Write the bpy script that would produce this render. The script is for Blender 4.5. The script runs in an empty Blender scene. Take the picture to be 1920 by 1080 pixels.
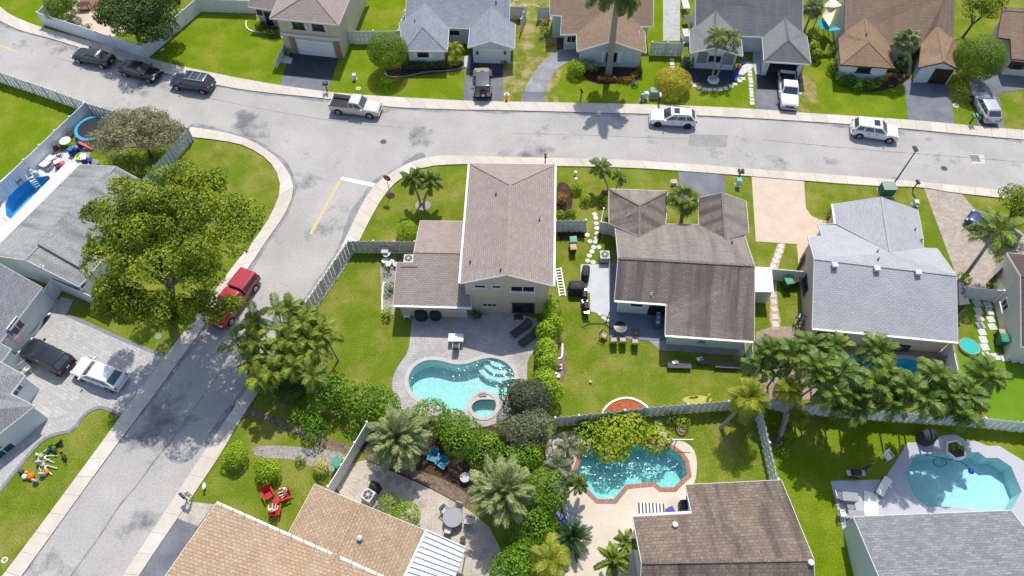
import bpy, bmesh, math, random
import numpy as np
from mathutils import Vector, Matrix, Euler
from mathutils.geometry import tessellate_polygon

# ------------------------------------------------------------------ camera, sky, sun, exposure
scene = bpy.context.scene
COL = scene.collection
FPX, PITCH, CAMH = 1350.0, math.radians(57.0), 55.0
cam = bpy.data.cameras.new('camera')
cam.sensor_width = 36.0
cam.lens = FPX * 36.0 / 1920.0
cam.clip_start, cam.clip_end = 0.5, 3000.0
cam_ob = bpy.data.objects.new('camera', cam)
cam_ob.location = (0, 0, CAMH)
cam_ob.rotation_euler = (math.pi / 2 - PITCH, 0, 0)
COL.objects.link(cam_ob)
scene.camera = cam_ob

SUN_TO = Vector((0.10, 0.63, 1.0)).normalized()
SUN_EL = math.asin(SUN_TO.z)
SUN_AZ = math.atan2(SUN_TO.x, SUN_TO.y)
world = bpy.data.worlds.new('World')
scene.world = world
world.use_nodes = True
wn = world.node_tree
sky = wn.nodes.new('ShaderNodeTexSky')
sky.sky_type = 'NISHITA'
sky.sun_disc = False
sky.sun_elevation = SUN_EL
sky.sun_rotation = SUN_AZ
sky.air_density = 1.0
sky.dust_density = 1.5
wn.links.new(sky.outputs['Color'], wn.nodes['Background'].inputs['Color'])
wn.nodes['Background'].inputs['Strength'].default_value = 0.13
sun = bpy.data.lights.new('sun', 'SUN')
sun.energy = 3.3
sun.angle = math.radians(0.55)
sun.color = (1.0, 0.94, 0.84)
sun_ob = bpy.data.objects.new('sun', sun)
sun_ob.location = (20, 60, 90)
sun_ob.rotation_euler = (-SUN_TO).to_track_quat('-Z', 'Y').to_euler()
COL.objects.link(sun_ob)
scene.view_settings.view_transform = 'Standard'
scene.view_settings.look = 'None'
scene.view_settings.gamma = 1.0
scene.view_settings.exposure = 0.46
scene.view_settings.use_curve_mapping = False
scene.render.engine = 'CYCLES'
scene.cycles.max_bounces = 6
scene.cycles.transparent_max_bounces = 8
scene.cycles.sample_clamp_indirect = 4.0

rng = random.Random(7)
nrng = np.random.default_rng(11)
PI = math.pi
R = math.radians

# ------------------------------------------------------------------ photograph pixel -> place in the world
def ray(x, y):
    u = (x - 960.0) / FPX
    v = (y - 540.0) / FPX
    return Vector((u, math.cos(PITCH) - v * math.sin(PITCH), -math.sin(PITCH) - v * math.cos(PITCH)))

def P(x, y, z=0.0):
    d = ray(x, y)
    t = (z - CAMH) / d.z
    return Vector((d.x * t, d.y * t, z))

def G(*pts):
    return [P(a, b) for a, b in pts]

# ------------------------------------------------------------------ materials
def _n(nt, typ, **kw):
    n = nt.nodes.new(typ)
    for k, v in kw.items():
        setattr(n, k, v)
    return n

def srgb(r, g, b):
    f = lambda c: (c / 255 / 12.92) if c / 255 <= 0.04045 else ((c / 255 + 0.055) / 1.055) ** 2.4
    return (f(r), f(g), f(b))

def mul(c, k):
    return tuple(min(1.0, x * k) for x in c)

def M(name, c, c2=None, scale=1.0, lo=.35, hi=.65, detail=5, rough=.75, bump=0., bscale=None, metallic=0., spec=.35,
      speck=0., sscale=30., stretch=None, coat=0., c3=None, scale3=.2, lo3=.5, hi3=.7):
    m = bpy.data.materials.new(name)
    m.use_nodes = True
    nt = m.node_tree
    b = nt.nodes['Principled BSDF']
    b.inputs['Roughness'].default_value = rough
    b.inputs['Metallic'].default_value = metallic
    b.inputs['Specular IOR Level'].default_value = spec
    if coat:
        b.inputs['Coat Weight'].default_value = coat
        b.inputs['Coat Roughness'].default_value = .05
    b.inputs['Base Color'].default_value = (*c, 1)
    geo = _n(nt, 'ShaderNodeNewGeometry')
    vec = geo.outputs['Position']
    if stretch:
        mp = _n(nt, 'ShaderNodeMapping')
        mp.inputs['Scale'].default_value = stretch
        nt.links.new(vec, mp.inputs['Vector'])
        vec = mp.outputs['Vector']
    col = None
    if c2 is not None:
        no = _n(nt, 'ShaderNodeTexNoise')
        no.inputs['Scale'].default_value = scale
        no.inputs['Detail'].default_value = detail
        no.inputs['Roughness'].default_value = .6
        nt.links.new(vec, no.inputs['Vector'])
        mr = _n(nt, 'ShaderNodeMapRange')
        mr.inputs['From Min'].default_value = lo
        mr.inputs['From Max'].default_value = hi
        nt.links.new(no.outputs['Fac'], mr.inputs['Value'])
        mx = _n(nt, 'ShaderNodeMix', data_type='RGBA')
        mx.inputs['A'].default_value = (*c, 1)
        mx.inputs['B'].default_value = (*c2, 1)
        nt.links.new(mr.outputs['Result'], mx.inputs['Factor'])
        col = mx.outputs['Result']
    if c3 is not None:
        no = _n(nt, 'ShaderNodeTexNoise')
        no.inputs['Scale'].default_value = scale3
        no.inputs['Detail'].default_value = 6
        no.inputs['Roughness'].default_value = .65
        nt.links.new(vec, no.inputs['Vector'])
        mr = _n(nt, 'ShaderNodeMapRange')
        mr.inputs['From Min'].default_value = lo3
        mr.inputs['From Max'].default_value = hi3
        nt.links.new(no.outputs['Fac'], mr.inputs['Value'])
        mx = _n(nt, 'ShaderNodeMix', data_type='RGBA')
        if col: nt.links.new(col, mx.inputs['A'])
        else: mx.inputs['A'].default_value = (*c, 1)
        mx.inputs['B'].default_value = (*c3, 1)
        nt.links.new(mr.outputs['Result'], mx.inputs['Factor'])
        col = mx.outputs['Result']
    if speck:
        no = _n(nt, 'ShaderNodeTexNoise')
        no.inputs['Scale'].default_value = sscale
        no.inputs['Detail'].default_value = 2
        nt.links.new(vec, no.inputs['Vector'])
        mr = _n(nt, 'ShaderNodeMapRange')
        mr.inputs['From Min'].default_value = .25
        mr.inputs['From Max'].default_value = .75
        mr.inputs['To Min'].default_value = 1 - speck
        mr.inputs['To Max'].default_value = 1 + speck
        nt.links.new(no.outputs['Fac'], mr.inputs['Value'])
        mm = _n(nt, 'ShaderNodeMix', data_type='RGBA', blend_type='MULTIPLY')
        mm.inputs['Factor'].default_value = 1
        if col: nt.links.new(col, mm.inputs['A'])
        else: mm.inputs['A'].default_value = (*c, 1)
        nt.links.new(mr.outputs['Result'], mm.inputs['B'])
        col = mm.outputs['Result']
    if col:
        nt.links.new(col, b.inputs['Base Color'])
    if bump:
        no = _n(nt, 'ShaderNodeTexNoise')
        no.inputs['Scale'].default_value = bscale or sscale
        no.inputs['Detail'].default_value = 3
        nt.links.new(vec, no.inputs['Vector'])
        bp = _n(nt, 'ShaderNodeBump')
        bp.inputs['Strength'].default_value = 1
        bp.inputs['Distance'].default_value = bump
        nt.links.new(no.outputs['Fac'], bp.inputs['Height'])
        nt.links.new(bp.outputs['Normal'], b.inputs['Normal'])
    return m

def brickmat(name, c1, c2, mortar, bw, bh, msize=.012, rough=.85, stain=None, stain_amt=.5, stain_st=(.5, .12), noise=.12, bump=.01,
             stain_lo=.45, stain_hi=.75):
    """UV based tiles (UV in metres): shingles, pavers, bricks."""
    m = bpy.data.materials.new(name)
    m.use_nodes = True
    nt = m.node_tree
    b = nt.nodes['Principled BSDF']
    b.inputs['Roughness'].default_value = rough
    b.inputs['Specular IOR Level'].default_value = .25
    uv = _n(nt, 'ShaderNodeTexCoord')
    br = _n(nt, 'ShaderNodeTexBrick')
    br.inputs['Color1'].default_value = (*c1, 1)
    br.inputs['Color2'].default_value = (*c2, 1)
    br.inputs['Mortar'].default_value = (*mortar, 1)
    br.inputs['Scale'].default_value = 1
    br.inputs['Mortar Size'].default_value = msize
    br.inputs['Mortar Smooth'].default_value = .3
    br.inputs['Brick Width'].default_value = bw
    br.inputs['Row Height'].default_value = bh
    br.inputs['Bias'].default_value = 0
    nt.links.new(uv.outputs['UV'], br.inputs['Vector'])
    col = br.outputs['Color']
    if stain is not None:
        mp = _n(nt, 'ShaderNodeMapping')
        mp.inputs['Scale'].default_value = (stain_st[0], stain_st[1], 1)
        nt.links.new(uv.outputs['UV'], mp.inputs['Vector'])
        no = _n(nt, 'ShaderNodeTexNoise')
        no.inputs['Scale'].default_value = 1
        no.inputs['Detail'].default_value = 7
        no.inputs['Roughness'].default_value = .62
        nt.links.new(mp.outputs['Vector'], no.inputs['Vector'])
        mr = _n(nt, 'ShaderNodeMapRange')
        mr.inputs['From Min'].default_value = stain_lo
        mr.inputs['From Max'].default_value = stain_hi
        mr.inputs['To Max'].default_value = stain_amt
        nt.links.new(no.outputs['Fac'], mr.inputs['Value'])
        mx = _n(nt, 'ShaderNodeMix', data_type='RGBA')
        nt.links.new(col, mx.inputs['A'])
        mx.inputs['B'].default_value = (*stain, 1)
        nt.links.new(mr.outputs['Result'], mx.inputs['Factor'])
        col = mx.outputs['Result']
    no = _n(nt, 'ShaderNodeTexNoise')
    no.inputs['Scale'].default_value = 9
    no.inputs['Detail'].default_value = 4
    nt.links.new(uv.outputs['UV'], no.inputs['Vector'])
    mr = _n(nt, 'ShaderNodeMapRange')
    mr.inputs['From Min'].default_value = .25
    mr.inputs['From Max'].default_value = .75
    mr.inputs['To Min'].default_value = 1 - noise
    mr.inputs['To Max'].default_value = 1 + noise
    nt.links.new(no.outputs['Fac'], mr.inputs['Value'])
    mm = _n(nt, 'ShaderNodeMix', data_type='RGBA', blend_type='MULTIPLY')
    mm.inputs['Factor'].default_value = 1
    nt.links.new(col, mm.inputs['A'])
    nt.links.new(mr.outputs['Result'], mm.inputs['B'])
    nt.links.new(mm.outputs['Result'], b.inputs['Base Color'])
    if bump:
        bp = _n(nt, 'ShaderNodeBump')
        bp.inputs['Distance'].default_value = bump
        bp.invert = True
        nt.links.new(br.outputs['Fac'], bp.inputs['Height'])
        nt.links.new(bp.outputs['Normal'], b.inputs['Normal'])
    return m

def leafmat(name, cols, trans=.25, rough=.55, nscale=.6, spec=.3, nmix=.5):
    """foliage: colour per leaf (random per island) mixed with a clump noise"""
    m = bpy.data.materials.new(name)
    m.use_nodes = True
    nt = m.node_tree
    b = nt.nodes['Principled BSDF']
    out = nt.nodes['Material Output']
    b.inputs['Roughness'].default_value = rough
    b.inputs['Specular IOR Level'].default_value = spec
    geo = _n(nt, 'ShaderNodeNewGeometry')
    no = _n(nt, 'ShaderNodeTexNoise')
    no.inputs['Scale'].default_value = nscale
    no.inputs['Detail'].default_value = 3
    nt.links.new(geo.outputs['Position'], no.inputs['Vector'])
    mr = _n(nt, 'ShaderNodeMapRange')
    mr.inputs['From Min'].default_value = .3
    mr.inputs['From Max'].default_value = .7
    nt.links.new(no.outputs['Fac'], mr.inputs['Value'])
    mix = _n(nt, 'ShaderNodeMix', data_type='FLOAT')
    mix.inputs['Factor'].default_value = nmix
    nt.links.new(geo.outputs['Random Per Island'], mix.inputs['A'])
    nt.links.new(mr.outputs['Result'], mix.inputs['B'])
    rp = _n(nt, 'ShaderNodeValToRGB')
    el = rp.color_ramp.elements
    while len(el) < len(cols):
        el.new(.5)
    for i, c in enumerate(cols):
        el[i].position = .12 + .76 * i / max(1, len(cols) - 1)
        el[i].color = (*c, 1)
    nt.links.new(mix.outputs['Result'], rp.inputs['Fac'])
    nt.links.new(rp.outputs['Color'], b.inputs['Base Color'])
    tr = _n(nt, 'ShaderNodeBsdfTranslucent')
    nt.links.new(rp.outputs['Color'], tr.inputs['Color'])
    ms = _n(nt, 'ShaderNodeMixShader')
    ms.inputs['Fac'].default_value = trans
    nt.links.new(b.outputs['BSDF'], ms.inputs[1])
    nt.links.new(tr.outputs['BSDF'], ms.inputs[2])
    nt.links.new(ms.outputs['Shader'], out.inputs['Surface'])
    return m

def watermat(name, tint, bump=.03, scale=3.0, rough=.11):
    """clear water: transparent tinted body under a rippled fresnel gloss"""
    m = bpy.data.materials.new(name)
    m.use_nodes = True
    nt = m.node_tree
    nt.nodes.remove(nt.nodes['Principled BSDF'])
    out = nt.nodes['Material Output']
    geo = _n(nt, 'ShaderNodeNewGeometry')
    no = _n(nt, 'ShaderNodeTexNoise')
    no.inputs['Scale'].default_value = scale
    no.inputs['Detail'].default_value = 3
    no.inputs['Distortion'].default_value = .8
    nt.links.new(geo.outputs['Position'], no.inputs['Vector'])
    bp = _n(nt, 'ShaderNodeBump')
    bp.inputs['Distance'].default_value = bump
    nt.links.new(no.outputs['Fac'], bp.inputs['Height'])
    tr = _n(nt, 'ShaderNodeBsdfTransparent')
    tr.inputs['Color'].default_value = (*tint, 1)
    gl = _n(nt, 'ShaderNodeBsdfGlossy')
    gl.inputs['Roughness'].default_value = rough
    nt.links.new(bp.outputs['Normal'], gl.inputs['Normal'])
    fr = _n(nt, 'ShaderNodeFresnel')
    fr.inputs['IOR'].default_value = 1.33
    nt.links.new(bp.outputs['Normal'], fr.inputs['Normal'])
    ms = _n(nt, 'ShaderNodeMixShader')
    nt.links.new(fr.outputs['Fac'], ms.inputs['Fac'])
    nt.links.new(tr.outputs['BSDF'], ms.inputs[1])
    nt.links.new(gl.outputs['BSDF'], ms.inputs[2])
    nt.links.new(ms.outputs['Shader'], out.inputs['Surface'])
    return m

def poolmat(name, c1, c2, scale=2.2):
    """pool plaster: two tones mottled by noise, with a fine speckle"""
    m = M(name, c1, c2, scale=scale, lo=.35, hi=.65, rough=.8, speck=.10, sscale=9)
    return m

MAT = {}
def mat(key, *a, **k):
    if key not in MAT:
        MAT[key] = M(key, *a, **k)
    return MAT[key]

# plain paints
for key, c, rg in [('white', (.78, .78, .76), .5), ('offwhite', (.62, .60, .54), .6), ('black', (.018, .018, .02), .5), ('dark_grey', (.05, .052, .058), .6),
                   ('mid_grey', (.22, .225, .235), .6), ('light_grey', (.48, .49, .51), .6), ('bin_green', (.02, .14, .075), .5), ('bin_lid', (.03, .27, .14), .5),
                   ('red_plastic', (.42, .012, .02), .4), ('blue_plastic', (.012, .20, .33), .45), ('royal_blue', (.012, .045, .30), .5), ('yellow', (.62, .42, .01), .5),
                   ('pink', (.60, .10, .22), .6), ('orange', (.70, .16, .01), .6), ('tan', (.46, .36, .25), .8), ('brown', (.10, .05, .032), .7),
                   ('dark_brown', (.045, .022, .016), .6), ('terracotta', (.36, .13, .06), .8), ('purple', (.05, .02, .10), .5), ('bone', (.70, .68, .60), .6),
                   ('tarp_teal', (.008, .33, .42), .6), ('shade_cream', (.72, .63, .45), .8), ('lime', (.45, .62, .06), .6), ('aqua', (.02, .42, .40), .4),
                   ('hydrant', (.75, .40, .01), .4), ('util_green', (.20, .30, .25), .6), ('glass_white', (.55, .62, .64), .25)]:
    MAT[key] = M(key, c, rough=rg, speck=.05, sscale=14)
MAT['steel'] = M('steel', (.42, .43, .44), rough=.35, metallic=.8)
MAT['glass'] = M('glass', (.015, .020, .028), rough=.08, spec=.6)
MAT['glass_car'] = M('glass_car', (.075, .095, .105), (.035, .045, .052), scale=1.1, rough=.06, spec=.8)  # lighter mottled base puts reflected sky and clouds into the glass colour
MAT['glass_green'] = M('glass_green', (.03, .075, .06), rough=.1, spec=.6)
MAT['rubber'] = M('rubber', (.015, .015, .016), rough=.8)
MAT['rim'] = M('rim', (.40, .41, .42), rough=.3, metallic=.7)
MAT['rim_dark'] = M('rim_dark', (.03, .03, .032), rough=.35, metallic=.4)
MAT['head_lamp'] = M('head_lamp', (.70, .72, .74), rough=.12, spec=.7)
MAT['tail_lamp'] = M('tail_lamp', (.40, .01, .012), rough=.2, spec=.6)
MAT['plate'] = M('plate', (.72, .73, .70), rough=.5)

# ------------------------------------------------------------------ mesh builder
class MB:
    def __init__(s):
        s.v, s.f, s.mi, s.uv = [], [], [], {}

    def poly(s, pts, mi=0, uv=None):
        i = len(s.v)
        s.v += [tuple(p) for p in pts]
        s.f.append(tuple(range(i, i + len(pts))))
        s.mi.append(mi)
        if uv: s.uv[len(s.f) - 1] = uv

    def mesh(s, vs, fs, mi=0):
        i = len(s.v)
        s.v += [tuple(p) for p in vs]
        for f in fs:
            s.f.append(tuple(a + i for a in f))
            s.mi.append(mi)

    def box(s, c, d, mi=0, rz=0., m=None):
        x, y, z = d[0] / 2, d[1] / 2, d[2] / 2
        vs = [Vector((a * x, b * y, e * z)) for e in (-1, 1) for a, b in ((-1, -1), (1, -1), (1, 1), (-1, 1))]
        if m is not None: vs = [m @ v for v in vs]
        elif rz:
            q = Matrix.Rotation(rz, 3, 'Z')
            vs = [q @ v for v in vs]
        c = Vector(c)
        s.mesh([v + c for v in vs], [(3, 2, 1, 0), (4, 5, 6, 7), (0, 1, 5, 4), (1, 2, 6, 5), (2, 3, 7, 6), (3, 0, 4, 7)], mi)

    def bar(s, a, b, w, h, mi=0, up=(0, 0, 1)):
        """a box from a to b, w wide and h high"""
        a, b = Vector(a), Vector(b)
        d = (b - a)
        if d.length < 1e-6: return
        t = d.normalized()
        u = Vector(up)
        if abs(t.dot(u)) > .98: u = Vector((1, 0, 0))
        sd = t.cross(u).normalized()
        u = sd.cross(t).normalized()
        vs = []
        for p in (a, b):
            for i, j in ((-1, -1), (1, -1), (1, 1), (-1, 1)):
                vs.append(p + sd * (i * w / 2) + u * (j * h / 2))
        s.mesh(vs, [(0, 1, 2, 3), (7, 6, 5, 4), (0, 4, 5, 1), (1, 5, 6, 2), (2, 6, 7, 3), (3, 7, 4, 0)], mi)

    def prism(s, pts, z0, z1, mi=0, side=None, bottom=False):
        n = len(pts)
        s.poly([(p[0], p[1], z1) for p in pts] if area(pts) > 0 else [(p[0], p[1], z1) for p in reversed(pts)], mi)
        if bottom: s.poly([(p[0], p[1], z0) for p in reversed(pts)], mi)
        for i in range(n):
            a, b = pts[i], pts[(i + 1) % n]
            s.poly([(a[0], a[1], z0), (b[0], b[1], z0), (b[0], b[1], z1), (a[0], a[1], z1)], mi if side is None else side)

    def tube(s, path, rad, n=6, mi=0, cap=True):
        path = [Vector(p) for p in path]
        k = len(path)
        rr = rad if hasattr(rad, '__len__') else [rad] * k
        i0 = len(s.v)
        for i, p in enumerate(path):
            t = (path[min(i + 1, k - 1)] - path[max(i - 1, 0)])
            t = t.normalized() if t.length > 1e-9 else Vector((0, 0, 1))
            u = Vector((0, 0, 1)) if abs(t.z) < .9 else Vector((1, 0, 0))
            a = t.cross(u).normalized()
            b = t.cross(a).normalized()
            for j in range(n):
                an = 2 * PI * j / n
                s.v.append(tuple(p + (a * math.cos(an) + b * math.sin(an)) * rr[i]))
        for i in range(k - 1):
            for j in range(n):
                q = i0 + i * n
                s.f.append((q + j, q + (j + 1) % n, q + n + (j + 1) % n, q + n + j))
                s.mi.append(mi)
        if cap:
            s.f.append(tuple(i0 + j for j in range(n))); s.mi.append(mi)
            s.f.append(tuple(i0 + (k - 1) * n + j for j in reversed(range(n)))); s.mi.append(mi)

    def lathe(s, prof, n=12, mi=0, c=(0, 0, 0), axis='Z'):
        i0 = len(s.v)
        for r, z in prof:
            for j in range(n):
                a = 2 * PI * j / n
                if axis == 'Z': p = (c[0] + r * math.cos(a), c[1] + r * math.sin(a), c[2] + z)
                elif axis == 'Y': p = (c[0] + r * math.cos(a), c[1] + z, c[2] + r * math.sin(a))
                else: p = (c[0] + z, c[1] + r * math.cos(a), c[2] + r * math.sin(a))
                s.v.append(p)
        for i in range(len(prof) - 1):
            for j in range(n):
                q = i0 + i * n
                s.f.append((q + j, q + (j + 1) % n, q + n + (j + 1) % n, q + n + j)); s.mi.append(mi)
        r0 = prof[0][0]
        if len(prof) >= 4 and abs(r0 - prof[-1][0]) < 1e-6 and r0 > .08 and max(q[0] for q in prof) > r0 * 1.02:   # an open ring
            q = i0 + (len(prof) - 1) * n
            for j in range(n):
                s.f.append((q + j, q + (j + 1) % n, i0 + (j + 1) % n, i0 + j)); s.mi.append(mi)
            return
        s.f.append(tuple(i0 + j for j in reversed(range(n)))); s.mi.append(mi)
        s.f.append(tuple(i0 + (len(prof) - 1) * n + j for j in range(n))); s.mi.append(mi)

    def ball(s, c, r, n=10, m=6, mi=0, squash=1.0):
        prof = []
        for i in range(m + 1):
            a = -PI / 2 + PI * i / m
            prof.append((max(1e-3, r * math.cos(a)), r * squash * math.sin(a)))
        s.lathe(prof, n, mi, c)

    def build(s, name, mats, parent=None, origin=(0, 0, 0), smooth=False, kind=None):
        me = bpy.data.meshes.new(name)
        o = origin
        me.from_pydata([(a - o[0], b - o[1], c - o[2]) for a, b, c in s.v], [], s.f)
        if not isinstance(mats, (list, tuple)): mats = [mats]
        for m in mats: me.materials.append(MAT[m] if isinstance(m, str) else m)
        if len(mats) > 1: me.polygons.foreach_set('material_index', s.mi)
        if s.uv:
            ul = me.uv_layers.new(name='UVMap')
            for fi, uvs in s.uv.items():
                p = me.polygons[fi]
                for k, li in enumerate(p.loop_indices): ul.data[li].uv = uvs[k]
        if smooth: me.polygons.foreach_set('use_smooth', [True] * len(me.polygons))
        me.update()
        return link(name, me, parent, kind)

def link(name, me, parent=None, kind=None):
    ob = bpy.data.objects.new(name, me)
    COL.objects.link(ob)
    if parent is not None: ob.parent = parent
    if kind: ob['kind'] = kind
    return ob

def area(p):
    n = len(p)
    return sum(p[i][0] * p[(i + 1) % n][1] - p[(i + 1) % n][0] * p[i][1] for i in range(n)) / 2

def thing(name, label, cat, loc=(0, 0, 0), rz=0., group=None):
    o = bpy.data.objects.new(name, None)
    o.empty_display_size = .3
    COL.objects.link(o)
    o.location = loc
    o.rotation_euler = (0, 0, rz)
    o['label'] = label
    o['category'] = cat
    if group: o['group'] = group
    return o

def tag(o, label, cat, group=None):
    o['label'] = label; o['category'] = cat
    if group: o['group'] = group
    return o

def dup(root, loc, rz=0., label=None, group=None, scale=None, mats=None):
    r = root.copy(); COL.objects.link(r)
    r.location = loc; r.rotation_euler = (0, 0, rz)
    if scale: r.scale = (scale, scale, scale)
    if label: r['label'] = label
    if group: r['group'] = group
    for ch in root.children:
        c = ch.copy(); COL.objects.link(c); c.parent = r
        for g in ch.children:
            d = g.copy(); COL.objects.link(d); d.parent = c
    return r

def struct(name, mb, mats, smooth=False):
    return mb.build(name, mats, None, (0, 0, 0), smooth, 'structure')

def sheet(mb, pts, z, holes=(), mi=0, uvdir=None):
    """flat polygon with holes, at height z; uv in metres along uvdir"""
    loops = [[Vector((p[0], p[1], 0)) for p in pts]] + [[Vector((p[0], p[1], 0)) for p in h] for h in holes]
    flat = [p for l in loops for p in l]
    tris = tessellate_polygon(loops)
    ux, uy = (uvdir or (1, 0))
    for t in tris:
        q = [flat[i] for i in t]
        if area(q) < 0: q.reverse()
        if abs(area(q)) < 1e-7: continue
        mb.poly([(p.x, p.y, z) for p in q], mi, [(p.x * ux + p.y * uy, -p.x * uy + p.y * ux) for p in q])

def smooth_loop(pts, it=2, closed=True):
    """Chaikin corner cutting"""
    pts = [Vector(p) for p in pts]
    for _ in range(it):
        q = []
        n = len(pts)
        rngs = range(n) if closed else range(n - 1)
        if not closed: q.append(pts[0])
        for i in rngs:
            a, b = pts[i], pts[(i + 1) % n]
            q += [a * .75 + b * .25, a * .25 + b * .75]
        if not closed: q.append(pts[-1])
        pts = q
    return pts

def offset_loop(pts, d):
    """offset a closed loop to its left (inside when counter-clockwise) by d"""
    n = len(pts)
    out = []
    for i in range(n):
        a, b, c = Vector(pts[i - 1][:2]), Vector(pts[i][:2]), Vector(pts[(i + 1) % n][:2])
        e1, e2 = (b - a), (c - b)
        if e1.length < 1e-6: e1 = e2
        if e2.length < 1e-6: e2 = e1
        n1 = Vector((-e1.y, e1.x)).normalized()
        n2 = Vector((-e2.y, e2.x)).normalized()
        bis = n1 + n2
        if bis.length < 1e-4: bis = n1
        bis = bis.normalized()
        k = d / max(.35, bis.dot(n1))
        out.append(b + bis * k)
    return out

def strip(mb, line, w, z0, z1, mi=0, closed=False):
    """a kerb-like strip of width w along a line (to its left)"""
    pts = [Vector((p[0], p[1])) for p in line]
    n = len(pts)
    lo = []
    for i in range(n):
        a = pts[i - 1] if (i > 0 or closed) else pts[i]
        c = pts[(i + 1) % n] if (i < n - 1 or closed) else pts[i]
        t = (c - a).normalized()
        lo.append(pts[i] + Vector((-t.y, t.x)) * w)
    for i in range(n if closed else n - 1):
        j = (i + 1) % n
        a, b, c, d = pts[i], pts[j], lo[j], lo[i]
        mb.poly([(*a, z1), (*b, z1), (*c, z1), (*d, z1)], mi)
        mb.poly([(*a, z0), (*b, z0), (*b, z1), (*a, z1)], mi)
        mb.poly([(*c, z0), (*d, z0), (*d, z1), (*c, z1)], mi)
    if not closed:
        for a, b in ((pts[0], lo[0]), (pts[-1], lo[-1])):
            mb.poly([(*a, z0), (*b, z0), (*b, z1), (*a, z1)], mi)
# ------------------------------------------------------------------ ground
GR_BRIGHT = M('grass_bright', (.150, .228, .009), (.108, .178, .007), scale=.45, lo=.3, hi=.7, rough=.95, spec=.02, speck=.36, sscale=9, bump=.05, bscale=13,
              c3=(.25, .255, .035), scale3=.30, lo3=.45, hi3=.76)
GR_OLIVE = M('grass_olive', (.144, .198, .017), (.110, .164, .012), scale=.45, lo=.3, hi=.7, rough=.95, spec=.02, speck=.38, sscale=9, bump=.05, bscale=13,
             c3=(.27, .25, .065), scale3=.33, lo3=.44, hi3=.72)
GR_DRY = M('grass_dry', (.17, .20, .03), (.12, .17, .012), scale=.7, lo=.35, hi=.65, rough=.95, spec=.02, speck=.32, sscale=9, bump=.05, bscale=12,
           c3=(.37, .29, .15), scale3=.45, lo3=.44, hi3=.60)
GR_TURF = M('grass_turf', (.135, .238, .018), (.115, .212, .015), scale=.8, rough=.95, spec=.02, speck=.22, sscale=14, bump=.03, bscale=20)
ASPH = M('asphalt', (.415, .405, .385), (.345, .335, .32), scale=.20, lo=.36, hi=.64, rough=.92, spec=.15, speck=.16, sscale=7,
         c3=(.165, .165, .175), scale3=.15, lo3=.565, hi3=.67, bump=.012, bscale=40)
ASPH_DK = M('asphalt_sealed', (.040, .042, .052), (.060, .063, .074), scale=.5, rough=.85, spec=.3, speck=.2, sscale=12, c3=(.10, .105, .12), scale3=.4, lo3=.55, hi3=.8)
ASPH_MD = M('asphalt_worn', (.145, .155, .185), (.19, .20, .225), scale=.6, rough=.85, spec=.3, speck=.14, sscale=10, c3=(.10, .108, .13), scale3=.35, lo3=.5, hi3=.75)
ASPH_LT = M('asphalt_bleached', (.27, .28, .30), (.20, .21, .235), scale=.7, rough=.85, spec=.3, speck=.14, sscale=8, c3=(.36, .365, .38), scale3=.8, lo3=.5, hi3=.72)
CONC = M('concrete', (.56, .53, .48), (.49, .465, .42), scale=.6, rough=.9, spec=.2, speck=.07, sscale=12, c3=(.40, .385, .36), scale3=.5, lo3=.58, hi3=.85)
CONC_PATIO = M('concrete_patio', (.52, .54, .57), (.46, .48, .51), scale=.9, rough=.85, spec=.2, speck=.05, sscale=9)
PAINT_PATIO = M('patio_paint_blue', (.17, .20, .26), (.15, .175, .23), scale=.9, rough=.7, spec=.3, speck=.05, sscale=6)
POOL_PAINT = M('pool_deck_paint', (.44, .45, .50), (.40, .41, .46), scale=.5, rough=.75, spec=.3, speck=.04, sscale=9)
CREAM_DECK = M('cool_deck', (.60, .54, .45), (.53, .47, .385), scale=.45, rough=.9, spec=.2, speck=.06, sscale=9, c3=(.45, .41, .35), scale3=.6, lo3=.56, hi3=.8)
SAND = M('sand', (.50, .455, .395), (.40, .36, .31), scale=.9, rough=.95, spec=.1, speck=.18, sscale=7, c3=(.27, .235, .20), scale3=.8, lo3=.54, hi3=.72, bump=.02, bscale=9)
MULCH = M('mulch', (.085, .055, .04), (.05, .033, .026), scale=2., rough=.95, spec=.1, speck=.5, sscale=14, bump=.05, bscale=14)
MULCH_LT = M('mulch_dry', (.24, .185, .13), (.13, .095, .07), scale=2.2, rough=.95, spec=.1, speck=.5, sscale=9, bump=.05, bscale=10)
MULCH_RED = M('mulch_red', (.40, .125, .050), (.31, .09, .038), scale=3., rough=.95, spec=.1, speck=.4, sscale=13, bump=.05, bscale=13)
GRAVEL = M('gravel', (.36, .34, .32), (.24, .225, .215), scale=2.5, rough=.95, spec=.15, speck=.5, sscale=9, bump=.05, bscale=9)
GRAVEL_DK = M('gravel_slate', (.075, .082, .10), (.05, .055, .07), scale=3., rough=.95, spec=.15, speck=.4, sscale=11, bump=.04, bscale=11)
PEBBLE_WHITE = M('pebble_white', (.66, .66, .66), (.5, .5, .51), scale=4., rough=.9, speck=.2, sscale=12, bump=.03, bscale=12)
PINK_DRIVE = M('concrete_stamped_pink', (.57, .465, .375), (.52, .41, .325), scale=.9, rough=.85, spec=.2, speck=.07, sscale=6, c3=(.60, .51, .43), scale3=.5, lo3=.5, hi3=.8)
PAVER_GREY = brickmat('paver_grey', (.46, .455, .44), (.36, .36, .36), (.28, .28, .275), .42, .28, .012, stain=(.34, .345, .35), stain_amt=.5, stain_st=(.5, .5), noise=.16, bump=.006)
PAVER_EDGE = M('paver_border', (.24, .245, .265), (.19, .195, .21), scale=3, rough=.9, speck=.15, sscale=8)
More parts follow.
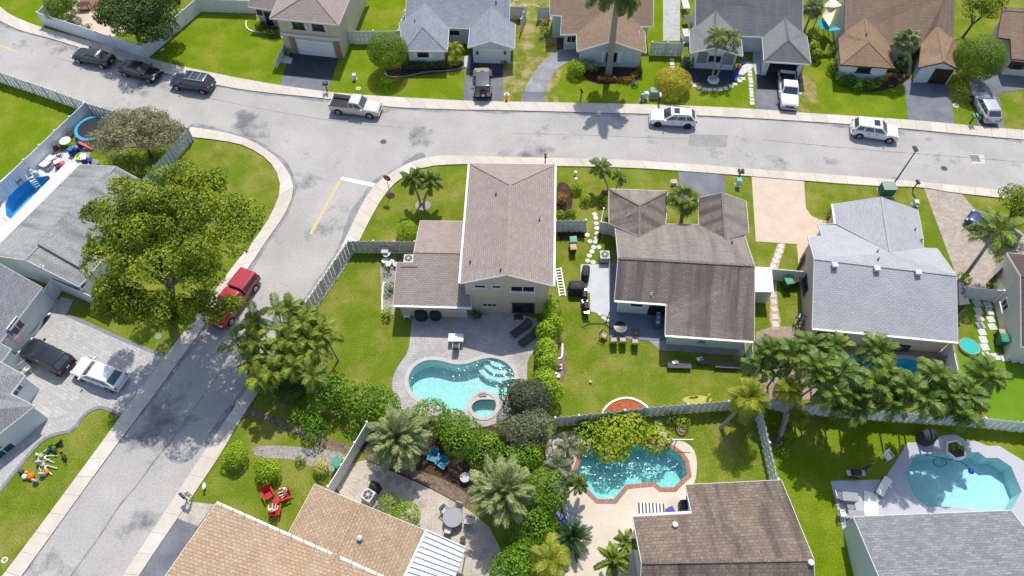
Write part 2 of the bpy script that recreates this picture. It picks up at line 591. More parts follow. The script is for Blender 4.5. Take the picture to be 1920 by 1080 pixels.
PAVER_POOL = brickmat('paver_pool', (.50, .475, .455), (.40, .385, .385), (.25, .245, .25), .30, .22, .012, stain=(.24, .235, .25), stain_amt=.65, stain_st=(.55, .55), noise=.2, bump=.006,
                      stain_lo=.42, stain_hi=.7)
PAVER_TAN = brickmat('paver_tan', (.46, .40, .34), (.34, .295, .26), (.26, .23, .2), .30, .22, .012, stain=(.26, .225, .2), stain_amt=.6, stain_st=(.7, .7), noise=.2, bump=.006)
PAVER_BROWN = brickmat('paver_brown', (.38, .30, .235), (.30, .23, .18), (.2, .16, .13), .30, .2, .012, stain=(.2, .16, .13), stain_amt=.5, stain_st=(.7, .7), noise=.2, bump=.006)
SIDE = [M('slab_a', (.57, .525, .455), (.51, .465, .40), scale=.9, rough=.9, spec=.2, speck=.06, sscale=10),
        M('slab_b', (.53, .49, .43), (.47, .43, .375), scale=.9, rough=.9, spec=.2, speck=.06, sscale=10),
        M('slab_c', (.60, .57, .51), (.54, .51, .455), scale=.9, rough=.9, spec=.2, speck=.05, sscale=10)]
JOINT = M('slab_joint', (.27, .25, .225), rough=.95)

# pools (water outlines, ground pixels) need holes in the ground
POOL_H = smooth_loop(G((765, 718), (768, 700), (780, 684), (800, 675), (826, 676), (850, 684), (876, 683), (900, 674), (925, 670), (950, 680), (964, 697), (965, 715), (958, 735),
                       (944, 746), (922, 742), (896, 742), (880, 752), (874, 768), (850, 773), (825, 764), (795, 751), (774, 740)), 2)
POOL_O = G((1096, 842), (1080, 888), (1101, 916), (1121, 936), (1151, 936), (1173, 909), (1227, 904), (1239, 914), (1263, 914), (1276, 901), (1288, 890), (1284, 866), (1275, 853),
           (1253, 838), (1210, 832), (1132, 832))
POOL_P = G((1696, 887), (1718, 852), (1762, 850), (1834, 848), (1848, 859), (1871, 859), (1895, 875), (1915, 922), (1896, 956), (1826, 957), (1809, 950), (1740, 951), (1715, 933), (1702, 906))
POOL_J = smooth_loop(G((1590, 676), (1605, 667), (1640, 674), (1670, 676), (1690, 671), (1715, 674), (1727, 684), (1712, 706), (1680, 716), (1640, 716), (1605, 704)), 2)
POOL_L = G((10, 384), (17, 367), (36, 348), (58, 335), (92, 330), (97, 338), (110, 360), (95, 400), (62, 425), (33, 422), (12, 405))
POOLS = [POOL_H, POOL_O, POOL_P, POOL_J, POOL_L]
SPA = [Vector((P(907, 760).x + 1.02 * math.cos(2 * PI * i / 24), P(907, 760).y + 1.02 * math.sin(2 * PI * i / 24), 0)) for i in range(24)]
big = lambda l, d: [Vector((p.x, p.y, 0)) for p in (offset_loop(l, -d) if area(l) > 0 else offset_loop(l, d))]
HOLES = [big(p, .06) for p in POOLS] + [big(SPA, .05)]

mb = MB()
sheet(mb, [(-300, -120), (300, -120), (300, 420), (-300, 420)], 0.0, HOLES)
struct('ground', mb, GR_OLIVE)

LAWN_N = [0]
def lawn(pts, m, z=.004, holes=()):
    LAWN_N[0] += 1
    z = .0015 + .0005 * LAWN_N[0]
    mb = MB(); sheet(mb, G(*pts), z, holes); return struct('lawn', mb, m)

lawn([(-150, -60), (70, -60), (95, 0), (75, 52), (0, 20), (-150, -80)], GR_BRIGHT)
lawn([(275, 112), (380, 5), (480, -20), (520, 20), (556, 100), (530, 162), (480, 158), (330, 124)], GR_BRIGHT)
lawn([(640, 80), (690, -60), (772, -60), (752, 80), (870, 120), (870, 192), (692, 182), (608, 176)], GR_BRIGHT, .005)
lawn([(930, 20), (1030, -40), (1060, 110), (1024, 192), (940, 192), (945, 120)], GR_DRY, .005)
lawn([(1020, 194), (1045, 128), (1130, 110), (1210, 70), (1240, -40), (1268, -40), (1275, 105), (1420, 110), (1420, 208), (1240, 199)], GR_BRIGHT, .005)
lawn([(1020, 196), (1026, 160), (1045, 128), (1055, 130), (1042, 170), (1048, 193)], GR_DRY, .008)
lawn([(1494, 214), (1502, 110), (1560, 100), (1700, 150), (1704, 229)], GR_BRIGHT, .005)
lawn([(1496, 213), (1502, 140), (1528, 150), (1540, 205)], GR_DRY, .008)
lawn([(1776, 160), (1840, 160), (1836, 240), (1788, 236)], GR_OLIVE, .006)
lawn([(1872, 178), (1990, 160), (1990, 252), (1882, 244)], GR_OLIVE, .006)
lawn([(-160, 150), (-60, 120), (160, 205), (0, 350), (-160, 480)], GR_BRIGHT)
lawn([(1790, 560), (1980, 540), (1980, 830), (1800, 790)], GR_TURF, .005)
lawn([(1440, 765), (1960, 800), (2050, 1010), (1560, 1100), (1450, 1100)], GR_BRIGHT, .005, [HOLES[2]])
lawn([(1507, 336), (1734, 352), (1830, 640), (1520, 480)], GR_OLIVE, .005)
lawn([(-60, 1150), (60, 1010), (226, 785), (190, 768), (140, 812), (60, 852), (-60, 980)], GR_OLIVE, .005)

# ---- roads
up_top = [(-140, -40), (0, 40), (36, 58), (92, 72), (150, 90), (217, 112), (303, 137), (403, 160), (480, 173), (619, 186), (716, 201), (827, 206), (960, 208), (1224, 215),
          (1304, 217), (1440, 224), (1596, 234), (1684, 241), (1829, 255), (1920, 263), (2150, 285)]
lw_left = [(-160, 104), (0, 153), (130, 197), (230, 219), (354, 238), (420, 248), (470, 263), (497, 280), (522, 298), (541, 322), (551, 344), (551, 363), (541, 391), (519, 427), (497, 455),
           (480, 485), (387, 607), (330, 686), (258, 784), (215, 840), (42, 1080), (-60, 1222)]
lw_right = [(2150, 392), (1920, 362), (1760, 345), (1620, 333), (1440, 320), (1300, 309), (1180, 301), (1040, 297), (960, 296), (841, 292), (799, 295), (766, 306), (730, 326), (702, 347), (680, 380),
            (652, 440), (632, 480), (560, 583), (480, 706), (429, 780), (390, 838), (231, 1080), (140, 1222)]
mb = MB()
sheet(mb, G(*(up_top + lw_right + lw_left[::-1])), .012)
struct('road', mb, ASPH)

PAINT_W = M('road_paint_white', (.66, .65, .62), (.50, .50, .48), scale=5, lo=.45, hi=.75, rough=.8, speck=.1, sscale=8)
PAINT_Y = M('road_paint_yellow', (.58, .45, .20), (.46, .40, .29), scale=5, lo=.4, hi=.7, rough=.8, speck=.1, sscale=8)
mb = MB(); sheet(mb, G((642, 331), (704, 344), (699, 351), (637, 337)), .017); tag(struct('stop_line', mb, PAINT_W), '', ''); 
mb = MB(); sheet(mb, G((634, 339), (640, 340), (585, 440), (580, 438)), .017); struct('centre_line', mb, PAINT_Y)
mb = MB(); sheet(mb, G((-40, 66), (0, 83), (38, 99), (37, 101), (0, 87), (-40, 70)), .017); struct('centre_line', mb, PAINT_Y)
for o in list(COL.objects):
    if o.name.startswith('stop_line'):
        del o['label']; del o['category']
STAIN = M('road_edge_stain', (.20, .205, .22), (.30, .30, .305), scale=.9, lo=.40, hi=.62, rough=.92, speck=.2, sscale=7)
def edge_stain(line, w, side):
    pts = [p.xy for p in smooth_loop(G(*line), 2, False)]
    den = []
    for a, b in zip(pts, pts[1:]):
        n = max(1, int((b - a).length / .6))
        den += [a.lerp(b, i / n) for i in range(n)]
    mb = MB()
    off = []
    for i, p in enumerate(den):
        a, c = den[max(0, i - 1)], den[min(len(den) - 1, i + 1)]
        t = (c - a).normalized(); nn = Vector((-t.y, t.x)) * side
        k = .35 + .65 * (.5 + .5 * math.sin(i * .31 + math.sin(i * .083) * 3)) * (.6 + .4 * math.sin(i * .71)) + rng.uniform(-.1, .1)
        off.append(p + nn * max(.08, w * k))
    for i in range(len(den) - 1):
        mb.poly([(*den[i], .0142), (*den[i + 1], .0142), (*off[i + 1], .0142), (*off[i], .0142)])
    struct('road_edge_stain', mb, STAIN)
edge_stain(up_top[1:-1], .55, -1)
edge_stain(lw_left[4:-3], .7, 1)
edge_stain(lw_right[10:-2], .9, -1)
# dark sealed seams and patches worn into the asphalt
SEAM = M('asphalt_seam', (.15, .14, .13), (.27, .265, .255), scale=1.4, lo=.35, hi=.6, rough=.9)
PATCH = M('asphalt_patch', (.30, .295, .29), (.25, .245, .245), scale=.8, rough=.9, speck=.2, sscale=7)
def seam(line, w, key='road_seam'):
    pts = smooth_loop([P(x + rng.uniform(-.8, .8), y + rng.uniform(-.8, .8)) for x, y in line], 1, False)
    mb = MB()
    n = len(pts)
    for i in range(n - 1):
        a, b = pts[i], pts[i + 1]
        t = (b - a).normalized(); s = Vector((-t.y, t.x, 0)) * w
        k1, k2 = (.4 + .6 * math.sin(i * 1.7) ** 2), (.4 + .6 * math.sin((i + 1) * 1.7) ** 2)
        mb.poly([(*(a - s * k1).xy, .0155), (*(b - s * k2).xy, .0155), (*(b + s * k2).xy, .0155), (*(a + s * k1).xy, .0155)])
    struct(key, mb, SEAM)
seam([(345, 795), (320, 828), (290, 862), (258, 908), (222, 950), (190, 1000), (160, 1044), (130, 1085)], .09)
seam([(345, 795), (362, 770), (400, 715), (430, 680)], .05)
seam([(100, 106), (220, 140), (360, 178), (500, 206), (640, 230), (760, 240)], .045)
seam([(960, 251), (1100, 253), (1200, 258), (1290, 261)], .045)
seam([(1430, 262), (1520, 272), (1640, 282), (1760, 292), (1920, 305)], .06)
mb = MB(); sheet(mb, G((1293, 251), (1365, 254), (1362, 277), (1290, 274)), .0145); struct('road_patch', mb, PATCH)
mb = MB(); sheet(mb, G((1818, 289), (1845, 290), (1847, 307), (1822, 306)), .0145); struct('road_patch', mb, CONC)

# ---- sidewalks: each slab a piece, raised above the road
def sidewalk(outer, inner, length=1.55, maxn=290):
    """outer/inner are pixel lines running the same way"""
    def dense(line):
        pts = [p.xy for p in smooth_loop(G(*line), 1, False)]
        d = [0]
        for a, b in zip(pts, pts[1:]): d.append(d[-1] + (b - a).length)
        return pts, d
    def at(pd, t):
        pts, d = pd
        s = t * d[-1]
        for i in range(len(d) - 1):
            if s <= d[i + 1] + 1e-9:
                k = (s - d[i]) / max(1e-9, d[i + 1] - d[i])
                return pts[i].lerp(pts[i + 1], k)
        return pts[-1]
    A, B = dense(outer), dense(inner)
    L = (A[1][-1] + B[1][-1]) / 2
    n = int(L / length)
    base = MB()
    for i in range(n):
        q = [at(A, i / n), at(A, (i + 1) / n), at(B, (i + 1) / n), at(B, i / n)]
        if area(q) < 0: q.reverse()
        base.prism(q, 0, .088)
    root = struct('sidewalk', base, JOINT)
    for i in range(n):
        e = .011 * 1.55 / length / (L / n)
        q = [at(A, i / n + e * .01), at(A, (i + 1) / n - .012 / L), at(B, (i + 1) / n - .012 / L), at(B, i / n + .012 / L)]
        if area(q) < 0: q.reverse()
        z = .105 + rng.uniform(-.006, .006)
        mb = MB(); mb.prism(q, .01, z)
        k = int(rng.random() * 3) if (i // 3) % 2 else 0
        mb.build('slab', SIDE[k], root)
    return root
sidewalk([(-90, -14)] + up_top[1:-1] + [(2060, 275)],
         [(-90, -45), (0, 12), (17, 28), (75, 52), (180, 80), (278, 109), (328, 123), (480, 154), (608, 173), (691, 180), (866, 190), (960, 192), (977, 192), (1238, 197), (1415, 205),
          (1495, 212), (1701, 225), (1834, 238), (1920, 245), (2060, 257)])
sidewalk([(357, 239), (420, 248), (470, 263), (497, 280), (522, 298), (541, 322), (551, 344), (551, 363), (541, 391), (519, 427), (497, 455), (480, 485), (387, 607), (330, 686),
          (258, 784), (215, 840), (42, 1080), (-20, 1166)],
         [(352, 257), (400, 262), (450, 270), (480, 284), (505, 302), (519, 322), (527, 347), (524, 369), (511, 399), (497, 424), (470, 460), (440, 496), (372, 590), (308, 671), (228, 779), (186, 838),
          (28, 1052), (-50, 1150)])
sidewalk(lw_right[1:-1] + [(180, 1160)],
         [(1920, 377), (1760, 359), (1735, 352), (1620, 349), (1440, 334), (1300, 323), (1180, 315), (1040, 312), (960, 311), (877, 308), (813, 311), (786, 316), (749, 336), (724, 361), (702, 397), (674, 452),
          (660, 484), (590, 585), (506, 706), (455, 780), (416, 850), (364, 927), (261, 1080), (210, 1160)])

# ---- driveways, patios, beds (thin raised sheets with an edge)
def slab(name, pts, m, z=.035, holes=(), heading=0., sm=0):
    q = G(*pts) if not isinstance(pts[0], Vector) else pts
    if sm: q = smooth_loop(q, sm)
    if area(q) < 0: q = q[::-1]
    mb = MB()
    sheet(mb, q, z, holes, 0, (math.cos(heading), math.sin(heading)))
    for i in range(len(q)):
        a, b = q[i], q[(i + 1) % len(q)]
        mb.poly([(a.x, a.y, 0), (b.x, b.y, 0), (b.x, b.y, z), (a.x, a.y, z)], 0, [(0, 0)] * 4)
    return struct(name, mb, m)

slab('driveway', [(546, 92), (638, 98), (621, 152), (530, 142)], ASPH_DK)
slab('driveway', [(530, 142), (621, 152), (613, 172), (527, 163)], ASPH_MD)
slab('driveway', [(876, 106), (946, 108), (942, 191), (868, 190), (873, 140)], ASPH_MD)
slab('driveway', [(884, 106), (944, 108), (943, 146), (880, 144)], ASPH_DK, .04)
slab('driveway', smooth_loop(G((1052, 94), (1025, 108), (1005, 130), (988, 158), (980, 175), (1023, 175), (1028, 155), (1040, 135), (1056, 121), (1070, 115), (1092, 113), (1090, 85), (1050, 85)), 1), ASPH_LT)
slab('driveway', [(980, 173), (976, 192), (1021, 192), (1023, 173)], ASPH_MD, .04)
slab('driveway', [(1414, 100), (1508, 95), (1503, 125), (1495, 211), (1418, 205), (1416, 139)], ASPH_MD)
slab('driveway', [(1418, 140), (1500, 130), (1497, 170), (1418, 168)], ASPH_DK, .04)
slab('driveway', [(1694, 150), (1778, 155), (1790, 234), (1702, 226)], ASPH_MD)
slab('driveway', [(1816, 150), (1834, 238), (1884, 241), (1873, 180), (1880, 174), (1980, 158), (1980, 120), (1862, 130)], ASPH_MD)
slab('driveway', [(1272, 322), (1357, 325), (1361, 380), (1275, 380)], ASPH_MD)
slab('driveway', (G((1409, 329), (1507, 334), (1511, 391), (1521, 405), (1536, 412), (1565, 416), (1560, 460), (1525, 470), (1518, 540), (1500, 540), (1494, 458), (1417, 453))), PINK_DRIVE)
slab('driveway', (G((1732, 353), (1796, 357), (1810, 372), (1829, 394), (1870, 405), (1920, 440), (1930, 480), (1905, 545), (1800, 548), (1786, 499))), PAVER_TAN, heading=R(-8))
slab('driveway', [(308, 671), (228, 779), (200, 770), (187, 766), (170, 772), (155, 785), (147, 800), (130, 812), (100, 818), (80, 828), (60, 850), (28, 890), (-60, 1000), (-90, 640), (60, 565), (108, 560),
                  (124, 578), (120, 592)], PAVER_GREY, heading=R(-30))
slab('driveway', [(333, 972), (371, 987), (300, 1100), (240, 1110)], ASPH_MD)
# dark edge course round the grey paver driveway
mb = MB()
strip(mb, [p.xy for p in smooth_loop(G((120, 592), (160, 608), (215, 634), (262, 653), (308, 671)), 1, False)], .28, 0, .05)
strip(mb, [p.xy for p in smooth_loop(G((226, 781), (200, 770), (187, 766), (170, 772), (155, 785), (147, 800), (130, 812), (100, 818), (80, 828), (60, 850), (28, 890), (-20, 950)), 1, False)], -.28, 0, .05)
strip(mb, [p.xy for p in G((306, 672), (227, 779))], .3, 0, .043)
struct('driveway_border', mb, PAVER_EDGE)
slab('patio', [(113, 556), (138, 563), (124, 592), (108, 588)], PAVER_GREY, .04, heading=R(-30))
slab('sandy_bed', [(350, 940), (402, 946), (371, 987), (333, 972)], SAND)
slab('walkway', [(1414, 60), (1428, 100), (1424, 140), (1416, 140), (1411, 118)], CONC_PATIO, .045)
slab('walkway', [(871, 106), (880, 104), (878, 126), (870, 128)], CONC_PATIO, .045)
slab('walkway', [(1044, 30), (1062, 30), (1064, 92), (1044, 94)], M('brick_walk', (.15, .06, .04), (.10, .045, .033), scale=3, rough=.9, speck=.2, sscale=8), .045)
slab('walkway', [(1243, -30), (1275, -30), (1275, 77), (1243, 77)], PAVER_GREY, .04)
slab('walkway', [(529, 102), (549, 110), (546, 120), (518, 116)], CONC_PATIO, .045)
# pool decks
slab('pool_deck', smooth_loop(G((773, 584), (1006, 584), (1010, 640), (1002, 657), (989, 676), (988, 700), (990, 730), (975, 760), (945, 790), (900, 803), (850, 800), (790, 778), (745, 767), (738, 745), (735, 723),
                                (737, 704), (750, 681), (766, 660), (770, 626)), 1), PAVER_POOL, .03, [big(POOL_H, .02), big(SPA, .02)], R(-3))
slab('pool_deck', smooth_loop(G((1249, 828), (1280, 826), (1300, 840), (1307, 862), (1306, 891), (1300, 910), (1285, 945), (1330, 960), (1330, 1110), (1040, 1110), (1070, 1010), (1052, 950), (1060, 925),
                                (1072, 890), (1080, 850), (1098, 822), (1130, 826), (1215, 826)), 1), CREAM_DECK, .03, [big(POOL_O, .01)])
slab('pool_deck', G((1701, 830), (1732, 829), (1770, 816), (1793, 815), (1812, 827), (1829, 827), (1851, 836), (1873, 836), (1925, 868), (1985, 930), (1960, 1010), (1584, 1010), (1557, 902), (1657, 899), (1679, 866)),
     POOL_PAINT, .03, [big(POOL_P, .01)])
slab('pool_deck', G((1418, 622), (1450, 612), (1512, 612), (1512, 626), (1790, 650), (1806, 720), (1770, 750), (1430, 750), (1412, 700)), PAVER_BROWN, .03, [big(POOL_J, .01)], R(-5))
slab('pool_deck', G((-40, 420), (0, 340), (45, 300), (135, 282), (165, 300), (150, 340), (60, 460), (-60, 520)), M('white_deck', (.58, .575, .60), (.52, .51, .53), scale=.8, rough=.8, speck=.04), .03, [big(POOL_L, .01)])
# patios and beds
slab('patio', [(1089, 496), (1143, 496), (1143, 596), (1130, 590), (1107, 584), (1106, 550), (1087, 549)], CONC_PATIO, .04)
slab('patio', [(1141, 490), (1160, 490), (1252, 560), (1252, 640), (1215, 639), (1144, 635)], PAINT_PATIO, .045)
slab('patio', [(1215, 638), (1236, 656), (1394, 668), (1400, 640), (1245, 630)], M('concrete_aged', (.34, .335, .33), (.24, .24, .24), scale=1.2, rough=.9, speck=.15, sscale=9), .035)
slab('patio', smooth_loop(G((668, 856), (730, 882), (800, 913), (850, 940), (885, 960), (930, 1000), (960, 1110), (860, 1110), (760, 1010), (610, 920)), 1), SAND, .02)
slab('mulch_bed', smooth_loop(G((660, 850), (700, 800), (800, 780), (960, 800), (960, 900), (890, 960), (800, 912)), 1), MULCH, .015)
slab('mulch_bed', smooth_loop(G((670, 856), (760, 890), (800, 911), (850, 938), (885, 958), (896, 940), (840, 900), (760, 875), (700, 845)), 1), MULCH_LT, .022)
slab('mulch_bed', smooth_loop(G((430, 764), (448, 756), (520, 782), (590, 815), (665, 838), (652, 852), (600, 838), (540, 808), (480, 780), (440, 785)), 1), MULCH_LT, .02)
slab('gravel_path', smooth_loop(G((470, 838), (520, 835), (560, 838), (600, 842), (652, 850), (640, 886), (590, 880), (560, 862), (480, 858)), 1), GRAVEL, .02)
slab('mulch_bed', smooth_loop(G((722, 128), (745, 122), (862, 112), (872, 122), (868, 131), (845, 135), (800, 140), (765, 145), (728, 147), (720, 138)), 1), MULCH, .02)
slab('mulch_bed', smooth_loop(G((1085, 122), (1120, 118), (1200, 122), (1207, 140), (1185, 158), (1150, 156), (1130, 160), (1100, 152)), 1), MULCH, .02)
slab('gravel_bed', smooth_loop(G((1272, 104), (1300, 122), (1372, 128), (1380, 146), (1394, 147), (1375, 156), (1345, 164), (1315, 160), (1293, 153), (1280, 135)), 1), GRAVEL_DK, .02)
slab('pebble_bed', smooth_loop(G((1376, 150), (1384, 128), (1392, 118), (1410, 116), (1413, 128), (1396, 138), (1382, 152)), 1), PEBBLE_WHITE, .03)
slab('mulch_bed', smooth_loop(G((1556, 118), (1570, 150), (1610, 170), (1650, 172), (1690, 160), (1698, 130), (1640, 110)), 1), MULCH, .02)
slab('mulch_bed', smooth_loop(G((1036, 628), (1052, 643), (1064, 665), (1064, 695), (1054, 720), (1038, 732)), 1), MULCH_LT, .02)
slab('mulch_bed', G((1132, 772), (1140, 762), (1149, 755), (1162, 750), (1174, 748), (1187, 750), (1199, 755), (1213, 765)), MULCH_RED, .03)
mb = MB()
strip(mb, [p.xy for p in G((1132, 772), (1140, 762), (1149, 755), (1162, 750), (1174, 748), (1187, 750), (1199, 755), (1213, 765))], .16, 0, .11)
tag(mb.build('bed_edging', 'white'), 'white half-round edging stones around the orange mulch bed by the back fence', 'edging')
slab('mulch_bed', smooth_loop(G((1042, 400), (1042, 345), (1060, 340), (1075, 360), (1070, 410)), 1), MULCH, .015)
slab('mulch_bed', [(1040, 424), (1100, 428), (1098, 446), (1050, 450)], MULCH, .015)
slab('gravel_bed', smooth_loop(G((712, 478), (740, 470), (745, 500), (744, 590), (716, 590)), 1), GRAVEL, .015)
slab('sandy_bed', smooth_loop(G((1020, 830), (1060, 805), (1100, 815), (1085, 860), (1070, 900), (1050, 940), (1030, 900)), 1), SAND, .015)
slab('sandy_bed', smooth_loop(G((1222, 790), (1240, 785), (1250, 810), (1270, 830), (1250, 835)), 1), SAND, .015)
slab('walkway', smooth_loop(G((1458, 455), (1475, 456), (1466, 480), (1458, 505), (1456, 560), (1466, 618), (1442, 620), (1444, 545), (1438, 510), (1450, 480)), 1), M('path_tan', (.47, .34, .21), (.38, .27, .17), scale=2, rough=.9, speck=.25, sscale=6), .046)
slab('patio', smooth_loop(G((85, 300), (140, 270), (175, 275), (160, 310), (110, 330)), 1), M('patio_worn', (.40, .38, .37), (.3, .29, .29), scale=1.5, rough=.9, speck=.15, sscale=8), .02)
slab('patio', [(118, 40), (135, -40), (330, -40), (320, 20), (210, 70), (130, 40)], PINK_DRIVE, .03)
slab('patio', [(148, -40), (200, -40), (195, 22), (150, 22)], M('patio_red', (.24, .12, .09), (.19, .10, .08), scale=1.5, rough=.9, speck=.1), .04)
# ------------------------------------------------------------------ pools
POOL_PL = {'teal': poolmat('pool_plaster_teal', (.42, .64, .64), (.34, .57, .58)), 'aqua': poolmat('pool_plaster_aqua', (.36, .62, .66), (.30, .56, .62)),
           'white': poolmat('pool_plaster_white', (.52, .70, .72), (.44, .63, .67)), 'blue': poolmat('pool_liner_blue', (.12, .46, .72), (.09, .38, .64)),
           'sky': poolmat('pool_plaster_sky', (.16, .56, .72), (.13, .50, .66))}
def pool(name, label, loop, depth, plaster, tint, coping=None, cw=.3, level=-.10, bump=.03, wscale=3., top=.05, shelves=()):
    if area(loop) < 0: loop = loop[::-1]
    c = sum((Vector((p.x, p.y, 0)) for p in loop), Vector()) / len(loop)
    root = thing(name, label, 'pool', c)
    mb = MB()
    sheet(mb, loop, -depth)
    for i in range(len(loop)):
        a, b = loop[i], loop[(i + 1) % len(loop)]
        mb.poly([(b.x, b.y, -depth), (a.x, a.y, -depth), (a.x, a.y, .02), (b.x, b.y, .02)])
    mb.build('basin', POOL_PL[plaster], root, c)
    mb = MB(); sheet(mb, loop, level)
    mb.build('water', watermat('water_' + name, tint, bump, wscale), root, c)
    if coping:
        mb = MB(); strip(mb, [p.xy for p in loop[::-1]], cw, -.03, top, closed=True)
        mb.build('coping', coping, root, c)
    for sh, z in shelves:
        mb = MB(); mb.prism(sh if area(sh) > 0 else sh[::-1], -depth + .01, z)
        mb.build('step', POOL_PL[plaster], root, c)
    return root, c
COPE_PALE = M('coping_pale', (.50, .475, .45), (.43, .41, .39), scale=3, rough=.85, speck=.1, sscale=10)
COPE_BRICK = brickmat('coping_brick', (.36, .14, .09), (.30, .11, .075), (.35, .25, .2), .2, .1)
COPE_CORAL = M('coping_coral', (.36, .17, .125), (.29, .13, .10), scale=4, rough=.85, speck=.2, sscale=8)
# steps of the freeform pool: nested rounded steps by its north-east corner
sc = P(938, 672)
def arc_step(r):
    pts = []
    for i in range(15):
        a = R(190 + 140 * i / 14)
        q = Vector((sc.x + r * 1.15 * math.cos(a), sc.y + .15 + r * math.sin(a), 0))
        pts.append(q)
    return pts
pool('swimming_pool', 'freeform teal swimming pool with curved corner steps behind the two-storey peach house', POOL_H, 1.45, 'teal', (.80, .96, .97), COPE_PALE, .34, bump=.02, wscale=2.6,
     shelves=[(arc_step(.85), -.28), (arc_step(1.35), -.55), (arc_step(1.85), -.85)])
pool('spa', 'small round spa set into the paved edge of the freeform pool', SPA, .85, 'teal', (.78, .94, .93), COPE_PALE, .32, bump=.012, top=.09)
ledge = [Vector((P(907, 760).x + .98 * math.cos(2 * PI * i / 20), P(907, 760).y + .98 * math.sin(2 * PI * i / 20), 0)) for i in range(20)]
pool('swimming_pool', 'green-tinted angular pool edged in coral bricks under overhanging yellow-green shrubs', POOL_O, 1.5, 'aqua', (.72, .96, .92), None, bump=.032, wscale=2.8, shelves=[(G((1239, 914), (1263, 914), (1276, 901), (1228, 903)), -.35)])
pr = [o for o in COL.objects if o.name == 'swimming_pool.001'][0]
# the coral coping is a ring of separate stones
lp = POOL_O if area(POOL_O) > 0 else POOL_O[::-1]
o0 = offset_loop(lp, -.34)
for i in range(len(lp)):
    a, b, c_, d = Vector(lp[i].xy), Vector(lp[(i + 1) % len(lp)].xy), o0[(i + 1) % len(lp)], o0[i]
    n = max(1, int((b - a).length / .55))
    for k in range(n):
        t0, t1 = k / n + .008, (k + 1) / n - .008
        q = [a.lerp(b, t0), d.lerp(c_, t0), d.lerp(c_, t1), a.lerp(b, t1)]
        if area(q) < 0: q.reverse()
        mb = MB(); mb.prism(q, 0, .06 + rng.uniform(-.004, .004))
        mb.build('coping_stone', COPE_CORAL, pr, pr.location)
pool('swimming_pool', 'pale blue angular pool with a planter island and cleaner hose by grey deck', POOL_P, 1.4, 'white', (.80, .97, .99), M('coping_grey', (.42, .43, .48), rough=.8), .22, bump=.012, wscale=5, top=.045)
pool('swimming_pool', 'blue pool mostly hidden beneath the row of palms', POOL_J, 1.3, 'sky', (.75, .95, .99), COPE_PALE, .3, bump=.012)
pool('swimming_pool', 'deep blue oval pool with a white rim and ladder beside the white flat patio roof', POOL_L, 1.3, 'blue', (.70, .92, 1.0), 'white', .30, bump=.03, wscale=2.2, top=.12)

# ------------------------------------------------------------------ shingle roofs
def shingle(name, c1, c2, stain=None, amt=.5, st=(.9, .10), lo=.45, hi=.75, bw=.42, bh=.19, noise=.2, mort=.6):
    return brickmat(name, c1, c2, mul(c1, mort), bw, bh, .016, .92, stain, amt, st, noise, .014, lo, hi)
RF = {
    'taupe': shingle('shingle_taupe', (.36, .305, .27), (.30, .25, .225), (.24, .20, .185), .5),
    'rose': shingle('shingle_rose', (.36, .30, .275), (.31, .255, .235), (.27, .22, .2), .5),
    'bluegrey': shingle('shingle_blue_grey', (.27, .30, .345), (.22, .245, .29), (.33, .345, .37), .4, (.8, .4)),
    'tanbrown': shingle('shingle_tan_brown', (.285, .205, .145), (.235, .165, .118), (.17, .125, .095), .6),
    'ochre': shingle('shingle_ochre', (.31, .215, .135), (.26, .175, .11), (.16, .12, .09), .7, (.7, .12)),
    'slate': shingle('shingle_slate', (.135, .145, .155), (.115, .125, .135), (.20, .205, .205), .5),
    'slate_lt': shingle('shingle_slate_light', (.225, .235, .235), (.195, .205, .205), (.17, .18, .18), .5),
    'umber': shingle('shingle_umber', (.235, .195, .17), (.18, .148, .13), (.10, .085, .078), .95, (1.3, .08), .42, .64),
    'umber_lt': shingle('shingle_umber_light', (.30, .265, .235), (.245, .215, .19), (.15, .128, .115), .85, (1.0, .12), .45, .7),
    'silver': shingle('shingle_silver', (.40, .42, .445), (.35, .37, .395), (.46, .475, .495), .5, (.3, .3), mort=.7),
    'grey': shingle('shingle_grey', (.36, .37, .365), (.29, .30, .30), (.13, .135, .14), .85, (.9, .10), .47, .66),
    'gold': shingle('shingle_gold_brown', (.44, .315, .21), (.34, .24, .16), (.48, .37, .26), .5, (.6, .5), bw=.34, bh=.24, noise=.28),
    'barkbrown': shingle('shingle_bark_brown', (.235, .185, .148), (.165, .128, .103), (.075, .062, .055), .9, (1.1, .12), .47, .68, bw=.4, bh=.26, noise=.28),
    'steelblue': shingle('shingle_steel_blue', (.26, .27, .285), (.165, .178, .20), (.27, .278, .29), .3, (.5, .5), bw=.46, bh=.2, noise=.25),
    'greymix': shingle('shingle_grey_mix', (.25, .262, .29), (.195, .205, .232), (.29, .295, .31), .4, (.5, .5), noise=.25),
    'darkred': shingle('shingle_dark_brown', (.12, .085, .075), (.09, .065, .06), (.07, .055, .05), .5),
}
def wallmat(name, c):
    return M('stucco_' + name, c, mul(c, .93), scale=.8, rough=.9, spec=.2, speck=.05, sscale=16, bump=.006, bscale=24)
WM = {'beige': wallmat('beige', (.58, .51, .39)), 'bluewhite': wallmat('blue_white', (.66, .70, .73)), 'mint': wallmat('mint', (.53, .62, .58)), 'white': wallmat('white', (.74, .74, .76)),
      'peach': wallmat('peach', (.68, .52, .375)), 'palegreen': wallmat('pale_green', (.62, .67, .58)), 'sand': wallmat('sand', (.58, .47, .36)), 'paleblue': wallmat('pale_blue', (.5, .56, .59)),
      'cream': wallmat('cream', (.70, .67, .58)), 'palegrey': wallmat('pale_grey', (.64, .68, .68))}

